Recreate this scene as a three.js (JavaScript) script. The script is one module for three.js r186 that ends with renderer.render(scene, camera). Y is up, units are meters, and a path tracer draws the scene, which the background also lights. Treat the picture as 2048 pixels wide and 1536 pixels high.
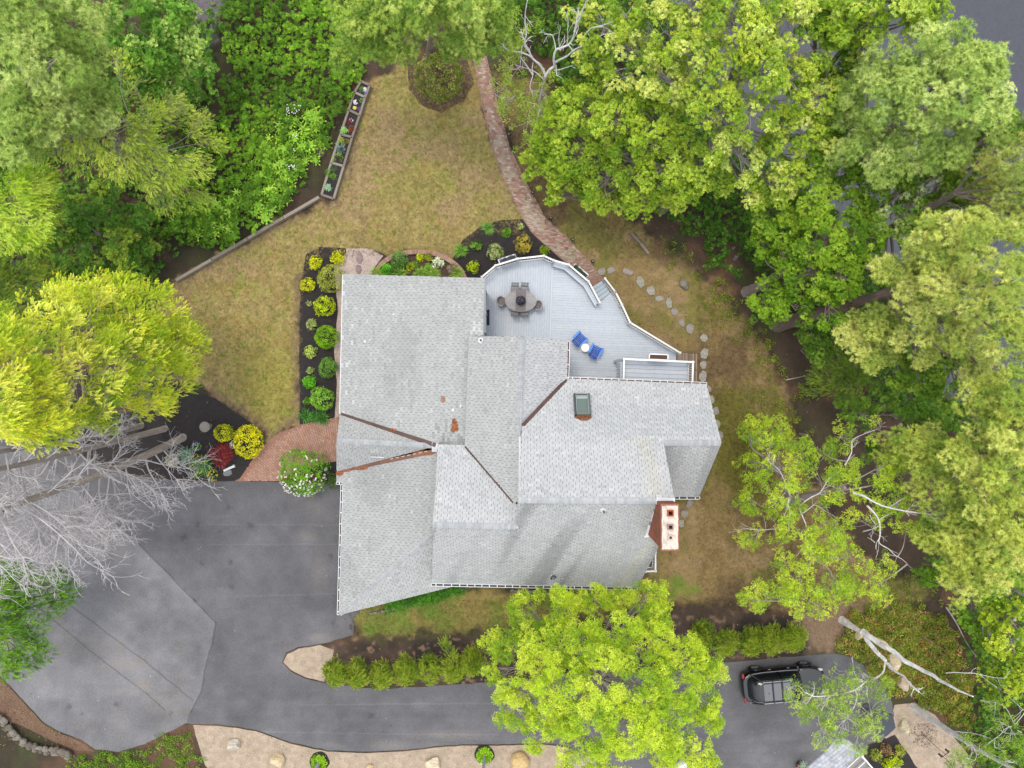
import * as THREE from 'three';
import { mergeGeometries } from 'three/addons/utils/BufferGeometryUtils.js';
import { RoundedBoxGeometry } from 'three/addons/geometries/RoundedBoxGeometry.js';

// ---------- camera, sky, sun, exposure ----------
const H = 42, F = 1420;                       // flying height in metres, focal length in photo pixels
const scene = new THREE.Scene();
const camera = new THREE.PerspectiveCamera(2 * Math.atan(768 / F) * 180 / Math.PI, 4 / 3, 0.5, 3000);
camera.position.set(0, H, 0); camera.up.set(0, 0, -1); camera.lookAt(0, 0, 0);
const renderer = new THREE.WebGLRenderer({ antialias: true });
renderer.toneMapping = THREE.LinearToneMapping;
renderer.toneMappingExposure = 2.4;
renderer.shadowMap.enabled = true;
{ // an overcast sky, brighter towards the zenith, with soft uneven cloud
  const w = 256, h = 128, d = new Float32Array(w * h * 4);
  for (let j = 0; j < h; j++) for (let i = 0; i < w; i++) {
    const el = (j + 0.5) / h * Math.PI - Math.PI / 2, s = Math.sin(el), a = i / w * Math.PI * 2;
    let L = s > 0 ? 1.02 * (1 + 2 * s) / 3 : 0.12;
    if (s > 0) L *= 1 + 0.07 * Math.sin(a * 3 + s * 5) * Math.cos(el) + 0.05 * Math.sin(a * 7 - s * 11) * Math.cos(el);
    const k = (j * w + i) * 4; d[k] = L * 0.965; d[k + 1] = L * 0.995; d[k + 2] = L * 1.05; d[k + 3] = 1;
  }
  const sky = new THREE.DataTexture(d, w, h, THREE.RGBAFormat, THREE.FloatType);
  sky.mapping = THREE.EquirectangularReflectionMapping; sky.magFilter = THREE.LinearFilter; sky.needsUpdate = true;
  scene.background = sky; scene.environment = sky; scene.environmentIntensity = 1;
}
const sun = new THREE.DirectionalLight(0xfff4e2, 0.85);
sun.position.set(-10, 60, -15); sun.target.position.set(0, 0, 0);
sun.castShadow = true; sun.shadow.radius = 30; sun.shadow.mapSize.set(2048, 2048);
Object.assign(sun.shadow.camera, { left: -50, right: 50, top: 50, bottom: -50, near: 1, far: 150 });
scene.add(sun, sun.target);

// ---------- small tools ----------
const V3 = (x, y, z) => new THREE.Vector3(x, y, z);
function rng(seed) { let a = seed >>> 0; return () => { a = (a + 0x6D2B79F5) | 0; let t = Math.imul(a ^ (a >>> 15), 1 | a); t = (t + Math.imul(t ^ (t >>> 7), 61 | t)) ^ t; return ((t ^ (t >>> 14)) >>> 0) / 4294967296; }; }
let R = rng(7);
const rr = (a, b) => a + (b - a) * R();
const pick = a => a[Math.floor(R() * a.length)];
const hyp = (a, b) => Math.sqrt(a * a + b * b);
const clamp = (x, a = 0, b = 1) => Math.min(b, Math.max(a, x));
const smooth = (a, b, x) => { const t = clamp((x - a) / (b - a)); return t * t * (3 - 2 * t); };
const lerp = (a, b, t) => a + (b - a) * t;
function hash(i, j, s = 0) { let h = Math.imul(i, 374761393) + Math.imul(j, 668265263) + Math.imul(s, 1442695041); h = Math.imul(h ^ (h >>> 13), 1274126177); h ^= h >>> 16; return (h >>> 0) / 4294967296; }
function vn(x, y, s = 0, per = 0) {
  let i = Math.floor(x), j = Math.floor(y); const fx = x - i, fy = y - j, u = fx * fx * (3 - 2 * fx), v = fy * fy * (3 - 2 * fy);
  let i1 = i + 1, j1 = j + 1;
  if (per) { i = ((i % per) + per) % per; j = ((j % per) + per) % per; i1 = (i + 1) % per; j1 = (j + 1) % per; }
  return lerp(lerp(hash(i, j, s), hash(i1, j, s), u), lerp(hash(i, j1, s), hash(i1, j1, s), u), v);
}
function fbm(x, y, o = 3, s = 0, per = 0) { let a = 0, w = 0.5, t = 0; for (let k = 0; k < o; k++) { a += w * vn(x, y, s + k, per); t += w; x *= 2; y *= 2; per *= 2; w *= 0.5; } return a / t; }
// photo pixel at a height above the lawn -> point in the garden (metres)
const P = (px, py, h = 0) => V3((px - 1024) * (H - h) / F, h, (py - 768) * (H - h) / F);
const M = (rpx, h = 0) => rpx * (H - h) / F;  // pixels -> metres at that height

// albedo such that a flat surface shows the given sRGB under this light
const GAIN = 1.72;
const lin = c => { c /= 255; return c <= 0.04045 ? c / 12.92 : Math.pow((c + 0.055) / 1.055, 2.4); };
const S = (r, g, b, gain = GAIN) => new THREE.Color(lin(r) / gain, lin(g) / gain, lin(b) / gain);
const used = {};
function numbered(n) { const k = used[n] = (used[n] ?? -1) + 1; return k ? n + '_' + String(k).padStart(3, '0') : n; }
function tag(o, label, category, group, kind) {
  if (label) o.userData.label = label; if (category) o.userData.category = category;
  if (group) o.userData.group = group; if (kind) o.userData.kind = kind; return o;
}
function thing(name, label, category, pos, group, turn = 0) {
  const o = new THREE.Group(); o.name = numbered(name); if (pos) o.position.copy(pos); o.rotation.y = turn; scene.add(o); return tag(o, label, category, group);
}
function mesh(name, geo, mat, parent, label) {
  const m = new THREE.Mesh(geo, mat); m.castShadow = m.receiveShadow = true; m.name = parent === scene ? numbered(name) : name;
  if (label) m.userData.label = label; (parent || scene).add(m); return m;
}
const mat = (c, rough = 0.85, o = {}) => new THREE.MeshStandardMaterial({ color: c, roughness: rough, side: THREE.DoubleSide, ...o });
const vmat = (rough = 0.9, o = {}) => mat(0xffffff, rough, { vertexColors: true, ...o });

// collects flat-shaded pieces with vertex colours and uv in metres
class MB {
  constructor() { this.p = []; this.c = []; this.u = []; this.n = 0; }
  tri(a, b, c, col, ua, ub, uc) {
    this.p.push(a.x, a.y, a.z, b.x, b.y, b.z, c.x, c.y, c.z);
    for (let k = 0; k < 3; k++) this.c.push(col.r, col.g, col.b);
    if (ua) this.u.push(ua[0], ua[1], ub[0], ub[1], uc[0], uc[1]); else this.u.push(a.x, a.z + a.y, b.x, b.z + b.y, c.x, c.z + c.y);
  }
  quad(a, b, c, d, col) { this.tri(a, b, c, col); this.tri(a, c, d, col); }
  // polygon in (u,v) mapped by f(u,v,w); top(u,v) and bottom w
  prism(poly, f, top, bot, col, sideCol = col, bottom = false) {
    let A = 0; for (let i = 0; i < poly.length; i++) { const a = poly[i], b = poly[(i + 1) % poly.length]; A += a[0] * b[1] - b[0] * a[1]; }
    if (Math.abs(A) < 1e-6) return; if (A < 0) poly = poly.slice().reverse();
    const T = poly.map(q => f(q[0], q[1], typeof top === 'function' ? top(q[0], q[1]) : top)), B = poly.map(q => f(q[0], q[1], bot));
    const tris = poly.length === 3 ? [[0, 1, 2]] : THREE.ShapeUtils.triangulateShape(poly.map(q => new THREE.Vector2(q[0], q[1])), []);
    for (const [i, j, k] of tris) { this.tri(T[i], T[j], T[k], col, poly[i], poly[j], poly[k]); if (bottom) this.tri(B[i], B[k], B[j], sideCol); }
    for (let i = 0; i < poly.length; i++) { const j = (i + 1) % poly.length; this.quad(B[i], B[j], T[j], T[i], sideCol); }
    this.n++;
  }
  box(c, sx, sy, sz, col, turn = 0, tilt) { // centre, full sizes
    const q = new THREE.Quaternion().setFromEuler(new THREE.Euler(tilt ? tilt[0] : 0, turn, tilt ? tilt[1] : 0, 'YXZ'));
    const f = (x, y, z) => V3(x * sx / 2, y * sy / 2, z * sz / 2).applyQuaternion(q).add(c);
    const v = [f(-1, -1, -1), f(1, -1, -1), f(1, -1, 1), f(-1, -1, 1), f(-1, 1, -1), f(1, 1, -1), f(1, 1, 1), f(-1, 1, 1)];
    for (const [a, b, d, e] of [[7, 6, 5, 4], [0, 1, 2, 3], [3, 2, 6, 7], [1, 0, 4, 5], [2, 1, 5, 6], [0, 3, 7, 4]]) this.quad(v[a], v[b], v[d], v[e], col);
    return this;
  }
  beam(a, b, w, h, col) { // a bar from a to b (axis through its centre), width w, height h
    const d = b.clone().sub(a), L = d.length(); d.normalize();
    const s = V3(-d.z, 0, d.x); if (s.length() < 1e-4) s.set(1, 0, 0); s.normalize(); const n = s.clone().cross(d).normalize();
    const g = (p, i, j) => p.clone().addScaledVector(s, i * w / 2).addScaledVector(n, j * h / 2);
    const v = [g(a, -1, -1), g(a, 1, -1), g(a, 1, 1), g(a, -1, 1), g(b, -1, -1), g(b, 1, -1), g(b, 1, 1), g(b, -1, 1)];
    for (const [i, j, k, l] of [[0, 1, 2, 3], [7, 6, 5, 4], [0, 4, 5, 1], [1, 5, 6, 2], [2, 6, 7, 3], [3, 7, 4, 0]]) this.quad(v[i], v[j], v[k], v[l], col);
    return this;
  }
  geo() {
    const g = new THREE.BufferGeometry();
    g.setAttribute('position', new THREE.Float32BufferAttribute(this.p, 3)); g.setAttribute('color', new THREE.Float32BufferAttribute(this.c, 3));
    g.setAttribute('uv', new THREE.Float32BufferAttribute(this.u, 2)); g.computeVertexNormals(); return g;
  }
  build(name, m, parent, label) { return this.p.length ? mesh(name, this.geo(), m, parent, label) : null; }
}
function clip(poly, rect) { // polygon (may be concave) cut by a convex ccw polygon
  let out = poly;
  for (let i = 0; i < rect.length && out.length; i++) {
    const a = rect[i], b = rect[(i + 1) % rect.length], inn = out; out = [];
    const side = q => (b[0] - a[0]) * (q[1] - a[1]) - (b[1] - a[1]) * (q[0] - a[0]);
    for (let k = 0; k < inn.length; k++) {
      const p = inn[k], q = inn[(k + 1) % inn.length], sp = side(p), sq = side(q);
      if (sp >= 0) out.push(p);
      if ((sp > 0 && sq < 0) || (sp < 0 && sq > 0)) { const t = sp / (sp - sq); out.push([p[0] + (q[0] - p[0]) * t, p[1] + (q[1] - p[1]) * t]); }
    }
  }
  const r = []; for (const q of out) { const l = r[r.length - 1]; if (!l || hyp(l[0] - q[0], l[1] - q[1]) > 1e-3) r.push(q); }
  if (r.length > 1 && hyp(r[0][0] - r[r.length - 1][0], r[0][1] - r[r.length - 1][1]) < 1e-3) r.pop();
  return r.length > 2 ? r : null;
}
// the parts of a polygon that lie in a convex ccw piece
const isConvex = p => { let s = 0; for (let i = 0; i < p.length; i++) { const a = p[i], b = p[(i + 1) % p.length], c = p[(i + 2) % p.length], k = (b[0] - a[0]) * (c[1] - b[1]) - (b[1] - a[1]) * (c[0] - b[0]); if (Math.abs(k) < 1e-7) continue; if (s && Math.sign(k) !== s) return false; s = Math.sign(k); } return true; };
const cutCache = new Map();
function cut(poly, rect) {
  let q = cutCache.get(poly); if (!q) { q = { convex: isConvex(poly), tris: THREE.ShapeUtils.triangulateShape(poly.map(v => new THREE.Vector2(v[0], v[1])), []).map(t => t.map(k => poly[k])) }; cutCache.set(poly, q); }
  if (q.convex) { const c = clip(poly, rect); return c ? [c] : []; }
  if (rect.every(v => inside(poly, v[0], v[1]))) { const c = clip(poly, rect); if (c && Math.abs(areaOf(c) - areaOf(rect)) < 1e-5) return [rect]; }
  return q.tris.map(t => clip(t, rect)).filter(c => c && areaOf(c) > 1e-4);
}
const areaOf = p => { let A = 0; for (let i = 0; i < p.length; i++) { const a = p[i], b = p[(i + 1) % p.length]; A += a[0] * b[1] - b[0] * a[1]; } return Math.abs(A) / 2; };
const inside = (poly, x, y) => { let c = false; for (let i = 0, j = poly.length - 1; i < poly.length; j = i++) { const a = poly[i], b = poly[j]; if ((a[1] > y) !== (b[1] > y) && x < (b[0] - a[0]) * (y - a[1]) / (b[1] - a[1]) + a[0]) c = !c; } return c; };
const segDist = (x, y, a, b) => { const dx = b[0] - a[0], dy = b[1] - a[1], t = clamp(((x - a[0]) * dx + (y - a[1]) * dy) / (dx * dx + dy * dy)); return hyp(x - a[0] - dx * t, y - a[1] - dy * t); };
const polyDist = (poly, x, y) => { let d = 1e9; for (let i = 0; i < poly.length; i++) d = Math.min(d, segDist(x, y, poly[i], poly[(i + 1) % poly.length])); return inside(poly, x, y) ? d : -d; };
const lineDist = (pl, x, y) => { let d = 1e9; for (let i = 0; i + 1 < pl.length; i++) d = Math.min(d, segDist(x, y, pl[i], pl[i + 1])); return d; };

// a smooth field sampled on a coarse grid
function grid(X0, Y0, W, HH, cs, f) { const nx = Math.ceil(W / cs) + 2, ny = Math.ceil(HH / cs) + 2, d = new Float32Array(nx * ny); for (let j = 0; j < ny; j++) for (let i = 0; i < nx; i++) d[j * nx + i] = f(X0 + i * cs, Y0 + j * cs); return (x, y) => { const a = clamp((x - X0) / cs, 0, nx - 1.01), b = clamp((y - Y0) / cs, 0, ny - 1.01), i = a | 0, j = b | 0, u = a - i, v = b - j, k = j * nx + i; return lerp(lerp(d[k], d[k + 1], u), lerp(d[k + nx], d[k + nx + 1], u), v); }; }
// textures: a tile of grain (grey about 1), and painters over a part of the garden
function dataTex(w, h, f, srgb = true) {
  const d = new Uint8Array(w * h * 4); const o = [0, 0, 0];
  for (let j = 0; j < h; j++) for (let i = 0; i < w; i++) { f(i, j, o); const k = (j * w + i) * 4; d[k] = clamp(o[0], 0, 255); d[k + 1] = clamp(o[1], 0, 255); d[k + 2] = clamp(o[2], 0, 255); d[k + 3] = 255; }
  const t = new THREE.DataTexture(d, w, h); t.magFilter = t.minFilter = THREE.LinearFilter; if (srgb) t.colorSpace = THREE.SRGBColorSpace; t.wrapS = t.wrapT = THREE.RepeatWrapping; t.needsUpdate = true; return t;
}
const tileTex = (n, size, f) => { const t = dataTex(n, n, f); t.repeat.set(1 / size, 1 / size); return t; };
const grainTex = tileTex(256, 1.5, (i, j, o) => { const g = 200 + 26 * (hash(i, j, 3) - 0.5) + 30 * (fbm(i / 16, j / 16, 3, 9, 16) - 0.5); o[0] = o[1] = o[2] = g + 30; });
const barkTex = tileTex(128, 1, (i, j, o) => { const g = 240 + 50 * (fbm(i / 4, j / 16, 3, 5, 32) - 0.5) + 40 * (hash(i, j, 6) - 0.5); o[0] = o[1] = o[2] = g; });
// ---------- terrain ----------
const BANK = [[700, -900], [1010, -260], [1120, 60], [1225, 250], [1340, 430], [1470, 560], [1620, 720], [1690, 850], [1840, 1040], [1960, 1190], [2140, 1330], [2700, 1700], [4000, 2300]];
function bankDist(px, py) { // metres past the top of the river bank (positive beyond it)
  let best = 1e9, sg = 1;
  for (let i = 0; i + 1 < BANK.length; i++) {
    const a = BANK[i], b = BANK[i + 1], d = segDist(px, py, a, b);
    if (d < best) { best = d; sg = (b[0] - a[0]) * (py - a[1]) - (b[1] - a[1]) * (px - a[0]) < 0 ? 1 : -1; }
  }
  return sg * best / 33.8;
}
const WATER = -3.1;
function gh(x, z) {
  const px = 1024 + x * 33.81, py = 768 + z * 33.81, d = bankDist(px, py);
  if (d <= 0) return 0;
  const n = fbm(x * 0.5 + 40, z * 0.5 + 40, 2, 77) - 0.5;
  return -4.3 * smooth(0, 12, d) + n * 0.7 * smooth(0.3, 3, d);
}
const gP = (px, py) => { const a = P(px, py, 0); a.y = gh(a.x, a.z); return a; };

const LAWN_N = [[700, 228], [742, 168], [800, 130], [950, 128], [968, 210], [990, 300], [1042, 425], [1050, 470], [960, 470], [915, 520], [880, 520], [760, 510], [640, 515], [604, 560], [600, 840], [545, 880], [512, 850], [430, 792], [345, 768], [300, 720], [300, 600], [345, 560], [640, 400], [668, 398], [700, 290]];
const LAWN_E = [[975, 128], [1100, 160], [1180, 330], [1290, 450], [1430, 560], [1540, 690], [1600, 850], [1640, 980], [1740, 1110], [1880, 1170], [1860, 1215], [1700, 1235], [1560, 1225], [1400, 1215], [1280, 1230], [1000, 1270], [720, 1275], [700, 1290], [704, 1200], [1280, 1170], [1330, 900], [1250, 700], [1130, 500], [1050, 400], [1000, 250]];
const DIRT = [[1590, 1215], [1700, 1195], [1860, 1205], [1700, 1235], [1670, 1310], [1590, 1320], [1570, 1250]];
const SOIL = [[640, 1292], [720, 1282], [960, 1272], [1100, 1240], [1330, 1222], [1600, 1232], [1640, 1310], [1450, 1326], [977, 1366], [780, 1378], [640, 1366], [600, 1330]];
const GREENLAWN = [[690, 1210], [960, 1175], [1180, 1180], [1330, 1150], [1400, 1180], [1300, 1230], [1000, 1262], [720, 1270]];
const MOSSY = [[1390, 780], [1480, 760], [1560, 880], [1560, 1000], [1500, 1050], [1420, 950]];
const STREAM = [[385, -40], [445, -40], [440, 60], [428, 120], [405, 110], [385, 40]];
{
  const X0 = -400, Y0 = -350, W = 2848, HH = 2236, cs = 8, nx = W / cs + 1 | 0, ny = HH / cs + 1 | 0;
  const polys = [LAWN_N, LAWN_E, DIRT, SOIL, GREENLAWN, MOSSY, STREAM], fields = polys.map(() => new Float32Array(nx * ny)), bf = new Float32Array(nx * ny);
  for (let j = 0; j < ny; j++) for (let i = 0; i < nx; i++) {
    const x = X0 + i * cs, y = Y0 + j * cs; polys.forEach((p, k) => { fields[k][j * nx + i] = polyDist(p, x, y); }); bf[j * nx + i] = bankDist(x, y);
  }
  const gr = (s, o, k, cs = 10) => grid(X0, Y0, W, HH, cs, (x, y) => fbm(x / s, y / s, o, k)), N1 = gr(90, 3, 1), N2 = gr(34, 3, 11, 5), N31 = gr(50, 3, 31), N41 = gr(60, 2, 41), N51 = gr(70, 2, 51), N3 = gr(9, 2, 21, 2.5);
  const samp = (f, x, y) => { const a = clamp((x - X0) / cs, 0, nx - 1.01), b = clamp((y - Y0) / cs, 0, ny - 1.01), i = a | 0, j = b | 0, u = a - i, v = b - j; return lerp(lerp(f[j * nx + i], f[j * nx + i + 1], u), lerp(f[(j + 1) * nx + i], f[(j + 1) * nx + i + 1], u), v); };
  const mix = (o, c, t) => { if (t <= 0) return; o[0] += (c[0] - o[0]) * t; o[1] += (c[1] - o[1]) * t; o[2] += (c[2] - o[2]) * t; };
  var groundColor = (x, y, o, fine = true) => {
    const n1 = N1(x, y), n2 = N2(x, y), n3 = N3(x, y), wob = (n2 - 0.5) * 34 + (n3 - 0.5) * 16;
    const F_ = k => samp(fields[k], x, y) + wob;
    // woodland floor
    o[0] = 78; o[1] = 62; o[2] = 48; mix(o, [104, 76, 58], smooth(0.45, 0.7, n2)); mix(o, [58, 52, 34], smooth(0.5, 0.75, n1)); mix(o, [70, 76, 38], 0.55 * smooth(0.52, 0.7, N31(x, y)));
    const bd = samp(bf, x, y);
    mix(o, [74, 66, 56], smooth(3, 7, bd)); mix(o, [52, 50, 46], smooth(7, 10, bd));
    // lawns
    const m0 = smooth(-6, 8, F_(0)), m1 = smooth(-10, 16, F_(1) - 6), m4 = smooth(-8, 14, F_(4)), m3 = smooth(-10, 18, F_(3));
    if (m0 > 0) { const a = [168, 150, 94]; mix(a, [158, 147, 84], 0.9 * smooth(0.42, 0.68, n1)); mix(a, [172, 148, 86], 0.6 * smooth(0.5, 0.72, n2)); mix(a, [172, 146, 108], 0.7 * smooth(0.5, 0.7, N41(x, y)));
    mix(a, [160, 152, 68], 0.75 * smooth(120, 10, hyp((x - 545) / 1.1, (y - 770) / 1.2))); mix(a, [126, 136, 56], 0.55 * smooth(0.56, 0.7, n3) * smooth(0.4, 0.6, n2));
    mix(a, [142, 120, 92], 0.8 * smooth(24, 6, samp(fields[0], x, y) + (n3 - 0.5) * 20) * (x < 720 ? 1 : 0.25));
    mix(o, a, m0); }
    if (m1 > 0) { const b = [144, 122, 78]; mix(b, [126, 118, 60], smooth(0.42, 0.66, n1)); mix(b, [154, 130, 90], smooth(0.5, 0.72, n2)); mix(b, [122, 100, 68], smooth(0.5, 0.7, N51(x, y)));
    mix(b, [112, 108, 36], 0.8 * smooth(0, 30, F_(5)));
    mix(o, b, m1); }
    if (m4 > 0) { const g = [142, 132, 68]; mix(g, [116, 128, 48], smooth(0.45, 0.65, n2)); mix(g, [150, 132, 74], smooth(0.5, 0.7, n1)); mix(o, g, 0.9 * m4); }
    if (y > 1130) for (const q of [[806, 1231], [737, 1258], [862, 1228], [1100, 1205], [1355, 1170]]) mix(o, [108, 136, 44], 0.7 * smooth(24, 6, hyp(x - q[0], y - q[1]) + (n3 - 0.5) * 22));
    mix(o, [140, 116, 94], 0.9 * smooth(-8, 18, F_(2)));
    if (m3 > 0) { const s = [84, 68, 58]; mix(s, [52, 43, 38], smooth(0.42, 0.62, n2)); mix(s, [128, 104, 84], smooth(0.6, 0.78, n3)); mix(s, [120, 98, 82], 0.8 * smooth(760, 640, x)); mix(o, s, m3); }
    mix(o, [108, 104, 108], smooth(-6, 6, F_(6)));
    if (fine) { const q = hash(x * 1.37 | 0, y * 1.37 | 0, 5) - 0.5, q2 = n3 - 0.5; const k = 1 + q * 0.2 + q2 * 0.2; o[0] *= k; o[1] *= k; o[2] *= k; if (hash(x / 2 | 0, y / 2 | 0, 8) > 0.985) mix(o, [60, 48, 30], 0.6); }
    return o;
  };
  const TW = 1600, TH = 1256;
  const tex = dataTex(TW, TH, (i, j, o) => groundColor(X0 + (i + 0.5) * W / TW, Y0 + (j + 0.5) * HH / TH, o)); tex.wrapS = tex.wrapT = THREE.ClampToEdgeWrapping;
  const xs = [], far = [-900, -400, -180, -100, -70, -54]; for (const f of far) xs.push(f); for (let v = -44; v <= 44; v += 0.55) xs.push(v); for (const f of far.slice().reverse()) xs.push(-f);
  const p = [], uv = [], id = [], n = xs.length;
  for (let j = 0; j < n; j++) for (let i = 0; i < n; i++) { const x = xs[i], z = xs[j]; p.push(x, gh(x, z), z); uv.push((1024 + x * 33.81 - X0) / W, (768 + z * 33.81 - Y0) / HH); }
  for (let j = 0; j + 1 < n; j++) for (let i = 0; i + 1 < n; i++) { const a = j * n + i; id.push(a, a + n, a + 1, a + 1, a + n, a + n + 1); }
  const g = new THREE.BufferGeometry(); g.setAttribute('position', new THREE.Float32BufferAttribute(p, 3)); g.setAttribute('uv', new THREE.Float32BufferAttribute(uv, 2)); g.setIndex(id); g.computeVertexNormals();
  const m = mat(new THREE.Color(1 / GAIN, 1 / GAIN, 1 / GAIN), 1, { map: tex });
  tag(mesh('ground', g, m, scene), 'dry tan and green lawn running into woodland floor around the house', null, null, 'structure');
}
{ // the river in the upper right corner
  const t = tileTex(256, 5, (i, j, o) => { const g = 255 * (0.88 + 0.16 * (fbm(i / 8, j / 8, 3, 3, 32) - 0.5)); o[0] = o[1] = o[2] = g; });
  const nb = dataTex(256, 256, (i, j, o) => { const g = 255 * fbm(i / 16, j / 16, 3, 5, 16); o[0] = o[1] = o[2] = g; }, false); nb.repeat.set(0.4, 0.4);
  const g = new THREE.PlaneGeometry(1400, 1400, 1, 1); g.rotateX(-Math.PI / 2);
  const uv = g.attributes.uv, ps = g.attributes.position; for (let i = 0; i < uv.count; i++) uv.setXY(i, ps.getX(i), ps.getZ(i));
  g.translate(0, WATER, 0);
  tag(mesh('water', g, mat(S(76, 79, 92), 0.3, { map: t, bumpMap: nb, bumpScale: 0.012, side: THREE.FrontSide }), scene), 'dark grey still river beyond the trees', null, null, 'structure');
}
// flat sheets on the ground
function rough(poly, amp, step = 10, seed = 3) { // wavy outline (pixels)
  const o = [];
  for (let i = 0; i < poly.length; i++) { const a = poly[i], b = poly[(i + 1) % poly.length], L = hyp(b[0] - a[0], b[1] - a[1]), n = Math.max(1, Math.round(L / step)); for (let k = 0; k < n; k++) { const t = k / n, x = lerp(a[0], b[0], t), y = lerp(a[1], b[1], t); o.push([x + (fbm(x / 14, y / 14, 2, seed) - 0.5) * amp * 2, y + (fbm(x / 14 + 50, y / 14, 2, seed) - 0.5) * amp * 2]); } }
  return o;
}
function sheet(name, poly, h, m, label, uvf) {
  const tri = THREE.ShapeUtils.triangulateShape(poly.map(q => new THREE.Vector2(q[0], q[1])), []), p = [], uv = [];
  for (const q of poly) { const w = P(q[0], q[1], 0); p.push(w.x, h, w.z); const u = uvf ? uvf(q[0], q[1]) : [w.x, w.z]; uv.push(u[0], u[1]); }
  const id = []; for (const t of tri) { const [a, b, c] = t.map(k => poly[k]); const A = (b[0] - a[0]) * (c[1] - a[1]) - (b[1] - a[1]) * (c[0] - a[0]); A > 0 ? id.push(t[0], t[2], t[1]) : id.push(t[0], t[1], t[2]); }
  const g = new THREE.BufferGeometry(); g.setAttribute('position', new THREE.Float32BufferAttribute(p, 3)); g.setAttribute('uv', new THREE.Float32BufferAttribute(uv, 2)); g.setIndex(id); g.computeVertexNormals();
  return tag(mesh(name, g, m, scene), label, null, null, 'structure');
}
const G1 = new THREE.Color(1 / GAIN, 1 / GAIN, 1 / GAIN);
// ---- driveway: older grey circle and newer dark asphalt, in one painted sheet
const DRIVE = [[393, 962], [480, 962], [673, 967], [720, 967], [720, 1230], [708, 1232], [708, 1270], [649, 1287], [595, 1294], [573, 1305], [565, 1324], [578, 1340], [611, 1357], [647, 1365], [729, 1376], [781, 1377], [917, 1368], [977, 1365], [1200, 1348], [1330, 1338], [1448, 1325], [1576, 1314], [1657, 1307], [1690, 1310], [1726, 1330], [1765, 1366], [1784, 1405], [1788, 1430], [1770, 1475], [1720, 1520], [1700, 1640], [1240, 1640], [1213, 1528], [1172, 1506], [1131, 1491], [1087, 1486], [1005, 1488], [923, 1488], [868, 1492], [813, 1499], [731, 1503], [655, 1500], [584, 1485], [540, 1469], [512, 1459], [444, 1449], [386, 1448], [372, 1446], [342, 1462], [290, 1488], [239, 1503], [191, 1498], [164, 1480], [116, 1462], [85, 1442], [51, 1404], [20, 1370], [0, 1353], [-80, 1300], [-120, 1100], [-90, 900], [0, 872], [100, 892], [170, 917], [250, 946], [330, 959]];
const OLD = [[180, 1008], [250, 1061], [290, 1100], [432, 1245], [424, 1291], [410, 1339], [403, 1384], [379, 1428], [372, 1450], [300, 1520], [150, 1520], [-60, 1400], [-160, 1100], [-100, 880], [60, 900]];
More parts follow.
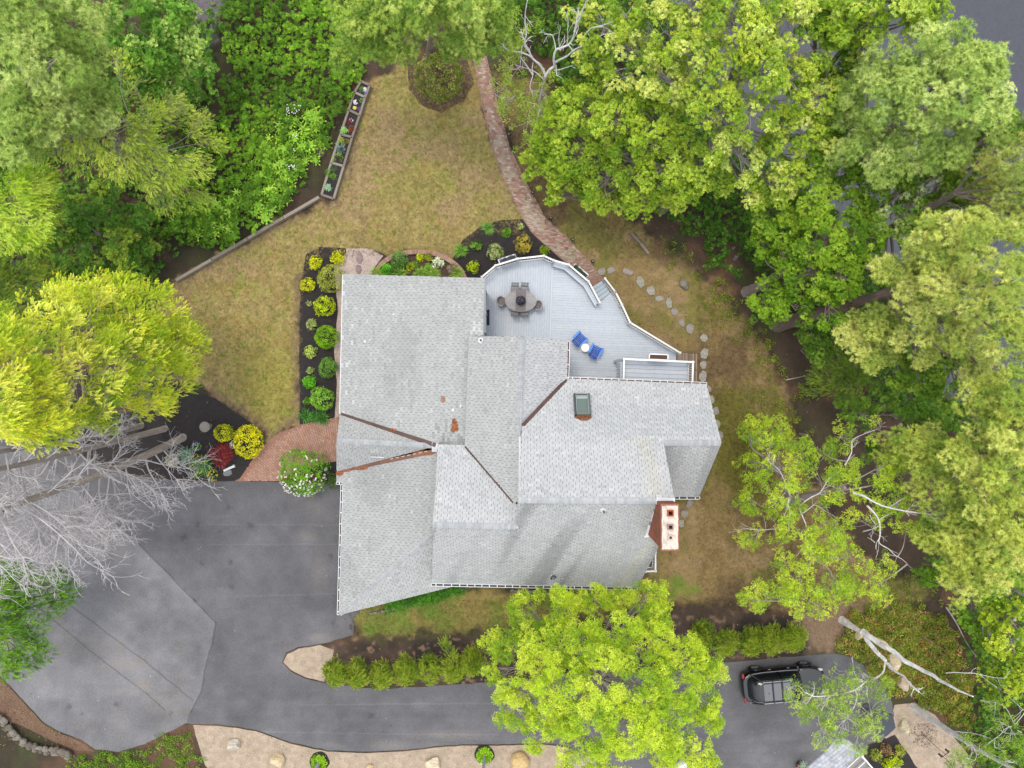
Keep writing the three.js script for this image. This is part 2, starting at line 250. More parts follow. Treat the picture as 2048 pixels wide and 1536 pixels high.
{
  const X0 = -130, Y0 = 860, W = 1940, HH = 800, TW = 2048, TH = 844;
  const cr = [[[110, 1185], [154, 1220], [290, 1322], [386, 1401]], [[60, 1205], [99, 1233], [178, 1300], [290, 1384], [330, 1420]], [[432, 1245], [424, 1291], [410, 1339], [403, 1384], [379, 1428]], [[180, 1008], [250, 1061], [290, 1100], [432, 1245]]];
  const pal = [[395, 1050], [405, 1130], [462, 1125], [370, 1075], [463, 1175], [500, 1050], [457, 1015], [344, 1425], [165, 1428], [140, 1412], [232, 1409], [391, 1202], [666, 1245], [663, 1112], [745, 1431], [438, 1063]];
  const SEAMS = [[1049, 330, 690, 0.002], [1089, 420, 690, -0.002], [1193, 470, 680, -0.03], [1463, 420, 1000, 0.012], [1410, 600, 1140, -0.01]];
  const N1 = grid(X0, Y0, W, HH, 8, (x, y) => fbm(x / 80, y / 60, 3, 61)), N2 = grid(X0, Y0, W, HH, 3, (x, y) => fbm(x / 22, y / 22, 3, 71)), OD = grid(X0, Y0, W, HH, 6, (x, y) => polyDist(OLD, x, y)), ND = grid(X0, Y0, W, HH, 4, (x, y) => fbm(x / 30 + 9, y / 12 + 3, 3, 91)), NT = grid(X0, Y0, W, HH, 3, (x, y) => fbm(x / 160, y / 7, 2, 81));
  const tex = dataTex(TW, TH, (i, j, o) => {
    const x = X0 + (i + 0.5) * W / TW, y = Y0 + (j + 0.5) * HH / TH, n1 = N1(x, y), n2 = N2(x, y);
    const d = OD(x, y), old = smooth(-1.5, 1.5, d);
    let r = lerp(104, 124, old), g = lerp(103, 123, old), b = lerp(107, 127, old);
    let k = 1 + 0.3 * (n1 - 0.5) + 0.2 * (n2 - 0.5) + (hash(i, j, 4) - 0.5) * 0.2; for (const [sy, x0, x1, sl] of SEAMS) { if (x < x0 || x > x1) continue; const q = Math.abs(y - sy - (x - x0) * sl + (n2 - 0.5) * 3); if (q < 2.2) k *= 1 + 0.1 * (1 - q / 2.2); if (sy > 1000 && y > sy && y < sy + 26) k *= 0.985; }
    // tyre lanes sweep round the island
    k += 0.05 * (NT(x, y) - 0.5) * smooth(1340, 1400, y);
    let dust = 0; // sandy dust patches
    for (const [cx, cy, rx, ry, a] of [[612, 1075, 26, 20, 0.45], [290, 1370, 26, 22, 0.7], [640, 1278, 40, 16, 0.5], [330, 1395, 60, 40, 0.35], [180, 1290, 70, 30, 0.4], [250, 1330, 60, 24, 0.5], [350, 1420, 30, 20, 0.5], [240, 1440, 30, 40, 0.35], [900, 1470, 110, 14, 0.4], [640, 1150, 20, 60, 0.28], [630, 1010, 30, 40, 0.2], [170, 1440, 40, 20, 0.3], [780, 1490, 60, 14, 0.45]]) dust = Math.max(dust, a * smooth(1.1, 0.2, hyp((x - cx) / rx, (y - cy) / ry) + (n2 - 0.5) * 1.3));
    dust = Math.max(dust, 0.35 * smooth(0.62, 0.8, ND(x, y)) * (old > 0.5 ? 1 : 0.4));
    r = lerp(r, 140, dust); g = lerp(g, 134, dust); b = lerp(b, 128, dust);
    if (x < 470) for (let c = 0; c < 4; c++) { const q = lineDist(cr[c], x + (n2 - 0.5) * 5, y); if (q < 3) k *= 1 - (c < 2 ? 0.17 : 0.2) * smooth(2.2, 0.5, q); }
    for (const [cx, cy] of pal) { if (Math.abs(x - cx) > 24 || Math.abs(y - cy) > 24) continue; const q = hyp(x - cx, y - cy) + (n2 - 0.5) * 14 + (hash(i >> 1, j >> 1, 2) - 0.5) * 5; if (q < 8) k *= 1 - 0.16 * smooth(6.5, 1, q); }
    if (hash(i >> 1, j >> 1, 14) > 0.99985) { k *= 1.5; }
    o[0] = r * k; o[1] = g * k; o[2] = b * k;
  });
  tex.wrapS = tex.wrapT = THREE.ClampToEdgeWrapping;
  sheet('driveway', rough(DRIVE, 1.5, 12), 0.014, mat(G1, 0.92, { map: tex }), 'grey asphalt driveway, an older paler turning circle beside newer dark asphalt', (x, y) => [(x - X0) / W, (y - Y0) / HH]);
}
const chip = (seed, a, b, c, n = 256, size = 1.6) => tileTex(n, size, (i, j, o) => { // small overlapping chips of three colours
  const q = hash((i / 3 + 2 * fbm(i / 8, j / 8, 2, seed, 32)) | 0, (j / 2) | 0, seed), f = fbm(i / 32, j / 32, 3, seed + 3, 8), m = q < 0.45 ? a : q < 0.85 ? b : c, k = 0.86 + 0.2 * f + 0.36 * (hash(i, j, seed + 7) - 0.5);
  o[0] = m[0] * k; o[1] = m[1] * k; o[2] = m[2] * k;
});
const mulchTex = chip(101, [40, 36, 39], [52, 47, 48], [76, 66, 62]);
const barkMulchTex = chip(111, [88, 66, 54], [112, 88, 72], [60, 46, 40]);
const gravelTex = chip(121, [186, 167, 146], [203, 184, 162], [152, 132, 114], 512, 3.2);
const pinkTex = chip(131, [200, 178, 168], [228, 210, 200], [138, 116, 108], 256, 1.5);
const leafTex = chip(141, [116, 90, 72], [146, 114, 92], [80, 62, 50], 256, 1.8);
const mulchM = mat(G1, 1, { map: mulchTex }), gravelM = mat(G1, 1, { map: gravelTex }), pinkM = mat(G1, 1, { map: pinkTex }), leafM = mat(G1, 1, { map: leafTex }), brownM = mat(G1, 1, { map: barkMulchTex });
sheet('mulch_bed', rough([[612, 508], [640, 494], [692, 497], [690, 560], [700, 850], [676, 842], [600, 848], [599, 700], [600, 580]], 2), 0.012, mulchM, 'black mulch bed with shrubs along the west wall of the house');
sheet('mulch_bed', rough([[330, 768], [360, 772], [430, 798], [505, 848], [528, 885], [500, 925], [476, 962], [393, 960], [330, 957], [250, 944], [170, 914], [100, 888], [0, 868], [-80, 860], [-80, 760], [150, 740]], 2.5), 0.012, mulchM, 'black mulch bed with bare trees beside the driveway');
sheet('mulch_bed', rough([[905, 520], [925, 480], [962, 452], [1005, 440], [1046, 438], [1060, 462], [1125, 521], [1140, 560], [960, 590], [935, 560], [905, 530]], 1.5), 0.012, mulchM, 'black mulch bed between the curved brick planter and the brick path');
sheet('mulch_bed', rough([[640, 920], [676, 916], [690, 920], [690, 966], [630, 966]], 1), 0.012, mulchM, 'black mulch corner by the front wall');
sheet('mulch_bed', rough([[814, 120], [936, 120], [948, 168], [926, 204], [882, 226], [840, 210], [818, 178]], 2.5), 0.012, brownM, 'brown mulch ring around the rhododendron');
sheet('gravel_strip', rough([[668, 530], [700, 500], [700, 860], [668, 850], [674, 760], [668, 700], [676, 620]], 1.5), 0.016, pinkM, 'pinkish gravel drip strip along the west wall');
sheet('gravel_path', rough([[692, 497], [735, 496], [768, 512], [748, 535], [744, 552], [690, 552]], 1.5), 0.018, pinkM, 'pinkish gravel patch with flagstones beside the brick planter');
sheet('gravel_bed', rough([[386, 1450], [444, 1452], [512, 1462], [540, 1472], [584, 1488], [655, 1503], [731, 1506], [813, 1502], [868, 1495], [923, 1491], [1005, 1491], [1087, 1489], [1131, 1494], [1172, 1509], [1213, 1531], [1230, 1640], [380, 1640], [440, 1560], [410, 1530], [398, 1490]], 1), 0.012, gravelM, 'tan gravel bed with boulders along the bottom of the driveway');
sheet('gravel_bed', rough([[567, 1324], [575, 1308], [597, 1297], [640, 1290], [668, 1300], [660, 1340], [648, 1363], [611, 1354], [580, 1338]], 1), 0.012, gravelM, 'tan gravel tip of the planted island');
sheet('gravel_bed', rough([[1790, 1410], [1830, 1405], [1870, 1430], [1930, 1500], [1990, 1640], [1880, 1640], [1850, 1560], [1800, 1490], [1770, 1475]], 2), 0.012, gravelM, 'tan gravel bed below the leaning birch');
sheet('leaf_litter', rough([[-80, 1310], [0, 1358], [20, 1374], [51, 1408], [85, 1446], [116, 1466], [164, 1484], [191, 1502], [150, 1500], [90, 1475], [40, 1450], [-80, 1410]], 2.5), 0.01, leafM, 'rusty fallen leaves along the edge of the turning circle');
sheet('mulch_bed', rough([[1735, 1490], [1790, 1470], [1850, 1560], [1880, 1640], [1790, 1640], [1740, 1540]], 2), 0.016, mulchM, 'dark mulch bed with small shrubs by the paver steps');
// ---------- foliage ----------
const LG = 1.1; // leaves hide and shade one another: their own colour is deeper than a flat sheet's
function leafQuad(m, base, dir, nrm, len, wid, fold, col) { // a folded leaf of two triangles
  const s = dir.clone().cross(nrm).normalize(), tip = base.clone().addScaledVector(dir, len), mid = base.clone().addScaledVector(dir, len * 0.45);
  const l = mid.clone().addScaledVector(s, wid / 2).addScaledVector(nrm, fold), r = mid.clone().addScaledVector(s, -wid / 2).addScaledVector(nrm, fold);
  m.tri(base, tip, l, col); m.tri(base, r, tip, col);
}
const PROTO = {};
function proto(name, n, f) { PROTO[name] = []; for (let k = 0; k < n; k++) { R = rng(900 + k * 17 + name.length * 131 + name.charCodeAt(0)); const m = new MB(); f(m, k); const g = m.geo(); g.deleteAttribute('uv'); PROTO[name].push(g); } }
const W1 = k => new THREE.Color(k, k, k);
proto('leafy', 4, m => { for (let i = 0; i < 11; i++) { const a = R() * 6.28, r = 0.15 * Math.sqrt(R()), d = V3(Math.cos(a), rr(-0.5, 0.15), Math.sin(a)).normalize(); leafQuad(m, V3(Math.cos(a + rr(-1, 1)) * r, rr(-0.07, 0.07), Math.sin(a + rr(-1, 1)) * r), d, V3(rr(-0.5, 0.5), 1, rr(-0.5, 0.5)).normalize(), rr(0.09, 0.14), rr(0.06, 0.085), -0.012, W1(rr(0.68, 1.22))); } });
proto('star', 4, m => { const t0 = R() * 6; for (let i = 0; i < 9; i++) { const a = t0 + i * 2.4, d = V3(Math.cos(a), rr(-0.75, -0.1), Math.sin(a)).normalize(), up = V3(d.x * 0.6, 1, d.z * 0.6).normalize(); leafQuad(m, V3(d.x * 0.03, 0, d.z * 0.03), d, up, rr(0.17, 0.25), rr(0.07, 0.1), -0.015, W1(rr(0.68, 1.25))); } });
proto('tuft', 4, m => { for (let i = 0; i < 24; i++) { const a = R() * 6.28, d = V3(Math.cos(a), rr(-0.1, 1.6), Math.sin(a)).normalize(), s = V3(-d.z, rr(-0.3, 0.3), d.x).normalize(), b = V3(d.x * 0.02, rr(-0.05, 0.02), d.z * 0.02), L = rr(0.13, 0.2); m.tri(b.clone().addScaledVector(s, 0.013), b.clone().addScaledVector(s, -0.013), b.clone().addScaledVector(d, L).add(V3(0, -0.02, 0)), W1(rr(0.74, 1.18))); } });
proto('frond', 4, m => { const bend = rr(-0.1, 0.1); for (let i = 0; i < 9; i++) { const t = i / 8, x = 0.5 * t, y = 0.02 * t - 0.14 * t * t, z = bend * t * t, L = 0.17 * (1 - 0.75 * t) + 0.03; for (const k of [-1, 1]) { const d = V3(0.75, -0.12, k * 0.7).normalize(); leafQuad(m, V3(x, y, z), d, V3(0, 1, 0), L * rr(0.85, 1.15), 0.034, -0.01, W1(0.62 + 0.5 * t + rr(-0.16, 0.16))); } } leafQuad(m, V3(0.46, -0.1, bend), V3(1, -0.3, 0).normalize(), V3(0, 1, 0), 0.1, 0.05, 0, W1(1.22)); });
proto('box', 3, m => { for (let i = 0; i < 14; i++) { const a = R() * 6.28, r = 0.1 * Math.sqrt(R()), d = V3(Math.cos(a), rr(-0.1, 1.0), Math.sin(a)).normalize(); leafQuad(m, V3(Math.cos(a) * r, rr(-0.03, 0.04), Math.sin(a) * r), d, V3(-d.x * d.y, 1 - d.y * d.y, -d.z * d.y).normalize(), rr(0.05, 0.08), rr(0.035, 0.05), 0.006, W1(rr(0.75, 1.25))); } });
proto('fern', 4, m => { const t0 = R() * 6; for (let i = 0; i < 6; i++) { const a = t0 + i * 1.05 + rr(-0.2, 0.2), d = V3(Math.cos(a), 0.28, Math.sin(a)).normalize(), L = rr(0.22, 0.36); const mid = d.clone().multiplyScalar(L * 0.6); leafQuad(m, V3(0, 0, 0), d, V3(-d.x * .28, 1, -d.z * .28).normalize(), L * 0.7, 0.12, -0.02, W1(rr(0.8, 1.1))); leafQuad(m, mid, V3(d.x, -0.35, d.z).normalize(), V3(d.x * .3, 1, d.z * .3).normalize(), L * 0.55, 0.1, -0.02, W1(rr(0.9, 1.2))); } });
proto('blade', 3, m => { for (let i = 0; i < 12; i++) { const a = R() * 6.28, d = V3(Math.cos(a), 0, Math.sin(a)), s = V3(-d.z, 0, d.x), L = rr(0.25, 0.5), b = d.clone().multiplyScalar(0.03), k = d.clone().multiplyScalar(L * 0.5).setY(L * 0.75), t = d.clone().multiplyScalar(L).setY(L * rr(0.35, 0.8)), c = W1(rr(0.75, 1.2)); m.tri(b.clone().addScaledVector(s, 0.014), b.clone().addScaledVector(s, -0.014), k.clone().addScaledVector(s, -0.012), c); m.tri(b.clone().addScaledVector(s, 0.014), k.clone().addScaledVector(s, -0.012), k.clone().addScaledVector(s, 0.012), c); m.tri(k.clone().addScaledVector(s, 0.012), k.clone().addScaledVector(s, -0.012), t, c); } });
proto('grass', 3, m => { for (let i = 0; i < 9; i++) { const a = R() * 6.28, d = V3(Math.cos(a), 0, Math.sin(a)), s = V3(-d.z, 0, d.x), b = V3(rr(-.06, .06), 0, rr(-.06, .06)), L = rr(0.05, 0.1); m.tri(b.clone().addScaledVector(s, 0.01), b.clone().addScaledVector(s, -0.01), b.clone().addScaledVector(d, L).setY(L * rr(0.3, 0.9)), W1(rr(0.75, 1.25))); } });
proto('flower', 2, m => { for (let i = 0; i < 6; i++) { const a = i * 1.05, d = V3(Math.cos(a), 0.25, Math.sin(a)).normalize(); leafQuad(m, V3(0, 0, 0), d, V3(0, 1, 0), 0.055, 0.05, 0.006, W1(rr(0.92, 1.05))); } });
const leafMat = new THREE.MeshPhysicalMaterial({ color: 0xffffff, roughness: 0.75, vertexColors: true, side: THREE.DoubleSide, transmission: 0.2, thickness: 0, specularIntensity: 0.12 });
const petalMat = mat(0xffffff, 0.8, { vertexColors: true });
const _m = new THREE.Matrix4(), _x = V3(), _y = V3(), _z = V3();
function crownInto(parent, name, kind, items, m = leafMat) { // items: {p, n (up of the spray), s, c, a? (direction of the spray)}
  const ps = PROTO[kind], per = ps.map(() => []); items.forEach(it => per[Math.floor(R() * ps.length)].push(it));
  const holder = parent; ps.forEach((g, k) => {
    const L = per[k]; if (!L.length) return; const im = new THREE.InstancedMesh(g, m, L.length); im.name = parent === scene ? numbered(name) : name; im.castShadow = im.receiveShadow = true;
    L.forEach((it, i) => {
      _y.copy(it.n).normalize(); if (it.a) _x.copy(it.a); else { const t = R() * 6.28; _x.set(Math.cos(t), 0, Math.sin(t)); }
      _x.addScaledVector(_y, -_x.dot(_y)); if (_x.lengthSq() < 1e-6) _x.set(1, 0, 0).addScaledVector(_y, -_y.x); _x.normalize(); _z.crossVectors(_x, _y);
      _m.makeBasis(_x, _y, _z); const e = _m.elements, s = it.s; for (const q of [0, 1, 2, 4, 5, 6, 8, 9, 10]) e[q] *= s; e[12] = it.p.x; e[13] = it.p.y; e[14] = it.p.z; im.setMatrixAt(i, _m); im.setColorAt(i, it.c);
    });
    im.userData.kind = 'stuff'; holder.add(im);
  });
}
const jit = (c, a = 0.1) => { const k = 1 + rr(-a, a) * 1.4, w = rr(-a, a) * 0.6; return new THREE.Color(c.r * k * (1 + w), c.g * k, c.b * k * (1 - w)); };
function sph(up = -1) { const y = rr(up, 1), a = R() * 6.28, r = Math.sqrt(Math.max(0, 1 - y * y)); return V3(Math.cos(a) * r, y, Math.sin(a) * r); }
function limb(mb, pts, r0, r1, sides, col, seg = 5, wob = 0.3) { // tapered round limb through points
  const curve = pts.length > 2 ? new THREE.CatmullRomCurve3(pts) : new THREE.LineCurve3(pts[0], pts[1]), n = pts.length > 2 ? seg * (pts.length - 1) : Math.max(1, seg >> 1), rings = [];
  for (let i = 0; i <= n; i++) {
    const t = i / n, c = curve.getPoint(t), d = curve.getTangent(t), s = V3(d.y + 0.01, -d.z, d.x + 0.3).cross(d).normalize(), u = d.clone().cross(s), r = lerp(r0, r1, t) * (t === 0 ? 1.15 : 1), ring = [];
    for (let k = 0; k < sides; k++) { const a = k / sides * 6.283, q = r * (1 + wob * 0.3 * (hash(i, k, 5) - 0.5)); ring.push(c.clone().addScaledVector(s, Math.cos(a) * q).addScaledVector(u, Math.sin(a) * q)); }
    rings.push(ring);
  }
  for (let i = 0; i < n; i++) for (let k = 0; k < sides; k++) { const c = col.clone().multiplyScalar(0.84 + 0.32 * hash(i * 7 + mb.p.length, k, 9)), b = (k + 1) % sides; mb.quad(rings[i][k], rings[i][b], rings[i + 1][b], rings[i + 1][k], c); }
  if (sides > 4) for (let k = 1; k + 1 < sides; k++) mb.tri(rings[n][0], rings[n][k], rings[n][k + 1], col);
}
const barkM = vmat(0.95, { map: barkTex });
// one tree: trunk path, lobes of crown as [px, py, radius px, height], joined to the trunk by limbs and twigs
function tree(o) {
  R = rng(o.seed); const t = thing(o.name || 'tree', o.label, o.category || 'tree', V3(0, 0, 0), o.group), bark = (o.bark || S(128, 116, 106)).clone().multiplyScalar(1.3), tr = new MB(), br = new MB();
  const path = o.trunk.map(q => q[2] === 0 ? gP(q[0], q[1]).add(V3(0, -0.15, 0)) : P(q[0], q[1], q[2])); { const hm = 0.78 * Math.max(...o.lobes.map(l => l[3])); for (let i = 1; i < path.length; i++) if (path[i].y > hm && !o.extra) { const a = path[i - 1], b = path[i]; path[i] = a.clone().lerp(b, clamp((hm - a.y) / (b.y - a.y), 0.05, 1)); path.length = i + 1; break; } }
  if (!o.noTrunk) limb(tr, path, o.r || 0.22, (o.r || 0.22) * 0.3, 10, bark, 6);
  const items = [], cl = o.cols.map(c => S(c[0], c[1], c[2], LG)), squash = o.squash || 0.7, ks = o.size || 1, cen = path[Math.max(0, path.length - 2)];
  const ways = [path, ...(o.extra || []).map(e => e[0].map(q => P(q[0], q[1], q[2])))];
  for (const [px, py, rp, h, k = 1] of o.lobes) {
    const c = P(px, py, h), r = M(rp, h);
    // limb from the trunk at a lower point
    let best = path[0], bd = 1e9; for (const w of ways) for (let i = 0; i + 1 < w.length; i++) for (let u = 0; u < 1; u += 0.1) { const p = w[i].clone().lerp(w[i + 1], u); const d = Math.hypot(p.x - c.x, p.z - c.z) + Math.abs(p.y - (c.y - 0.35 * Math.hypot(p.x - c.x, p.z - c.z))) * 0.8; if (d < bd) { bd = d; best = p; } }
    const mid = best.clone().lerp(c, 0.55).add(V3(rr(-0.4, 0.4), rr(-0.1, 0.35), rr(-0.4, 0.4))), lr = clamp(0.02 + 0.012 * best.distanceTo(c), 0.02, 0.085) * (o.limb || 1); limb(br, [best, mid, c], lr, lr * 0.3, 5, bark, 5);
    const bs = o.blob || 0.45, nb = Math.max(3, Math.round((o.cov || 5) * k * (r / bs) * (r / bs))), out = V3(c.x - cen.x, 0, c.z - cen.z).normalize(), lc = pick(cl);
    for (let i = 0; i < nb; i++) {
      const d = sph(-0.45), rad = 0.45 + 0.6 * Math.sqrt(R()), bc = c.clone().add(V3(d.x * r * rad, d.y * r * rad * squash, d.z * r * rad)), b = bs * rr(0.55, 1.25), col = R() < 0.45 ? lc : pick(cl);
      if (fbm(bc.x * 1.5 + 30, bc.z * 1.5 + bc.y * 0.8 + 30, 2, o.seed) < (o.gap ?? 0.36)) continue;
      if (R() < (o.twig ?? 0.5)) { const s0 = mid.clone().lerp(c, 0.25 + 0.75 * R()), k = s0.clone().lerp(bc, 0.5).add(V3(rr(-.2, .2), rr(-.05, .25), rr(-.2, .2))); limb(br, [s0, k, bc], lr * 0.32, 0.008, 3, bark, 2); }
      const ns = Math.round((o.per || 20) * (b / bs) * (b / bs));
      for (let j = 0; j < ns; j++) {
        const e = sph(-0.5), p = bc.clone().add(V3(e.x * b * (0.4 + 0.6 * R()), e.y * b * 0.75, e.z * b * (0.4 + 0.6 * R()))), it = { p, s: ks * rr(0.75, 1.25), c: jit(col, o.jit ?? 0.2), n: V3(e.x * 0.45 + rr(-0.35, 0.35), 0.9, e.z * 0.45 + rr(-0.35, 0.35)) };
        if (o.kind === 'frond') { it.a = V3(out.x * 0.8 + e.x * 0.8 + rr(-.25, .25), rr(-0.3, 0.15), out.z * 0.8 + e.z * 0.8 + rr(-.25, .25)); it.n.set(rr(-.5, .5), 1, rr(-.5, .5)); }
        items.push(it);
      }
    }
  }
  if (o.extra) for (const [pts, r0, r1] of o.extra) { // bare limbs: kinked, with short side twigs
    const w = [], src = pts.map(q => P(q[0], q[1], q[2])); src.forEach((p, i) => { w.push(p); if (i + 1 < src.length) w.push(p.clone().lerp(src[i + 1], 0.5).add(V3(rr(-1, 1), rr(-1, 1), rr(-1, 1)).multiplyScalar(0.055 * p.distanceTo(src[i + 1])))); });
    const ec = (o.extraCol || bark).clone().multiplyScalar(1.3); const th = r0 < 0.13 ? 0.62 : 1.0; limb(br, w, r0 * th, r1 * th, 7, ec, 4, 0.6);
    const cv = new THREE.CatmullRomCurve3(w), n = Math.round(cv.getLength() * 2.2); if (r0 < 0.13) for (let i = 0; i < n; i++) { const u = rr(0.25, 1), p = cv.getPoint(u), t = cv.getTangent(u), d = t.clone().add(V3(rr(-1.1, 1.1), rr(-.6, .9), rr(-1.1, 1.1))).normalize(), L = rr(0.25, 0.9), m2 = p.clone().addScaledVector(d, L * 0.5).add(V3(rr(-.08, .08), rr(-.05, .1), rr(-.08, .08))), r = lerp(r0, r1, u) * 0.3; limb(br, [p, m2, p.clone().addScaledVector(d, L)], r, 0.007, 3, ec, 2); limb(br, [m2, m2.clone().addScaledVector(d.add(V3(rr(-.8, .8), .2, rr(-.8, .8))).normalize(), L * 0.45)], r * 0.6, 0.006, 3, ec, 2); }
  }
  if (!o.noTrunk) tr.build('trunk', barkM, t); br.build('branches', barkM, t); crownInto(t, 'crown', o.kind, items); nSprays += items.length; return t;
}
let nSprays = 0;
// a rounded garden shrub
function shrub(name, label, px, py, rp, o = {}) {
  const h = o.h ?? M(rp) * 1.5, r = M(rp, h * 0.6), c = P(px, py, h * 0.6); R = rng(5000 + px * 3 + py * 7); const t = thing(name, label, o.category || 'shrub', V3(c.x, gh(c.x, c.z), c.z), o.group), cl = o.cols.map(q => S(q[0], q[1], q[2], 0.92 * (o.gain || 1))), items = [], kind = o.kind || 'box', ks = o.size || 1, st = new MB();
  const ry = h * (o.flat || 0.5), rx = r * (o.sx || 1), rz = r * (o.sz || 1), y0 = h - ry, n = Math.round((o.n || 420) * (rx * rz + ry * r) / 2 / (ks * ks) * (r > 0.3 ? 1 : 1.6)) + 8;
  for (let i = 0; i < n; i++) {
    const d = sph(-0.5), bump = 1 + (o.bump ?? 0.12) * (fbm(d.x * 3 + px, d.z * 3 + d.y * 2 + py, 2, 3) - 0.5) * 2, k = (o.fill ? Math.cbrt(R()) : 0.82 + 0.18 * R()) * bump, p = V3(d.x * rx * k, y0 + d.y * ry * k, d.z * rz * k); if (p.y < 0.02) p.y = 0.02 + 0.05 * R();
    const it = { p, n: d.clone().add(V3(rr(-.5, .5), 0.25, rr(-.5, .5))), s: ks * rr(0.75, 1.25), c: jit(pick(cl), o.jit ?? 0.13) }; if (kind === 'frond') { it.a = V3(d.x, 0.1, d.z); it.n.set(d.x * .5, 1, d.z * .5); } if (kind === 'blade') { it.p.set(d.x * rx * 0.7 * R(), 0, d.z * rz * 0.7 * R()); it.n.set(rr(-.2, .2), 1, rr(-.2, .2)); } items.push(it);
  }
  for (let k = 0; k < 5; k++) limb(st, [V3(0, -0.05, 0), V3(rr(-.4, .4) * rx, y0 + ry * 0.3, rr(-.4, .4) * rz)], 0.02, 0.008, 4, S(96, 80, 66), 2); st.build('stems', barkM, t);
  crownInto(t, 'foliage', kind, items); nSprays += items.length;
  if (o.flowers) { const fl = []; for (let i = 0; i < o.flowers[0]; i++) { const d = sph(0.0); const f = o.flowerSide ? o.flowerSide(d) : true; if (!f) continue; for (let q = 0; q < 3; q++) fl.push({ p: V3(d.x * rx * 1.04 + rr(-.05, .05), y0 + d.y * ry * 1.04 + rr(0, .04), d.z * rz * 1.04 + rr(-.05, .05)), n: d.clone().add(V3(rr(-.4, .4), .5, rr(-.4, .4))), s: (o.flowers[2] || 1) * rr(0.45, 0.9), c: S(...pick(o.flowers[1])) }); } crownInto(t, 'flowers', 'flower', fl, petalMat); }
  return t;
}
// ---------- house ----------
const house = thing('house', 'large house with pale grey shingle roofs, white trim and a brick chimney', 'house', V3(0, 0, 0));
const axis = deg => { const a = deg * Math.PI / 180; return [V3(Math.cos(a), 0, Math.sin(a)), V3(-Math.sin(a), 0, Math.cos(a))]; };
function plane(p, down, slope) { const n = V3(down.x * slope, 1, down.z * slope).normalize(); return { n, p, down }; }
function plane3(a, b, c) { const n = b.clone().sub(a).cross(c.clone().sub(a)).normalize(); if (n.y < 0) n.negate(); const down = V3(n.x, 0, n.z).normalize(); return { n, p: a, down }; }
function hit(px, py, pl) { const o = V3(0, H, 0), d = P(px, py, 0).sub(o), t = pl.p.clone().sub(o).dot(pl.n) / d.dot(pl.n); return o.addScaledVector(d, t); }
const [ex1, ez1] = axis(1.2), [ex2, ez2] = axis(2.3);
const PL = {
  north: plane(P(1270, 762, 5.4), ez1.clone().negate(), 0.662), south: plane(P(1190, 1001, 9.0), ez1, 1.036),
  east: plane(P(1385, 886, 7.34), ez1, 1.09), gableEast: plane(P(1040, 760, 6.9), ex2, 0.615), gableWest: plane(P(1040, 760, 6.9), ex2.clone().negate(), 0.63),
  middle: plane(P(950, 1051, 7.45), ez1.clone().negate(), 0.662), west: plane(P(683, 690, 2.9), ex1.clone().negate(), 0.266),
  entryNorth: plane3(P(680, 828, 2.9), P(673, 881, 4.3), P(873, 892, 4.3)), entrySouth: plane3(P(673, 943, 2.9), P(673, 881, 4.3), P(873, 892, 4.3)),
  garage: plane(P(683, 1100, 2.9), ex1.clone().negate(), 0.266),
};
PL.hip = plane3(hit(678, 1230, PL.garage), P(910, 1172, 2.85), hit(869, 1065, PL.garage));
const SPEC = [
  ['west', [[686, 548], [970, 556], [966, 672], [938, 673], [931, 892], [873, 891], [680, 828]], 0.965, [2, 1]],
  ['entryNorth', [[680, 828], [873, 891], [673, 881]], 1.0], ['entrySouth', [[673, 881], [873, 892], [673, 943]], 0.95],
  ['garage', [[673, 943], [873, 901], [884, 1062], [869, 1065], [678, 1230], [686, 967], [673, 963]], 0.95],
  ['hip', [[678, 1230], [869, 1065], [893, 1060], [960, 1160], [910, 1172]], 0.97],
  ['middle', [[875, 889], [930, 890], [1036, 1012], [1037, 1054], [868, 1050]], 1.06],
  ['south', [[868, 1050], [1031, 1054], [1036, 1000], [1350, 1003], [1313, 1103], [1275, 1175], [863, 1166]], 1.05],
  ['north', [[1135, 757], [1413, 768], [1443, 886], [1327, 885], [1350, 1003], [1036, 1000], [1044, 854]], 1.05],
  ['east', [[1318, 885], [1443, 886], [1398, 994], [1342, 993]], 1.05],
  ['gableWest', [[938, 673], [1045, 672], [1037, 1000], [1029, 1006], [930, 890]], 0.98], ['gableEast', [[1045, 672], [1136, 682], [1134, 757], [1044, 854]], 1.04],
];
const shTone = []; for (let i = 0; i < 8; i++) shTone.push(mat(S(...[[208, 211, 215], [212, 216, 220], [217, 220, 224], [204, 207, 211], [210, 214, 218], [220, 223, 227], [206, 210, 214], [212, 214, 217]][i]), 0.95, { map: grainTex }));
const shMat = vmat(0.95, { map: grainTex });
const roof = new THREE.Group(); roof.name = 'roof'; house.add(roof);
const trim = S(236, 238, 240), slab = new MB(), rest = new MB(), caps = new MB();
R = rng(1201);
let nSingle = 0; const single = {};
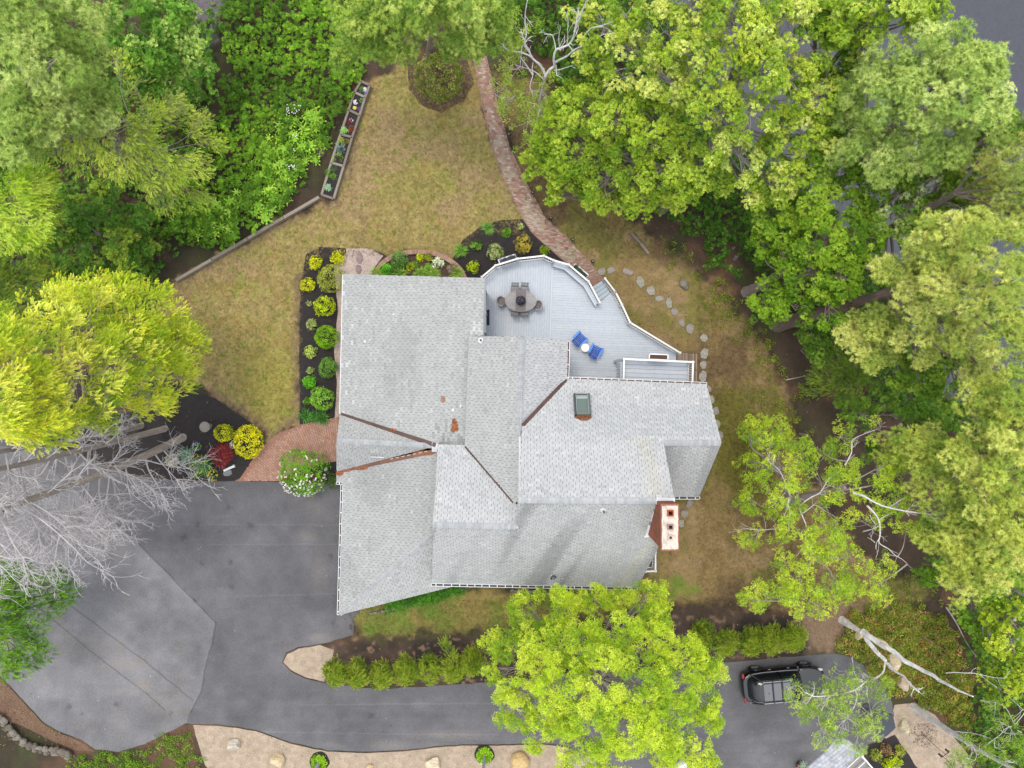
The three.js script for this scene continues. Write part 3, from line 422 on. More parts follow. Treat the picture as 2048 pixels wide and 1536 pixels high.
for (const [key, px, tone, eave] of SPEC) {
  const pl = PL[key], pts = px.map(q => hit(q[0], q[1], pl)), U = V3(pl.down.z, 0, -pl.down.x).normalize(), Vv = pl.n.clone().cross(U).normalize();
  if (Vv.y < 0) { Vv.negate(); U.negate(); }
  const O = pts[0], f = (u, v, w) => O.clone().addScaledVector(U, u).addScaledVector(Vv, v).addScaledVector(pl.n, w);
  const poly = pts.map(q => { const d = q.clone().sub(O); return [d.dot(U), d.dot(Vv)]; });
  slab.prism(poly, f, -0.004, -0.2, S(88, 90, 92), trim, true);
  const us = poly.map(q => q[0]), vs = poly.map(q => q[1]), u0 = Math.min(...us), u1 = Math.max(...us), v0 = Math.min(...vs), v1 = Math.max(...vs);
  const TWd = 0.305, EX = 0.143;
  for (let r = 0, v = v0; v < v1; v += EX, r++) {
    const off = (r % 2 ? 0.5 : 0) * TWd + (hash(r, 5, px.length) - 0.5) * 0.08;
    for (let u = u0 - TWd + off; u < u1; u += TWd) {
      const g = 0.008, rc = [[u + g, v + 0.003], [u + TWd - g, v + 0.003], [u + TWd - g, v + EX - 0.001], [u + g, v + EX - 0.001]], cs = cut(poly, rc);
      if (!cs.length || cs.reduce((a, b) => a + areaOf(b), 0) < 0.002) continue; const c = cs[0];
      const top = (a, b) => 0.012 - 0.008 * (b - v) / EX, w = f(u + TWd / 2, v + EX / 2, 0);
      // weathering: dark algae runs down the slope, a tan run along the east rake, lighter patches where shingles were replaced
      let t = tone * (0.985 + 0.045 * R() + 0.05 * (fbm(w.x * 0.9, w.z * 0.9, 2, 33) - 0.5)), br = 0;
      if (R() < 0.05) t *= 0.94; if (R() < 0.03) t *= 1.05;
      const sx = w.x + (key === 'south' ? 0.42 * (w.z - 5.4) : 0);
      if (key === 'south') { const st = smooth(0.5, 0.72, fbm(sx * 0.9, w.z * 0.09, 3, 17)); t *= 1 - 0.17 * st; const q = Math.abs(w.x + 0.33 * w.z - 9.55); br = 0.55 * smooth(0.45, 0.1, q + 0.25 * (fbm(w.x * 2, w.z * 0.8, 2, 3) - 0.5)) * smooth(6.2, 7.4, w.z); }
      if (key === 'east') t *= 1 - 0.11 * smooth(0.5, 0.7, fbm(sx * 1.3, w.z * 0.2, 3, 27));
      if (key === 'north') br = 0.5 * smooth(0.5, 0.1, Math.abs(w.x - 6.5 - (w.z - 3.6) * 0.18) + 0.5 * (fbm(w.x, w.z, 2, 5) - 0.5)) * smooth(1.6, 3.0, w.z);
      if (key === 'west') { t *= 1 - 0.04 * smooth(0.5, 0.68, fbm(w.x * 0.5, w.z * 0.5, 3, 47)); if (w.x < -8.6 && R() < 0.1) t *= 1.12; if (w.z > -3.3 && w.z < -2.4 && w.x > -2.2 && R() < 0.7) t *= 1.1; if (w.z > 2.2 && w.x > -4.4 && R() < 0.4) t *= 0.88; }
      if (key === 'garage') t *= 1 - 0.06 * smooth(0.5, 0.7, fbm(w.x * 0.4, w.z * 0.4, 3, 57));
      const full = cs.length === 1 && c.length === 4 && Math.abs(areaOf(c) - (TWd - 2 * g) * (EX - 0.004)) < 1e-4;
      if (key === 'north' && full && nSingle < 300 && w.x > 2.2 && w.z > 1.1) { // shingles near the skylight, one by one
        if (!single.g) { const b = new MB(); b.prism([[0, 0], [TWd - 2 * g, 0], [TWd - 2 * g, EX - 0.004], [0, EX - 0.004]], (a, b2, w2) => V3(0, 0, 0).addScaledVector(U, a).addScaledVector(Vv, b2).addScaledVector(pl.n, w2), (a, b2) => 0.012 - 0.008 * b2 / EX, -0.004, new THREE.Color(1, 1, 1)); single.g = b.geo(); }
        const m = mesh('shingle', single.g, pick(shTone), roof); m.position.copy(f(u + g, v + 0.003, 0)); nSingle++; continue;
      }
      const col = S(206 * t + 8 * br, 208 * t + 1 * br, (208 + (key === 'north' || key === 'middle' || key === 'gableEast' ? 3 : 0)) * t - 17 * br); for (const q of cs) rest.prism(q, f, top, -0.004, col);
    }
  }
}
mesh('roof_deck', slab.geo(), vmat(0.9), roof);
function ridge(a, b, tone = 1) { const d = b.clone().sub(a), L = d.length(); d.normalize(); const s = V3(-d.z, 0, d.x).normalize(); for (let t = 0; t < L; t += 0.143) { const tv = tone * (0.95 + 0.1 * R()), c = S(204 * tv, 208 * tv, 213 * tv), e = Math.min(L, t + 0.2), p = a.clone().addScaledVector(d, t), q = a.clone().addScaledVector(d, e); p.y += 0.03; q.y += 0.022; const o = k => s.clone().multiplyScalar(0.14 * k).add(V3(0, -0.085, 0)); caps.quad(p.clone().add(o(-1)), q.clone().add(o(-1)), q, p, c); caps.quad(p, q, q.clone().add(o(1)), p.clone().add(o(1)), c); } }
ridge(hit(1037, 1001, PL.north), hit(1349, 1003, PL.north), 1.02); ridge(hit(1328, 886, PL.north), hit(1442, 886, PL.north)); ridge(hit(868, 1050, PL.middle), hit(1030, 1054, PL.middle)); ridge(hit(1045, 673, PL.gableWest), hit(1038, 858, PL.gableWest), 0.97);
ridge(hit(674, 881, PL.entryNorth), hit(872, 892, PL.entryNorth), 0.99); ridge(hit(869, 1066, PL.garage), hit(679, 1229, PL.garage), 0.97);
tag(mesh('shingles', rest.geo(), shMat, roof), null, null, null, 'stuff'); tag(mesh('ridge_caps', caps.geo(), shMat, roof), null, null, null, 'stuff');
// valley flashings
const valley = (a, b, w, col, lab) => { const mb = new MB(), up = V3(0, 0.035, 0), p = a.clone().add(up), q = b.clone().add(up), d = q.clone().sub(p), n = 9; for (let i = 0; i < n; i++) { const c = col.clone().multiplyScalar(0.75 + 0.5 * R()); mb.beam(p.clone().addScaledVector(d, i / n), p.clone().addScaledVector(d, (i + 0.995) / n), w, 0.02, c); mb.beam(p.clone().addScaledVector(d, i / n).add(V3(0, 0.014, 0)), p.clone().addScaledVector(d, (i + 0.995) / n).add(V3(0, 0.014, 0)), w * 0.16, 0.02, c.clone().multiplyScalar(1.3)); } mb.build('valley_flashing', vmat(0.6), roof, lab); };
const rust = S(86, 58, 53);
valley(hit(1133, 759, PL.north), hit(1046, 851, PL.north), 0.2, rust); valley(hit(931, 892, PL.middle), hit(1027, 1004, PL.middle), 0.2, rust);
valley(hit(682, 829, PL.west), hit(871, 890, PL.west), 0.22, rust); valley(hit(675, 942, PL.garage), hit(871, 902, PL.garage), 0.22, S(120, 78, 60), 'rust brown valley flashing littered with needles');
{ const m = new MB(); for (let k = 0; k < 7; k++) { const p = lerp(0.55, 0.95, k / 7), a = hit(675, 940, PL.garage), b = hit(871, 899, PL.garage); m.beam(a.clone().lerp(b, p).add(V3(0, 0.075, 0)), a.clone().lerp(b, p + 0.03).add(V3(0, 0.075, 0)), 0.06, 0.012, S(186, 172, 156)); } m.build('paint_flakes', vmat(0.9), roof); }
{ const m = new MB(), c = hit(874, 893, PL.middle); m.box(V3(c.x - 0.1, 4.32, c.z + 0.1), 0.5, 0.06, 0.5, S(206, 210, 214)); m.box(V3(c.x - 0.02, 4.5, c.z + 0.02), 0.12, 0.5, 0.3, S(214, 218, 222)); m.build('flashing', vmat(0.5), roof); }
// ridge flashing by the chimney and small white patches
{ const m = new MB(); for (let k = 0; k < 16; k++) { const a = hit(lerp(1315, 1293, k / 15), lerp(1012, 1072, k / 15), PL.south); m.box(a.add(V3(0, 0.05, 0)), 0.16 + 0.1 * R(), 0.05, 0.09, S(...(R() < 0.7 ? [236, 240, 244] : [130, 140, 150])), 0.3 * R()); } m.beam(hit(1312, 1001, PL.south).add(V3(0, .06, 0)), hit(1349, 1003, PL.south).add(V3(0, .06, 0)), 0.34, 0.03, S(228, 232, 240)); m.build('chimney_flashing', vmat(0.4), roof); }
{ const m = new MB(); for (const [x, y, w, d] of [[730, 683, 4, 3.5], [740, 680, 2, 2], [787, 629, 3, 3], [906, 820, 4, 5], [921, 812, 3, 5]]) m.box(hit(x, y, PL.west).add(V3(0, 0.02, 0)), M(w, 3.5), 0.02, M(d, 3.5), S(236, 236, 234)); m.beam(hit(746, 912, PL.garage).add(V3(0, .5, 0)), hit(772, 913, PL.garage).add(V3(0, .5, 0)), 0.03, 0.02, S(240, 242, 244)); m.build('patch', vmat(0.7), roof, 'small white scraps on the shingles'); }
// gutters: a trough, white hangers across, brown needles inside
const whiteM = mat(S(240, 243, 246), 0.5), debrisM = mat(S(122, 84, 76), 1, { map: grainTex }), grimeM = mat(S(84, 78, 76), 1, { map: grainTex });
function gutter(a, b, step, w = 0.13, inside = debrisM) {
  const d = b.clone().sub(a), L = d.length(); d.normalize(); const s = V3(-d.z, 0, d.x).normalize(), mb = new MB(), wc = S(240, 243, 246), o = k => s.clone().multiplyScalar(k);
  for (const k of [-1, 1]) mb.beam(a.clone().add(o(k * w / 2)), b.clone().add(o(k * w / 2)), 0.028, 0.11, wc);
  mb.beam(a.clone().add(V3(0, -0.06, 0)), b.clone().add(V3(0, -0.06, 0)), w, 0.012, wc);
  const g = mb.build('gutter', vmat(0.45), house);
  const fill = new MB(); fill.beam(a.clone().add(V3(0, 0.01, 0)), b.clone().add(V3(0, 0.01, 0)), w - 0.03, 0.05, new THREE.Color(1, 1, 1)); fill.build('gutter_debris', inside, g);
  for (let t = step * 0.6; t < L; t += step * (0.9 + 0.2 * R())) { const h = new MB(); h.beam(a.clone().addScaledVector(d, t).add(o(-w * 0.55)).add(V3(0, 0.05, 0)), a.clone().addScaledVector(d, t).add(o(w * 0.55)).add(V3(0, 0.05, 0)), 0.045, 0.02, wc); h.build('hanger', whiteM, g); }
  for (const e of [a, b]) { const h = new MB(); h.beam(e.clone().add(o(-w * 0.55)), e.clone().add(o(w * 0.55)), 0.03, 0.11, wc); h.build('end_cap', whiteM, g); }
}
gutter(P(1137, 683, 5.3), P(1135, 757, 5.3), 0.75, 0.12); gutter(P(1135, 757, 5.3), P(1413, 768, 5.3), 0.42, 0.16); gutter(P(863, 1169, 3.1), P(1275, 1177, 3.1), 0.42, 0.14, grimeM); gutter(P(684, 968, 2.8), P(676.5, 1229, 2.8), 0.6, 0.1, grimeM); gutter(P(673, 966, 2.8), P(690, 967, 2.8), 0.3, 0.12, grimeM); { const m = new MB(); m.beam(P(685.5, 549, 2.86), P(679.5, 827, 2.86), 0.035, 0.08, S(240, 243, 246)); m.build('drip_edge', vmat(0.5), house); } gutter(P(1349, 995.5, 3.8), P(1399, 995.5, 3.8), 0.42, 0.14, grimeM);
// walls
const sidingTex = dataTex(8, 64, (i, j, o) => { const g = (j % 16) < 2 ? 150 : 250; o[0] = o[1] = o[2] = g; }); sidingTex.repeat.set(1, 1.7);
const wallM = mat(S(226, 228, 230), 0.8, { map: sidingTex });
function wall(pts, t = 0.14, name = 'wall', m = wallM) { // a vertical wall: [x, z, y] outline
  const a = V3(pts[0][0], 0, pts[0][1]); let far = pts[1]; for (const q of pts) if (Math.hypot(q[0] - a.x, q[1] - a.z) > Math.hypot(far[0] - a.x, far[1] - a.z)) far = q;
  const d = V3(far[0] - a.x, 0, far[1] - a.z).normalize(), n = V3(-d.z, 0, d.x), mb = new MB();
  mb.prism(pts.map(q => [(q[0] - a.x) * d.x + (q[1] - a.z) * d.z, q[2]]), (u, v, w) => a.clone().addScaledVector(d, u).addScaledVector(n, w).add(V3(0, v, 0)), t / 2, -t / 2, new THREE.Color(1, 1, 1), undefined, true);
  return mb.build(name, m, house);
}
const rect = (x0, z0, x1, z1, y0, y1, y2 = y1) => [[x0, z0, y0], [x1, z1, y0], [x1, z1, y2], [x0, z0, y1]];
wall(rect(-9.0, -5.6, -9.0, 1.8, 0, 2.7)); wall(rect(-9.05, 4.9, -9.1, 12.1, 0, 2.7)); wall(rect(-9.0, -5.65, -1.6, -5.3, 0, 2.7, 4.5)); wall(rect(-1.62, -5.3, -1.62, -2.4, 0.2, 4.45));
wall([[-2.2, -2.35, 0.2], [2.75, -2.2, 0.2], [2.75, -2.2, 5.1], [0.4, -2.27, 6.5], [-2.2, -2.35, 4.95]]); wall(rect(2.62, -2.2, 2.55, 0.15, 0.2, 5.1));
wall(rect(2.7, 0.3, 9.75, 0.45, 0.1, 5.2)); wall([[9.8, 0.4, 0], [9.8, 5.85, 0], [9.8, 5.85, 3.75], [9.8, 2.9, 7.0], [9.8, 0.4, 5.2]]); wall(rect(7.0, 5.85, 9.8, 5.85, 0, 3.75));
wall([[7.0, 3.0, 0], [6.75, 10.6, 0], [6.75, 10.6, 3.2], [7.0, 5.4, 8.6], [7.0, 3.0, 6.9]]); wall(rect(-3.9, 10.7, 6.7, 10.7, 0, 3.2)); wall(rect(-9.2, 12.1, -2.9, 10.75, 0, 2.7, 2.75));
wall([[0.4, 2.2, 6.3], [0.33, 6.85, 6.3], [0.33, 6.85, 7.3], [0.36, 5.4, 8.8], [0.4, 2.2, 6.7]], 0.1, 'wall', whiteM); wall([[-3.75, 3.3, 2.7], [-3.9, 10.6, 2.7], [-3.9, 10.6, 3.2], [-3.85, 6.85, 7.2], [-3.75, 3.3, 4.8]]);
wall(rect(-2.1, -2.3, -2.2, 3.3, 4.2, 5.05)); wall(rect(-9.0, 1.9, -9.0, 4.8, 0, 2.8));
// white trim boards of the patio doors under the west roof edge
function doorSet(z0, z1) { const m = mesh('door', new THREE.BoxGeometry(0.07, 2.05, z1 - z0), mat(S(70, 76, 84), 0.15), house); m.position.set(-1.53, 1.95, (z0 + z1) / 2); const b = new MB(); for (const z of [z0, z1]) b.box(V3(0.05, 0, z - (z0 + z1) / 2), 0.08, 2.15, 0.1, trim); b.box(V3(0.05, 1.08, 0), 0.1, 0.14, z1 - z0 + 0.3, trim); b.build('door_frame', vmat(0.5), m); }
doorSet(-5.25, -4.3); doorSet(-4.0, -2.95);
// skylight
{
  const c = hit(1164, 811, PL.north), n = PL.north.n, d = V3(0, 0, 1).sub(n.clone().multiplyScalar(n.z)).normalize(), s = d.clone().cross(n).normalize().negate();
  const sk = new THREE.Group(); sk.name = 'skylight'; house.add(sk); const q = new THREE.Matrix4().makeBasis(s.clone().negate(), n, d); if (q.determinant() < 0) q.makeBasis(s, n, d); q.setPosition(c.clone().addScaledVector(n, 0.02)); sk.applyMatrix4(q);
  const fr = S(96, 104, 104), dk = S(66, 72, 74), lt = S(168, 176, 176), mb = new MB();
  for (const k of [-1, 1]) { mb.box(V3(k * 0.36, 0.1, 0.02), 0.1, 0.2, 1.24, k < 0 ? dk : fr); mb.box(V3(k * 0.295, 0.11, 0), 0.025, 0.2, 1.06, lt); }
  mb.box(V3(0, 0.1, 0.58), 0.62, 0.2, 0.12, S(120, 122, 112)); mb.box(V3(0, 0.1, -0.55), 0.62, 0.18, 0.05, fr); mb.box(V3(0, 0.1, -0.47), 0.6, 0.16, 0.04, lt); mb.box(V3(0, 0.02, 0), 0.62, 0.04, 1.1, S(40, 46, 46));
  mb.build('frame', vmat(0.4), sk); const gl = mesh('pane', new THREE.BoxGeometry(0.56, 0.02, 0.86), mat(S(104, 122, 116), 0.12), sk); gl.position.set(0, 0.12, 0.08);
  const bl = mesh('blind', new THREE.BoxGeometry(0.56, 0.02, 0.14), mat(S(168, 184, 182), 0.3), sk); bl.position.set(0, 0.13, -0.38);
}
// vent pipes
function vent(px, py, pl, elbow) { const c = hit(px, py, pl), g = new THREE.Group(); g.name = 'vent_pipe'; house.add(g); g.position.copy(c); const fl = mesh('flange', new THREE.CylinderGeometry(0.11, 0.16, 0.06, 14), whiteM, g); fl.position.y = 0.05; fl.rotation.x = pl === PL.south ? 0.75 : 0; const p = new THREE.CylinderGeometry(0.055, 0.055, 0.4, 14, 1, true); const t = mesh('pipe', p, mat(S(230, 232, 234), 0.6), g); t.position.y = 0.22; if (elbow) { const e = mesh('elbow', new THREE.TorusGeometry(0.12, 0.045, 8, 14, Math.PI * 1.2), mat(S(60, 60, 64), 0.6), g); e.rotation.x = -Math.PI / 2; e.position.set(0, 0.33, 0); } }
vent(1206, 1021, PL.south, false); vent(1106, 1153, PL.south, true); vent(962, 681, PL.gableWest, false);
// chimney: brick shaft, mortar crown with ragged brick rim and three flues
{
  const ch = new THREE.Group(); ch.name = 'chimney'; house.add(ch);
  const x0 = 6.71, x1 = 7.47, z0 = 5.42, z1 = 7.45, top = 10.05, cols = [S(170, 100, 74), S(158, 90, 66), S(182, 114, 86), S(148, 86, 66)];
  const cx = (x0 + x1) / 2, cz = (z0 + z1) / 2, FL = [[z0 + 0.36, 0.3, S(176, 84, 54)], [z0 + 0.98, 0.28, S(170, 140, 132)], [z0 + 1.45, 0.24, S(220, 196, 184)]];
  const ring = (pts, y0, h) => { const sp = new THREE.Shape(pts.map(q => new THREE.Vector2(q[0], -q[1]))); for (const [z, s] of FL) { const r = s / 2 - 0.01, hole = new THREE.Path([[-r, -r], [r, -r], [r, r], [-r, r]].map(q => new THREE.Vector2(cx + q[0], -(z + q[1])))); sp.holes.push(hole); } const g = new THREE.ExtrudeGeometry(sp, { depth: h, bevelEnabled: false }); g.rotateX(-Math.PI / 2); g.translate(0, y0, 0); return g; }; // a slab pierced by the three flues
  const low0 = mesh('mortar', new THREE.BoxGeometry(x1 - x0 - 0.04, top - 1.6, z1 - z0 - 0.04), mat(S(150, 124, 110), 1), ch); low0.position.set(cx, (top - 1.6) / 2, cz);
  mesh('mortar', ring([[x0 + .02, z0 + .02], [x1 - .02, z0 + .02], [x1 - .02, z1 - .02], [x0 + .02, z1 - .02]], top - 1.6, 1.6), mat(S(150, 124, 110), 1), ch);
  const bm = cols.map(c => mat(c, 0.95, { map: grainTex })), bl = 0.2, bh = 0.0567, low = new MB(); let n = 0; const ga = new THREE.BoxGeometry(0.03, bh, bl), gb = new THREE.BoxGeometry(bl, bh, 0.03);
  for (let y = top - 0.04, k = 0; y > 0.05; y -= 0.068, k++) {
    for (let z = z0 + 0.11 + (k % 2 ? 0.105 : 0); z < z1 - 0.05; z += 0.21) for (const x of [x0, x1]) { if (x === x0 && y > 6.4 && n < 270 && y < 9.2 - 1.0 * (z - 5.4) + 3.2) { const m = mesh('brick', ga, pick(bm), ch); m.position.set(x, y, z); n++; } else low.box(V3(x, y, z), 0.03, bh, bl, pick(cols)); }
    for (let x = x0 + 0.12 + (k % 2 ? 0.105 : 0); x < x1 - 0.05; x += 0.21) for (const z of [z0, z1]) { if (z === z0 && y > 9.0 && n < 296) { const m = mesh('brick', gb, pick(bm), ch); m.position.set(x, y, z); n++; } else low.box(V3(x, y, z), bl, bh, 0.03, pick(cols)); }
  }
  tag(low.build('bricks', vmat(0.95), ch), null, null, null, 'stuff');
  R = rng(55); const hx = (x1 - x0) / 2 + 0.03, hz = (z1 - z0) / 2 + 0.04; mesh('brick_rim', ring([[cx - hx, cz - hz], [cx + hx, cz - hz], [cx + hx, cz + hz], [cx - hx, cz + hz]], top + 0.002, 0.068), mat(S(186, 120, 98), 0.95, { map: grainTex }), ch);
  const out = []; const N = 64; for (let i = 0; i < N; i++) { const t = i / N * 4, e = Math.floor(t), u = t - e, a = (x1 - x0) / 2 - 0.02, b = (z1 - z0) / 2 - 0.04, j = 0.035 * (R() - 0.5); const q = e === 0 ? [lerp(-a, a, u), -b + j] : e === 1 ? [a + j, lerp(-b, b, u)] : e === 2 ? [lerp(a, -a, u), b + j] : [-a + j, lerp(b, -b, u)]; out.push([cx + q[0], cz + q[1]]); }
  mesh('crown', ring(out, top + 0.072, 0.05), mat(S(246, 240, 232), 0.95, { map: tileTex(128, 0.8, (i, j, o) => { const g = 232 - (hash(i >> 1, j >> 1, 3) > 0.93 ? 46 : 0) - (fbm(i / 16, j / 16, 3, 6, 8) > 0.62 ? 26 : 0); o[0] = g + 8; o[1] = g; o[2] = g - 6; }) }), ch);
  for (const [z, s, c] of FL) {
    const fl = new MB(), y = top - 0.5; for (const k of [-1, 1]) { fl.box(V3(cx + k * (s / 2 - 0.035), y, z), 0.045, 1.48, s - 0.026, c); fl.box(V3(cx, y, z + k * (s / 2 - 0.035)), s - 0.116, 1.48, 0.045, c); }
    fl.build('flue', vmat(0.9), ch);
  }
}
// grey flashing box and white balcony rail south of the chimney
{ const m = new MB(); m.box(V3(7.52, 3.1, 8.6), 0.9, 0.06, 0.4, S(188, 196, 204)); m.box(V3(7.85, 3.14, 8.35), 0.24, 0.06, 0.5, S(196, 202, 208)); m.box(V3(7.4, 1.5, 8.6), 0.7, 3.1, 0.3, S(200, 204, 208)); m.build('bulkhead', vmat(0.7), house); }
// fallen needles lying on the roof
const litterG = (() => { const m = new MB(); m.tri(V3(-0.05, 0, -0.008), V3(0.05, 0.004, -0.01), V3(0.0, 0.0, 0.014), new THREE.Color(1, 1, 1)); m.tri(V3(-0.01, 0.01, -0.05), V3(0.012, 0, 0.05), V3(0.025, 0.012, 0), new THREE.Color(1, 1, 1)); return m.geo(); })();
function litter(label, list, pl, n, cols) { // [px, py, rx, ry]
  const im = new THREE.InstancedMesh(litterG, mat(0xffffff, 1), n), m4 = new THREE.Matrix4(), e = new THREE.Euler(); im.name = numbered('leaf_debris');
  for (let i = 0; i < n; i++) { const [x, y, rx, ry] = pick(list), a = R() * 6.28, r = Math.sqrt(R()), c = hit(x + Math.cos(a) * r * rx, y + Math.sin(a) * r * ry, pl); c.y += 0.02 + 0.05 * R() * (1 - r); m4.makeRotationFromEuler(e.set(rr(-0.4, 0.4), R() * 6.28, rr(-0.4, 0.4))).setPosition(c); im.setMatrixAt(i, m4); im.setColorAt(i, S(...pick(cols))); }
  tag(im, label, 'leaf litter', null, 'stuff'); scene.add(im);
}
R = rng(77); const rustC = [[176, 104, 62], [196, 124, 78], [150, 84, 50], [128, 70, 44], [206, 142, 96]];
litter('rusty patch of needles on the low roof by the gable', [[910, 850, 6, 11], [912, 856, 5, 6], [908, 842, 3, 5], [906, 860, 3, 4]], PL.west, 440, rustC); litter('small rusty smear of needles on the west roof', [[886, 799, 4, 6]], PL.west, 120, [[196, 150, 116], [180, 130, 100]]);
litter('pile of brown needles against the lower edge of the skylight', [[1166, 834.5, 17, 3.2], [1168, 837, 11, 3.5]], PL.north, 800, [[156, 96, 60], [130, 74, 46], [96, 60, 42], [186, 130, 86]]);
litter('rusty needles gathered along the lower entry roof valley', [[690, 938, 15, 5], [715, 934, 22, 6], [680, 945, 7, 6], [848, 906, 22, 4]], PL.garage, 1700, rustC);
litter('little clump of rusty needles in the entry roof valley', [[785, 862, 8, 5]], PL.west, 220, rustC);
// ---------- deck ----------
const DH = 0.9, RH = 1.95;
const deck = thing('deck', 'pale blue grey boarded deck with white railing and built in bench', 'deck', V3(0, 0, 0));
const deckC = [[212, 221, 234], [214, 223, 236], [217, 225, 237], [213, 222, 235], [219, 226, 238]].map(c => mat(S(...c), 0.6, { map: tileTex(64, 0.8, (i, j, o) => { o[0] = o[1] = o[2] = 244 + 18 * (fbm(i / 8, j / 8, 2, c[0], 8) - 0.5); }) }));
const cutHalf = (poly, q) => clip(poly, areaSign(q) > 0 ? q : q.slice().reverse());
const railTop = [[963.7, 554], [991, 531], [1035, 517.5], [1087.7, 511.6], [1106.5, 520.4], [1137.5, 529.3], [1177.3, 563], [1199.4, 604.6]].map(q => P(q[0], q[1], RH));
const railTop2 = [[1231, 584], [1244, 609.5], [1260.3, 645], [1360, 705.4]].map(q => P(q[0], q[1], RH));
const stairR = P(1210, 557, 1.15);
{
  const xz = v => [v.x, v.z];
  const poly = [xz(P(962, 556, DH)), ...railTop.map(xz), xz(P(1221.6, 586, DH)), ...railTop2.map(xz), xz(P(1352, 706, DH)), xz(P(1352, 790, DH)), xz(P(1120, 790, DH)), xz(P(1120, 700, DH)), xz(P(960, 690, DH))];
  const seam = [xz(P(1105.5, 500, DH)), xz(P(1096, 800, DH))], sd = [seam[1][0] - seam[0][0], seam[1][1] - seam[0][1]], sl = Math.hypot(...sd), d = [sd[0] / sl, sd[1] / sl], nrm = [-d[1], d[0]];
  const lay = (poly, o, a, b, u0, u1, v0, v1) => { // boards along a, stacked along b
    for (let v = v0; v < v1; v += 0.1475) { const q = (u, w) => [o[0] + a[0] * u + b[0] * w, o[1] + a[1] * u + b[1] * w]; let rc = [q(u0, v + 0.004), q(u1, v + 0.004), q(u1, v + 0.1435), q(u0, v + 0.1435)]; let A = 0; for (let i = 0; i < 4; i++) A += rc[i][0] * rc[(i + 1) % 4][1] - rc[(i + 1) % 4][0] * rc[i][1]; if (A < 0) rc.reverse(); const cs = cut(poly, rc); if (!cs.length || cs.reduce((p, q) => p + areaOf(q), 0) < 0.01) continue; const m = new MB(); for (const c of cs) m.prism(c, (x, z, w) => V3(x, w, z), DH, DH - 0.03, new THREE.Color(1, 1, 1)); m.build('board', pick(deckC), deck); }
  };
    lay(poly, seam[0], d, nrm, 0, sl, 0.06, 4.7); // boards running down the picture, west of the seam
  const [eb, fb] = axis(2.4); const half = [[seam[0][0] + 0.06, seam[0][1]], [14, seam[0][1] - 2], [14, 6], [seam[1][0] + 0.06, seam[1][1]]];
  lay(cutHalf(poly, half), [seam[0][0] + 0.02, seam[0][1]], [eb.x, eb.z], [fb.x, fb.z], -0.6, 9, 0.1, 8.8);
  const under = new MB(); under.prism(poly, (x, z, w) => V3(x, w, z), DH - 0.035, DH - 0.2, S(140, 150, 164), S(206, 214, 222), true); under.build('joists', vmat(0.9), deck);
  const edge = new MB(); edge.beam(V3(...(v => [v.x, DH + 0.002, v.z])(P(1104.7, 527, DH))), V3(seam[1][0], DH + 0.002, seam[1][1]), 0.1, 0.02, S(214, 222, 232)); edge.build('seam_board', vmat(0.6), deck);
}
const balG = new RoundedBoxGeometry(0.036, 0.86, 0.036, 1, 0.006), postG = new RoundedBoxGeometry(0.1, 1.12, 0.1, 1, 0.012), capG = new THREE.ConeGeometry(0.085, 0.06, 4); capG.rotateY(Math.PI / 4);
const railM = mat(S(246, 248, 250), 0.5);
function railing(parent, pts, sp = 0.145, h = 1.0, drop = 0) { // pts: top line of the rail
  const r = new THREE.Group(); r.name = 'railing'; parent.add(r); const top = new MB(), low = new MB();
  for (let i = 0; i + 1 < pts.length; i++) {
    const a = pts[i], b = pts[i + 1], L = a.distanceTo(b); top.beam(a, b, 0.09, 0.04, S(250, 252, 253)); low.beam(a.clone().add(V3(0, -h + 0.1, 0)), b.clone().add(V3(0, -h + 0.1, 0)), 0.05, 0.04, S(240, 243, 246)); top.beam(a.clone().add(V3(0, -0.07, 0)), b.clone().add(V3(0, -0.07, 0)), 0.04, 0.05, S(244, 246, 248));
    const n = Math.max(1, Math.round(L / sp)); for (let k = 1; k < n; k++) { const m = mesh('baluster', balG, railM, r); m.position.copy(a.clone().lerp(b, k / n)).add(V3(0, -h / 2 + 0.02, 0)); m.scale.y = (h - 0.1) / 0.86; }
  }
  for (const p of pts) { const m = mesh('post', postG, railM, r); m.position.copy(p).add(V3(0, -0.5, 0)); const c = mesh('post_cap', capG, railM, r); c.position.copy(p).add(V3(0, 0.09, 0)); }
  mesh('rail', top.geo(), vmat(0.5), r); mesh('bottom_rail', low.geo(), vmat(0.5), r);
}
railing(deck, railTop); railing(deck, railTop2); railing(deck, [stairR, railTop2[0]]);
{ // steps down to the brick path
  const a = P(1199.4, 604, DH), b = P(1221.6, 587, DH), c = P(1185, 574, 0.15), e = P(1206, 561, 0.15);
  for (let k = 0; k < 4; k++) { const t0 = k / 4, t1 = (k + 1) / 4 + 0.015, h = DH - 0.18 * (k + 1), q = (s, t, u) => { const p = s.clone().lerp(t, u); return [p.x, p.z]; }; const m = new MB(); m.prism([q(a, c, t0), q(b, e, t0), q(b, e, t1), q(a, c, t1)], (x, z, w) => V3(x, w, z), h, h - 0.04, S(196, 210, 222), S(140, 154, 170)); m.prism([q(a, c, t0), q(b, e, t0), q(b, e, t0 + 0.06), q(a, c, t0 + 0.06)], (x, z, w) => V3(x, w, z), h + 0.14, h, S(150, 164, 180)); m.build('stair_tread', vmat(0.7), deck); }
}
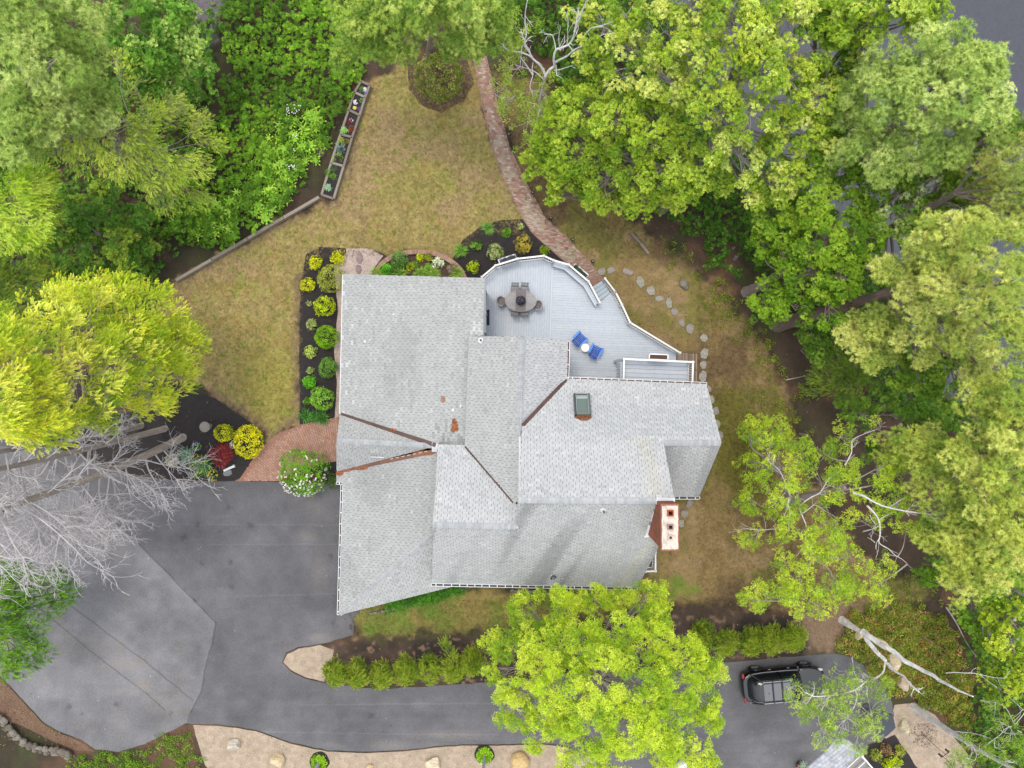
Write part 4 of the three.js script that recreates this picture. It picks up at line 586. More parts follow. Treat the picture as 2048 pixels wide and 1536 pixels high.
{ // built-in bench
  const inn = [[1107, 532.6], [1128.6, 539], [1167.3, 572.4], [1189.5, 611]].map(q => P(q[0], q[1], 1.36)), out = [[1108, 522], [1132, 529.5], [1173, 564], [1197, 605.5]].map(q => P(q[0], q[1], 1.36));
  const xz = v => [v.x, v.z], bench = new THREE.Group(); bench.name = 'bench'; deck.add(bench);
  for (let s = 0; s < 3; s++) { const m = new MB(); for (let i = 0; i < 3; i++) { const l = (k, t) => xz(inn[k].clone().lerp(out[k], t)); const e = 0.012; m.prism([l(i, s / 3 + e), l(i + 1, s / 3 + e), l(i + 1, (s + 1) / 3 - e), l(i, (s + 1) / 3 - e)], (x, z, w) => V3(x, w, z), 1.36, 1.31, S(216 - 3 * s, 225 - 3 * s, 235 - 2 * s)); } m.build('seat_board', vmat(0.6), bench); }
  const m = new MB(); for (let i = 0; i < 3; i++) { m.beam(inn[i].clone().add(V3(0, -0.09, 0)), inn[i + 1].clone().add(V3(0, -0.09, 0)), 0.03, 0.13, S(190, 202, 216)); } for (let i = 0; i < 4; i++) m.box(inn[i].clone().lerp(out[i], 0.3).setY(1.1), 0.09, 0.42, 0.2, S(200, 210, 222)); m.build('bench_frame', vmat(0.6), bench);
}
{ // balcony on the first floor, in front of the north eave
  const b = thing('balcony', 'small raised balcony with white railing in front of the north gutter', 'balcony', V3(0, 0, 0)), hf = 3.5, hr = 4.5;
  const q = (x, y) => { const v = P(x, y, hf); return [v.x, v.z]; }, A = q(1243, 720), B = q(1376, 725), C = q(1374.5, 800), D = q(1241, 795);
  const L = 9; for (let k = 0; k < L; k++) { const l = (s, t, u) => [lerp(s[0], t[0], u), lerp(s[1], t[1], u)]; const m = new MB(); m.prism([l(A, D, k / L + 0.004), l(B, C, k / L + 0.004), l(B, C, (k + 1) / L - 0.004), l(A, D, (k + 1) / L - 0.004)], (x, z, w) => V3(x, w, z), hf, hf - 0.03, new THREE.Color(1, 1, 1)); m.build('board', deckC[2 + k % 3], b); }
  const fr = new MB(); fr.prism([A, B, C, D], (x, z, w) => V3(x, w, z), hf - 0.034, hf - 0.28, S(120, 130, 140), S(240, 243, 246), true);
  for (const p of [A, B, D]) fr.box(V3(p[0], hf / 2, p[1]), 0.13, hf, 0.13, S(236, 240, 243));
  fr.build('frame', vmat(0.6), b);
  const t = (x, y) => P(x, y, hr); railing(b, [t(1247, 766), t(1248, 718), t(1386, 724), t(1384.5, 770)], 0.13, 1.0);
  const pr = new THREE.Group(); pr.name = 'screen'; b.add(pr); const pm = mat(S(222, 230, 236), 0.6); // slatted screen under the west side
  for (let k = 0; k < 12; k++) { const m = mesh('slat', new THREE.BoxGeometry(0.03, 1.4, 0.06), pm, pr); m.position.set(lerp(A[0], D[0], k / 11.5), hf - 1.0, lerp(A[1], D[1], k / 11.5)); }
}
function windowBox(name, c4, h, label, plants, seed) { // white planter box hung on a rail, corner pixels
  const v = c4.map(q => P(q[0], q[1], h)), c = v[0].clone().add(v[2]).multiplyScalar(0.5), t = thing(name, label, 'planter', V3(0, 0, 0)); const m = new MB();
  for (let i = 0; i < 4; i++) m.beam(v[i].clone().add(V3(0, -0.1, 0)), v[(i + 1) % 4].clone().add(V3(0, -0.1, 0)), 0.06, 0.24, S(250, 251, 252)); m.build('box', vmat(0.5), t);
  const s = new MB(); s.prism(v.map(q => [q.x, q.z]), (x, z, w) => V3(x, w, z), h - 0.06, h - 0.2, S(96, 72, 58)); s.build('soil', vmat(1), t);
  if (plants) { R = rng(seed); crownInto(t, 'plants', 'box', Array.from({ length: 90 }, () => { const a = R(), b2 = R(); const p = v[0].clone().lerp(v[1], a).lerp(v[3].clone().lerp(v[2], a), 0.15 + 0.7 * b2); p.y = h - 0.02 + 0.06 * R(); return { p, n: V3(rr(-0.5, 0.5), 1, rr(-0.5, 0.5)), s: rr(0.5, 0.8), c: S(...pick(plants)) }; })); }
}
// ---------- planter boxes on the rails ----------
windowBox('planter_box', [[996.7, 519.5], [1030, 508.7], [1032.5, 517.5], [1000, 527.5]], 1.85, 'white planter box with purple flowers outside the rail, above the mulch bed', [[96, 120, 80], [150, 130, 190], [80, 104, 70]], 31);
windowBox('planter_box', [[1150.7, 528], [1176.8, 550], [1171.8, 557], [1145, 535]], 1.8, 'white planter box of grey green plants outside the rail, above the brick path', [[92, 112, 88], [120, 132, 118], [74, 96, 66]], 32);
windowBox('planter_box', [[1299, 708], [1336, 709.5], [1335.5, 720], [1298, 718.5]], 4.3, 'white planter box of bare soil on the north side of the balcony', null, 33);
{ // weathered landing and steps at the east end of the deck
  const t = thing('wooden_steps', 'weathered grey brown wooden steps below the east side of the balcony', 'steps', V3(0, 0, 0)); R = rng(41);
  const q = (x, y, h) => { const v = P(x, y, h); return [v.x, v.z]; };
  for (let k = 0; k < 9; k++) { const m = new MB(); m.prism([q(1352 + k * 2.7, 706, 0.6), q(1354.5 + k * 2.7, 706, 0.6), q(1354 + k * 2.7, 770, 0.6), q(1351.5 + k * 2.7, 770, 0.6)], (x, z, w) => V3(x, w, z), 0.62, 0.58, S(...pick([[150, 128, 108], [162, 142, 124], [136, 114, 96]]))); m.build('board', vmat(0.95), t); }
  for (let s = 0; s < 3; s++) for (let k = 0; k < 2; k++) { const m = new MB(), x = 1377 + s * 6 + k * 2.9, h = 0.46 - 0.16 * s; m.prism([q(x, 707, h), q(x + 2.5, 707, h), q(x + 2, 772, h), q(x - 0.5, 772, h)], (a, z, w) => V3(a, w, z), h, h - 0.04, S(...pick([[158, 134, 112], [172, 150, 130], [140, 120, 104]]))); m.build('tread', vmat(0.95), t); }
  const m = new MB(); for (const y of [706, 740, 772]) m.beam(P(1352, y, 0.45), P(1395, y, 0.02), 0.05, 0.2, S(120, 100, 86)); m.build('stringer', vmat(0.95), t);
}
// ---------- furniture ----------
const greyWood = [[160, 158, 160], [174, 171, 172], [142, 140, 143]].map(c => mat(S(...c), 0.85, { map: barkTex }));
const TC = P(1041.5, 602, 1.6), tilt = 0.03;
{
  const t = thing('dining_table', 'oval weathered grey table with a darker runner on the west half of the deck', 'table', TC.clone().setY(DH));
  t.rotation.y = -tilt; const a = 0.9, b = 0.63, n = 7; R = rng(61);
  const oval = []; for (let i = 0; i < 40; i++) oval.push([Math.cos(i / 40 * 6.283) * a, Math.sin(i / 40 * 6.283) * b]);
  const top = new THREE.Group(); top.name = 'tabletop'; t.add(top);
  for (let k = 0; k < n; k++) { const z0 = -b + 2 * b * k / n + 0.004, z1 = -b + 2 * b * (k + 1) / n - 0.004, c = clip(oval, [[-2, z0], [2, z0], [2, z1], [-2, z1]]); if (!c) continue; const m = new MB(); m.prism(c, (x, z, w) => V3(x, w, z), 0.74, 0.71, S(...pick([[176, 173, 174], [166, 164, 166], [184, 180, 180]]))); m.build('plank', vmat(0.8, { map: barkTex }), top); }
  const ru = new MB(); ru.prism(clip(oval, [[-0.29, -2], [0.29, -2], [0.29, 2], [-0.29, 2]]), (x, z, w) => V3(x, w, z), 0.752, 0.742, S(134, 126, 130)); for (let k = 0; k < 8; k++) ru.box(V3(-0.26 + k * 0.074, 0.754, 0), 0.012, 0.004, 1.1, S(118, 110, 116)); ru.build('table_runner', vmat(0.9), t);
  for (const [x, z] of [[-0.5, -0.35], [0.5, -0.35], [-0.5, 0.35], [0.5, 0.35]]) { const l = mesh('leg', new RoundedBoxGeometry(0.07, 0.71, 0.07, 1, 0.01), greyWood[2], t); l.position.set(x, 0.355, z); }
  const f = new MB(); f.box(V3(0, 0.66, -0.35), 1.0, 0.08, 0.03, S(136, 128, 128)); f.box(V3(0, 0.66, 0.35), 1.0, 0.08, 0.03, S(136, 128, 128)); f.build('apron', vmat(0.9), t);
}
{ // flower pot on the table
  const t = thing('flower_pot', 'dark pot of purple and yellow flowers in the middle of the oval table', 'potted plant', TC.clone().setY(DH + 0.755)); R = rng(62);
  const p = mesh('pot', new THREE.LatheGeometry([[0.02, 0], [0.13, 0], [0.17, 0.14], [0.18, 0.18], [0.15, 0.18], [0.14, 0.15]].map(q => new THREE.Vector2(q[0], q[1])), 20), mat(S(60, 54, 66), 0.5), t);
  crownInto(t, 'leaves', 'box', Array.from({ length: 60 }, () => { const d = sph(0.1); return { p: V3(d.x * 0.22, 0.18 + d.y * 0.1, d.z * 0.22), n: d, s: rr(0.6, 1), c: S(...pick([[84, 100, 60], [110, 116, 70], [60, 74, 52]])) }; }));
  crownInto(t, 'flowers', 'flower', Array.from({ length: 130 }, () => { const d = sph(0.1); return { p: V3(d.x * 0.25, 0.22 + d.y * 0.12, d.z * 0.25), n: d, s: rr(0.5, 0.95), c: S(...pick([[62, 52, 130], [84, 70, 160], [48, 42, 96], [150, 144, 90]])) }; }), petalMat);
}
function slatChair(label, px, py, h, turn) { // folding chair of slats
  const t = thing('slat_chair', label, 'chair', P(px, py, h).setY(DH), 'slatted chairs at the oval table', turn), seat = new THREE.Group(), back = new THREE.Group(); seat.name = 'seat'; back.name = 'backrest'; t.add(seat, back);
  for (let k = 0; k < 6; k++) { const m = mesh('slat', new RoundedBoxGeometry(0.44, 0.02, 0.062, 1, 0.006), greyWood[k % 2], seat); m.position.set(0, 0.44, -0.19 + k * 0.074); }
  for (let k = 0; k < 7; k++) { const m = mesh('slat', new RoundedBoxGeometry(0.036, 0.42, 0.018, 1, 0.006), greyWood[k % 3], back); m.position.set(-0.19 + k * 0.063, 0.7, -0.29); m.rotation.x = -0.28; }
  for (const y of [0.49, 0.92]) { const m = mesh('back_rail', new RoundedBoxGeometry(0.46, 0.05, 0.025, 1, 0.008), greyWood[2], t); m.position.set(0, y, -0.225 - (y - 0.49) * 0.28); m.rotation.x = -0.28; }
  const lg = (x, a, b) => { const m = new MB(); m.beam(V3(x, 0, a), V3(x, b, -a * 0.8), 0.03, 0.045, new THREE.Color(1, 1, 1)); m.build('leg', greyWood[2], t); }; for (const x of [-0.22, 0.22]) { lg(x, 0.22, 0.45); lg(x, -0.24, 0.45); }
}
slatChair('weathered slatted chair on the far long side of the oval table, nearer the house wall', 1030, 580, 1.35, 0.03 * -1); slatChair('weathered slatted chair on the far long side of the oval table, nearer the rail seam', 1049, 580, 1.35, -0.06);
slatChair('weathered slatted chair tucked under the near long side of the oval table, on the left', 1030, 622, 1.35, Math.PI - 0.05); slatChair('weathered slatted chair tucked under the near long side of the oval table, on the right', 1049, 623, 1.35, Math.PI - 0.02);
function tubChair(label, px, py, turn) { // round-armed wicker chair
  const t = thing('wicker_chair', label, 'chair', P(px, py, 1.5).setY(DH), 'round armed chairs at the ends of the oval table', turn), arc = []; for (let i = 0; i <= 12; i++) { const a = -0.15 + (Math.PI + 0.3) * i / 12; arc.push(V3(-Math.sin(a) * 0.27 - 0.02, 0.68 + 0.14 * Math.sin(a), Math.cos(a) * 0.28)); }
  const c = new THREE.CatmullRomCurve3(arc); mesh('armrest', new THREE.TubeGeometry(c, 30, 0.032, 7), mat(S(176, 172, 176), 0.7), t);
  const w = new MB(); for (let k = 0; k < 26; k++) { const p = c.getPoint(k / 25); w.beam(p.clone().add(V3(0, -0.02, 0)), V3(p.x * 0.9, 0.4, p.z * 0.9), 0.024, 0.012, S(132, 126, 130)); } w.build('wicker_back', vmat(0.8), t);
  const s = mesh('seat', new THREE.CylinderGeometry(0.26, 0.24, 0.06, 24), mat(S(150, 142, 140), 0.95, { map: grainTex }), t); s.position.set(-0.01, 0.42, 0);
  for (const [x, z] of [[-0.18, -0.17], [0.18, -0.17], [-0.18, 0.17], [0.18, 0.17]]) { const l = mesh('leg', new THREE.CylinderGeometry(0.018, 0.014, 0.4, 8), greyWood[2], t); l.position.set(x, 0.2, z); }
}
tubChair('grey round armed wicker chair at the house end of the oval table', 1003.5, 602, 0.05); tubChair('grey round armed wicker chair at the open end of the oval table', 1074, 610, Math.PI - 0.25);
function adirondack(label, px, py, turn) {
  const t = thing('adirondack_chair', label, 'chair', P(px, py, 1.4).setY(DH), 'blue slatted deck chairs', turn), seat = new THREE.Group(), back = new THREE.Group(); t.scale.setScalar(0.86); seat.name = 'seat'; back.name = 'backrest'; t.add(seat, back); const bl = [[8, 92, 214], [14, 106, 230], [6, 78, 190]].map(c => mat(S(...c), 0.45));
  for (let k = 0; k < 6; k++) { const m = mesh('slat', new RoundedBoxGeometry(0.54, 0.022, 0.066, 1, 0.008), bl[k % 2], seat); m.position.set(0, 0.37 - 0.028 * (5 - k) + 0.02, -0.22 + k * 0.093); m.rotation.x = -0.26; }
  for (let k = 0; k < 6; k++) { const w = 0.066, x = (k - 2.5) * 0.092, L = 0.78 - 0.02 * Math.abs(k - 2.5) * Math.abs(k - 2.5); const m = mesh('slat', new RoundedBoxGeometry(w, L, 0.02, 1, 0.008), bl[(k + 1) % 3], back); m.position.set(x * 1.04, 0.28 + L / 2 * 0.88, -0.32 - L / 2 * 0.45); m.rotation.x = -0.47; m.rotation.z = -x * 0.12; }
  for (const s of [-1, 1]) { const a = mesh('armrest', new RoundedBoxGeometry(0.15, 0.025, 0.68, 1, 0.01), mat(S(58, 142, 240), 0.4), t); a.position.set(s * 0.36, 0.56, -0.02); const f = mesh('leg', new RoundedBoxGeometry(0.03, 0.55, 0.1, 1, 0.008), bl[2], t); f.position.set(s * 0.31, 0.275, 0.24); const r = mesh('rear_leg', new RoundedBoxGeometry(0.03, 0.1, 0.85, 1, 0.008), bl[2], t); r.position.set(s * 0.27, 0.22, -0.12); r.rotation.x = -0.3; }
  const m = mesh('back_brace', new RoundedBoxGeometry(0.62, 0.05, 0.03, 1, 0.01), bl[2], t); m.position.set(0, 0.56, -0.46);
}
adirondack('bright blue slatted deck chair beyond the white side table', 1161.5, 676, 2.36); adirondack('bright blue slatted deck chair on the near side of the white side table', 1192.5, 700, 2.68);
{ const t = thing('side_table', 'small round white side table between the two blue chairs', 'side table', P(1170.5, 695.5, 1.4).setY(DH)); const a = mesh('tabletop', new THREE.CylinderGeometry(0.235, 0.235, 0.03, 36), mat(S(250, 250, 248), 0.35), t); a.position.y = 0.5; const p = mesh('pedestal', new THREE.CylinderGeometry(0.03, 0.04, 0.48, 12), whiteM, t); p.position.y = 0.24; const b = mesh('foot', new THREE.CylinderGeometry(0.16, 0.18, 0.02, 24), whiteM, t); b.position.y = 0.01; }
{ const m = mesh('door_mat', new RoundedBoxGeometry(0.16, 0.02, 0.9, 1, 0.005), mat(S(58, 60, 74), 1), scene); m.position.set(-1.38, DH + 0.012, -3.85); tag(m, 'dark narrow mat at the patio door', 'mat'); }

// ---------- brick paths ----------
function brickSet(parent, nMax, list, h, cols, yTop = 0.02, base = 0) { // list: {poly (xz), c}; the first nMax are bricks of their own
  const ms = cols.map(c => mat(S(...c), 0.95, { map: grainTex })), rest = new MB();
  list.forEach((b, i) => { const y = yTop + 0.004 * R(); if (i < nMax) { const m = new MB(); m.prism(b.poly, (x, z, w) => V3(x, w, z), y, base, new THREE.Color(1, 1, 1)); m.build('brick', ms[b.c % ms.length], parent); } else { const c = cols[b.c % cols.length], k = rr(0.92, 1.08); rest.prism(b.poly, (x, z, w) => V3(x, w, z), y, base, S(c[0] * k, c[1] * k, c[2] * k)); } });
  const r = rest.build('bricks', vmat(0.95, { map: grainTex }), parent); if (r) r.userData.kind = 'stuff';
}
{ // the fan-shaped front walk
  const t = tag(sheet('brick_path', [[470, 962], [480, 958], [520, 898], [560, 866], [610, 848], [676, 835], [690, 835], [690, 920], [676, 921], [645, 926], [600, 934], [545, 962]], 0.016, mat(S(116, 84, 72), 1), 'red brick front walk curving from the driveway to the house'), null, null, null, 'structure');
  const cx = 690, cy = 1062, bound = [[467, 962], [480, 957], [520, 897], [560, 865], [610, 847], [676, 834], [692, 832], [692, 921], [676, 922], [640, 928], [596, 938], [560, 962]].map(q => { const v = P(q[0], q[1]); return [v.x, v.z]; }); R = rng(81); const list = [];
  const cols = [[204, 156, 134], [212, 166, 142], [196, 148, 126], [208, 160, 142], [202, 164, 148], [188, 138, 118]];
  const pt = (r, a) => { const v = P(cx + r * Math.cos(a), cy + r * Math.sin(a)); return [v.x, v.z]; };
  const da = 4.25 / 195; for (let a = Math.PI + 0.3, i = 0; a < Math.PI * 1.52; a += da, i++) for (let r = 126 + (i % 2) * 3.65; r < 240; r += 7.3) {
    const g = 0.013 * 33.8 / 2, ga = g / r, mo = r > 222 ? 1 : 0; const q = [pt(r + g, a + ga), pt(r + 7.3 - g, a + ga), pt(r + 7.3 - g, a + da - ga), pt(r + g, a + da - ga)]; const c = clip(bound, areaSign(q) > 0 ? q : q.slice().reverse()); if (c && areaOf(c) > 0.004) list.push({ poly: c, c: mo ? 5 : Math.floor(R() * 5) + 0 });
  }
  list.sort((a, b) => areaOf(b.poly) - areaOf(a.poly)); brickSet(t, 300, list, 0, cols, 0.03, 0.012);
}
function areaSign(p) { let A = 0; for (let i = 0; i < p.length; i++) { const a = p[i], b = p[(i + 1) % p.length]; A += a[0] * b[1] - b[0] * a[1]; } return A; }
{ // the long path from the deck steps to the woods
  const Lp = [[947, 118], [952, 140], [965, 210], [984, 295], [1011, 366], [1042, 430], [1065, 467], [1126, 520], [1160, 552], [1186, 576]], Rp = [[972, 112], [979, 140], [998, 217], [1018, 291], [1052, 366], [1089, 433], [1130, 471], [1174, 518], [1194, 543], [1208, 561]];
  const lc = new THREE.CatmullRomCurve3(Lp.map(q => P(q[0], q[1]))), rc = new THREE.CatmullRomCurve3(Rp.map(q => P(q[0], q[1])));
  const N = 150, A = lc.getPoints(N), B = rc.getPoints(N), out = [...Lp.map(q => [q[0] - 1, q[1]]), ...Rp.slice().reverse().map(q => [q[0] + 1, q[1]])];
  const t = sheet('brick_path', rough(out, 0.5, 14), 0.012, mat(S(168, 142, 124), 1), 'worn brick path curving from the deck steps up to the woods'); R = rng(83); const list = [];
  const red = [[190, 148, 132], [180, 138, 122], [198, 158, 142], [172, 132, 120]], grey = [[206, 186, 166], [196, 176, 156], [214, 196, 178], [186, 166, 148]], cols = [...red, ...grey];
  for (let i = N - 1; i >= 0; i--) {
    const w = A[i].distanceTo(B[i]), n = Math.max(3, Math.round((w - 0.2) / 0.215)), off = (i % 2) * 0.5 / n, q = (k, u) => { const v = A[k].clone().lerp(B[k], u); return [v.x, v.z]; };
    const u0 = 0.1 / w, u1 = 1 - u0, e = 0.007 / w, gi = 0.003;
    const cell = (s0, s1, edge) => { s0 = clamp(s0, u0, u1); s1 = clamp(s1, u0, u1); if (edge) { [s0, s1] = edge; } if (s1 - s0 < 0.03) return; const mv = (k, u, t2) => { const a = q(i, u), b = q(i + 1, u); return [lerp(a[0], b[0], t2), lerp(a[1], b[1], t2)]; }; const poly = [mv(0, s0 + e, 0.06), mv(0, s1 - e, 0.06), mv(0, s1 - e, 0.94), mv(0, s0 + e, 0.94)]; const m = A[i], midn = fbm(m.x * 0.7 + s0 * 2, m.z * 0.7, 2, 4); const isRed = edge || i > N - 12 || (midn > 0.58 && R() < 0.6) || R() < 0.08 || i < 45 && R() < 0.6; list.push({ poly, c: (isRed ? 0 : 4) + Math.floor(R() * 4) }); };
    for (let k = -1; k <= n; k++) { const a = u0 + (u1 - u0) * (k / n + off), b = a + (u1 - u0) / n; cell(a, b); }
    cell(0, 0, [0.005, u0 - e]); cell(0, 0, [u1 + e, 0.995]);
  }
  brickSet(t, 300, list, 0, cols, 0.024, 0.008);
}
{ // curved raised brick planter by the north wall
  const t = thing('brick_planter', 'raised half oval brick planter against the north roof edge', 'planter', V3(0, 0, 0)), top = 0.5; R = rng(85);
  const oc = new THREE.CatmullRomCurve3([[746, 552], [752, 534], [770, 516], [800, 503], [836, 499], [872, 503], [904, 518], [924, 536], [935, 556]].map(q => P(q[0], q[1], top))), ic = new THREE.CatmullRomCurve3([[753, 552], [759, 539], [775, 524], [803, 511.5], [836, 508], [868, 511.5], [896, 524], [914, 540], [923, 556]].map(q => P(q[0], q[1], top)));
  const N = 84, A = oc.getPoints(N), B = ic.getPoints(N), cols = [[198, 156, 136], [210, 170, 150], [188, 144, 124], [204, 162, 144]].map(c => mat(S(...c), 0.95, { map: grainTex }));
  const capP = new THREE.Group(); capP.name = 'coping'; t.add(capP);
  for (let i = 0; i < N; i++) { const l = (k, u, s) => { const v = A[k].clone().lerp(B[k], u), w = A[k + 1 > N ? k : i + 1].clone().lerp(B[i + 1], u); return v; }; const a0 = A[i].clone().lerp(A[i + 1], 0.06), a1 = A[i].clone().lerp(A[i + 1], 0.94), b0 = B[i].clone().lerp(B[i + 1], 0.06), b1 = B[i].clone().lerp(B[i + 1], 0.94); const m = new MB(); m.prism([[a0.x, a0.z], [a1.x, a1.z], [b1.x, b1.z], [b0.x, b0.z]], (x, z, w) => V3(x, w, z), top + 0.006 * R(), top - 0.07, new THREE.Color(1, 1, 1)); m.build('brick', pick(cols), capP); }
  const core = new MB(), strip = (C, D, y0, y1, c) => { for (let i = 0; i < N; i++) core.quad(V3(C[i].x, y0, C[i].z), V3(C[i + 1].x, y0, C[i + 1].z), V3(D[i + 1].x, y1, D[i + 1].z), V3(D[i].x, y1, D[i].z), c); };
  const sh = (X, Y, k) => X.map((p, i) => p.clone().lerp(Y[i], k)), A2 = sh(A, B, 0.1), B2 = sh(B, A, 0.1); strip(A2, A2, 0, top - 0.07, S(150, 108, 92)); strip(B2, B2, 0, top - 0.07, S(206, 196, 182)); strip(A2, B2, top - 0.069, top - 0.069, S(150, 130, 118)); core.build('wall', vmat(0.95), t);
  const soil = sheet('soil', [...[[753, 552], [759, 539], [775, 524], [803, 511.5], [836, 508], [868, 511.5], [896, 524], [914, 540], [923, 556]]].map(q => [1024 + (q[0] - 1024) * (H - top) / H, 768 + (q[1] - 768) * (H - top) / H]), 0.3, brownM, null); scene.remove(soil); t.add(soil); soil.name = 'soil'; delete soil.userData.kind;
}
// ---------- timber work ----------
{
  const cols = [[158, 146, 134], [170, 158, 146], [146, 134, 122]].map(c => mat(S(...c), 0.95, { map: barkTex }));
  const Lq = [[722, 162], [709, 184], [697, 219], [681, 268], [662, 325], [643, 389]], Rq = [[739, 170], [730, 194], [719, 230], [704, 274], [687, 332], [667, 397]], lab = ['topmost timber bed with white and blue flowers', 'timber bed with white, yellow and violet flowers, second from the top', 'timber bed with red and rust coloured plants, middle of the five', 'timber bed with silvery plant and lime clump, fourth from the top', 'lowest timber bed with dark soil and pale leafy plant, where the retaining wall ends'];
  const pl = [[[[729, 178, .1, 'flower', [[240, 240, 236]]], [732, 186, .09, 'flower', [[120, 110, 190]]], [723, 178, .1, 'box', [[100, 130, 70]]]]], [[[711, 204, .12, 'flower', [[246, 246, 244]]], [709, 215, .08, 'flower', [[232, 220, 110]]], [719, 217, .11, 'flower', [[96, 84, 160], [120, 60, 90]]], [723, 200, .07, 'box', [[110, 140, 90]]]]], [[[702, 240, .1, 'flower', [[240, 226, 226], [130, 40, 60]]], [696, 243, .1, 'flower', [[110, 30, 50]]], [703, 257, .14, 'box', [[160, 84, 60], [130, 66, 50]]], [689, 260, .3, 'fern', [[150, 196, 110]]]]], [[[681, 280, .12, 'box', [[160, 180, 60]]], [692, 283, .14, 'box', [[120, 120, 60]]], [682, 298, .3, 'blade', [[120, 150, 130], [140, 164, 150]]], [676, 315, .24, 'box', [[130, 160, 50], [150, 170, 70]]]]], [[[667, 336, .16, 'box', [[90, 110, 80]]], [658, 346, .2, 'box', [[100, 150, 30]]], [667, 352, .11, 'box', [[110, 150, 50]]], [656, 375, .3, 'fern', [[140, 180, 140], [120, 160, 130], [170, 190, 150]]]]]];
  for (let k = 0; k < 5; k++) {
    R = rng(300 + k); const h = 0.28 + 0.04 * (4 - k), t = thing('raised_bed', 'weathered ' + lab[k], 'raised bed', V3(0, 0, 0), 'timber raised beds along the lawn'), c = [Lq[k], Rq[k], Rq[k + 1], Lq[k + 1]].map(q => P(q[0], q[1], h));
    for (let i = 0; i < 4; i++) { if (i === 2 && k < 4) continue; const m = new MB(), a = c[i], b = c[(i + 1) % 4]; m.beam(a.clone().setY(h / 2), b.clone().setY(h / 2), 0.13, h, new THREE.Color(1, 1, 1)); m.build('timber', pick(cols), t); }
    const s = new MB(); s.prism(c.map(q => [q.x, q.z]), (x, z, w) => V3(x, w, z), h - 0.07, h - 0.12, S(56, 50, 52)); s.build('soil', vmat(1, { map: grainTex }), t);
    for (const [x, y, r, kind, cc] of pl[k][0]) { const p = P(x, y, h); p.y = h - 0.05; const it = []; for (let i = 0; i < (kind === 'flower' ? 26 : kind === 'box' ? 16 : kind === 'fern' ? 9 : 8); i++) { const d = sph(0), e = kind === 'fern' || kind === 'blade' ? 0.5 : 1; it.push({ p: p.clone().add(V3(d.x * r * e, d.y * r * 0.7, d.z * r * e)), n: V3(d.x * .5, 1, d.z * .5), s: kind === 'flower' ? rr(.5, 1) : kind === 'blade' ? 0.7 : kind === 'fern' ? 0.5 : rr(.6, .9), c: jit(S(...pick(cc), kind === 'flower' ? GAIN : LG)) }); } crownInto(t, kind === 'flower' ? 'flowers' : 'plant', kind, it, kind === 'flower' ? petalMat : leafMat); }
  }
  const t = thing('retaining_wall', 'low straight timber retaining wall between the lawn and the wooded slope', 'wall', V3(0, 0, 0)), a = P(352, 561, 0.25), b = P(639, 394, 0.25), n = 4;
  for (let i = 0; i < n; i++) for (const y of [0.08, 0.24]) { const o = y > 0.1 ? 0 : 0.12; const m = new MB(); m.beam(a.clone().lerp(b, clamp(i / n + 0.002 - o)).setY(y), a.clone().lerp(b, clamp((i + 1) / n - 0.002 - (i < n - 1 ? o : 0))).setY(y), 0.17, 0.155, new THREE.Color(1, 1, 1)); m.build('timber', cols[(i + (y > 0.1 ? 1 : 0)) % 3], t); }
  const lg = new MB(); lg.beam(P(1262, 467, 0.08), P(1280, 486, 0.08), 0.16, 0.16, S(150, 136, 122)); tag(lg.build('timber_edging', vmat(0.95, { map: barkTex }), scene), 'short grey timber lying in the grass, upper of two in line', 'timber', 'grey timbers in the grass');
  const l2 = new MB(); l2.beam(P(1281, 487, 0.08), P(1297, 507, 0.08), 0.16, 0.15, S(164, 150, 136)); tag(l2.build('timber_edging', vmat(0.95, { map: barkTex }), scene), 'short grey timber lying in the grass, lower of two in line', 'timber', 'grey timbers in the grass');
}
// ---------- stones ----------
function stoneGeo(seed, sx, sy, sz, flat = 0.5) { // weathered lump with a flattish top
  const g = new THREE.IcosahedronGeometry(1, 3), p = g.attributes.position, v = V3();
  for (let i = 0; i < p.count; i++) { v.fromBufferAttribute(p, i).normalize(); let k = 1; for (let f = 0; f < 7; f++) { const a = hash(f, seed, 1) * 6.28, y = hash(f, seed, 2) * 1.6 - 0.6, n = V3(Math.cos(a), y, Math.sin(a)).normalize(), d = v.dot(n), c = 0.62 + 0.3 * hash(f, seed, 3); if (d > c) k = Math.min(k, c / d); } k *= 1 + 0.12 * (fbm(v.x * 3 + seed, v.z * 3 + v.y * 2, 3, seed) - 0.5); v.multiplyScalar(k); p.setXYZ(i, v.x * sx, Math.max(-0.3, v.y) * sy, v.z * sz); }
  g.computeVertexNormals(); const uv = g.attributes.uv; for (let i = 0; i < p.count; i++) uv.setXY(i, p.getX(i) * 1.2, p.getZ(i) * 1.2 + p.getY(i)); return g;
}
const stoneTex = tileTex(128, 0.9, (i, j, o) => { const g = 228 + 60 * (fbm(i / 16, j / 16, 3, 12, 8) - 0.5) + 36 * (hash(i, j, 6) - 0.5); o[0] = o[1] = o[2] = g; });
function boulder(label, px, py, rx, rz, col, h = 0.5, turn = 0, group = 'pale boulders', name = 'boulder') { const m = mesh(name, stoneGeo(px | 0, M(rx, h), h * 0.9, M(rz, h)), mat(S(...col, 1.2), 0.95, { map: stoneTex }), scene), c = P(px, py, h * 0.6); m.position.set(c.x, gh(c.x, c.z) + h * 0.3, c.z); m.rotation.y = turn; tag(m, label, 'boulder', group); }
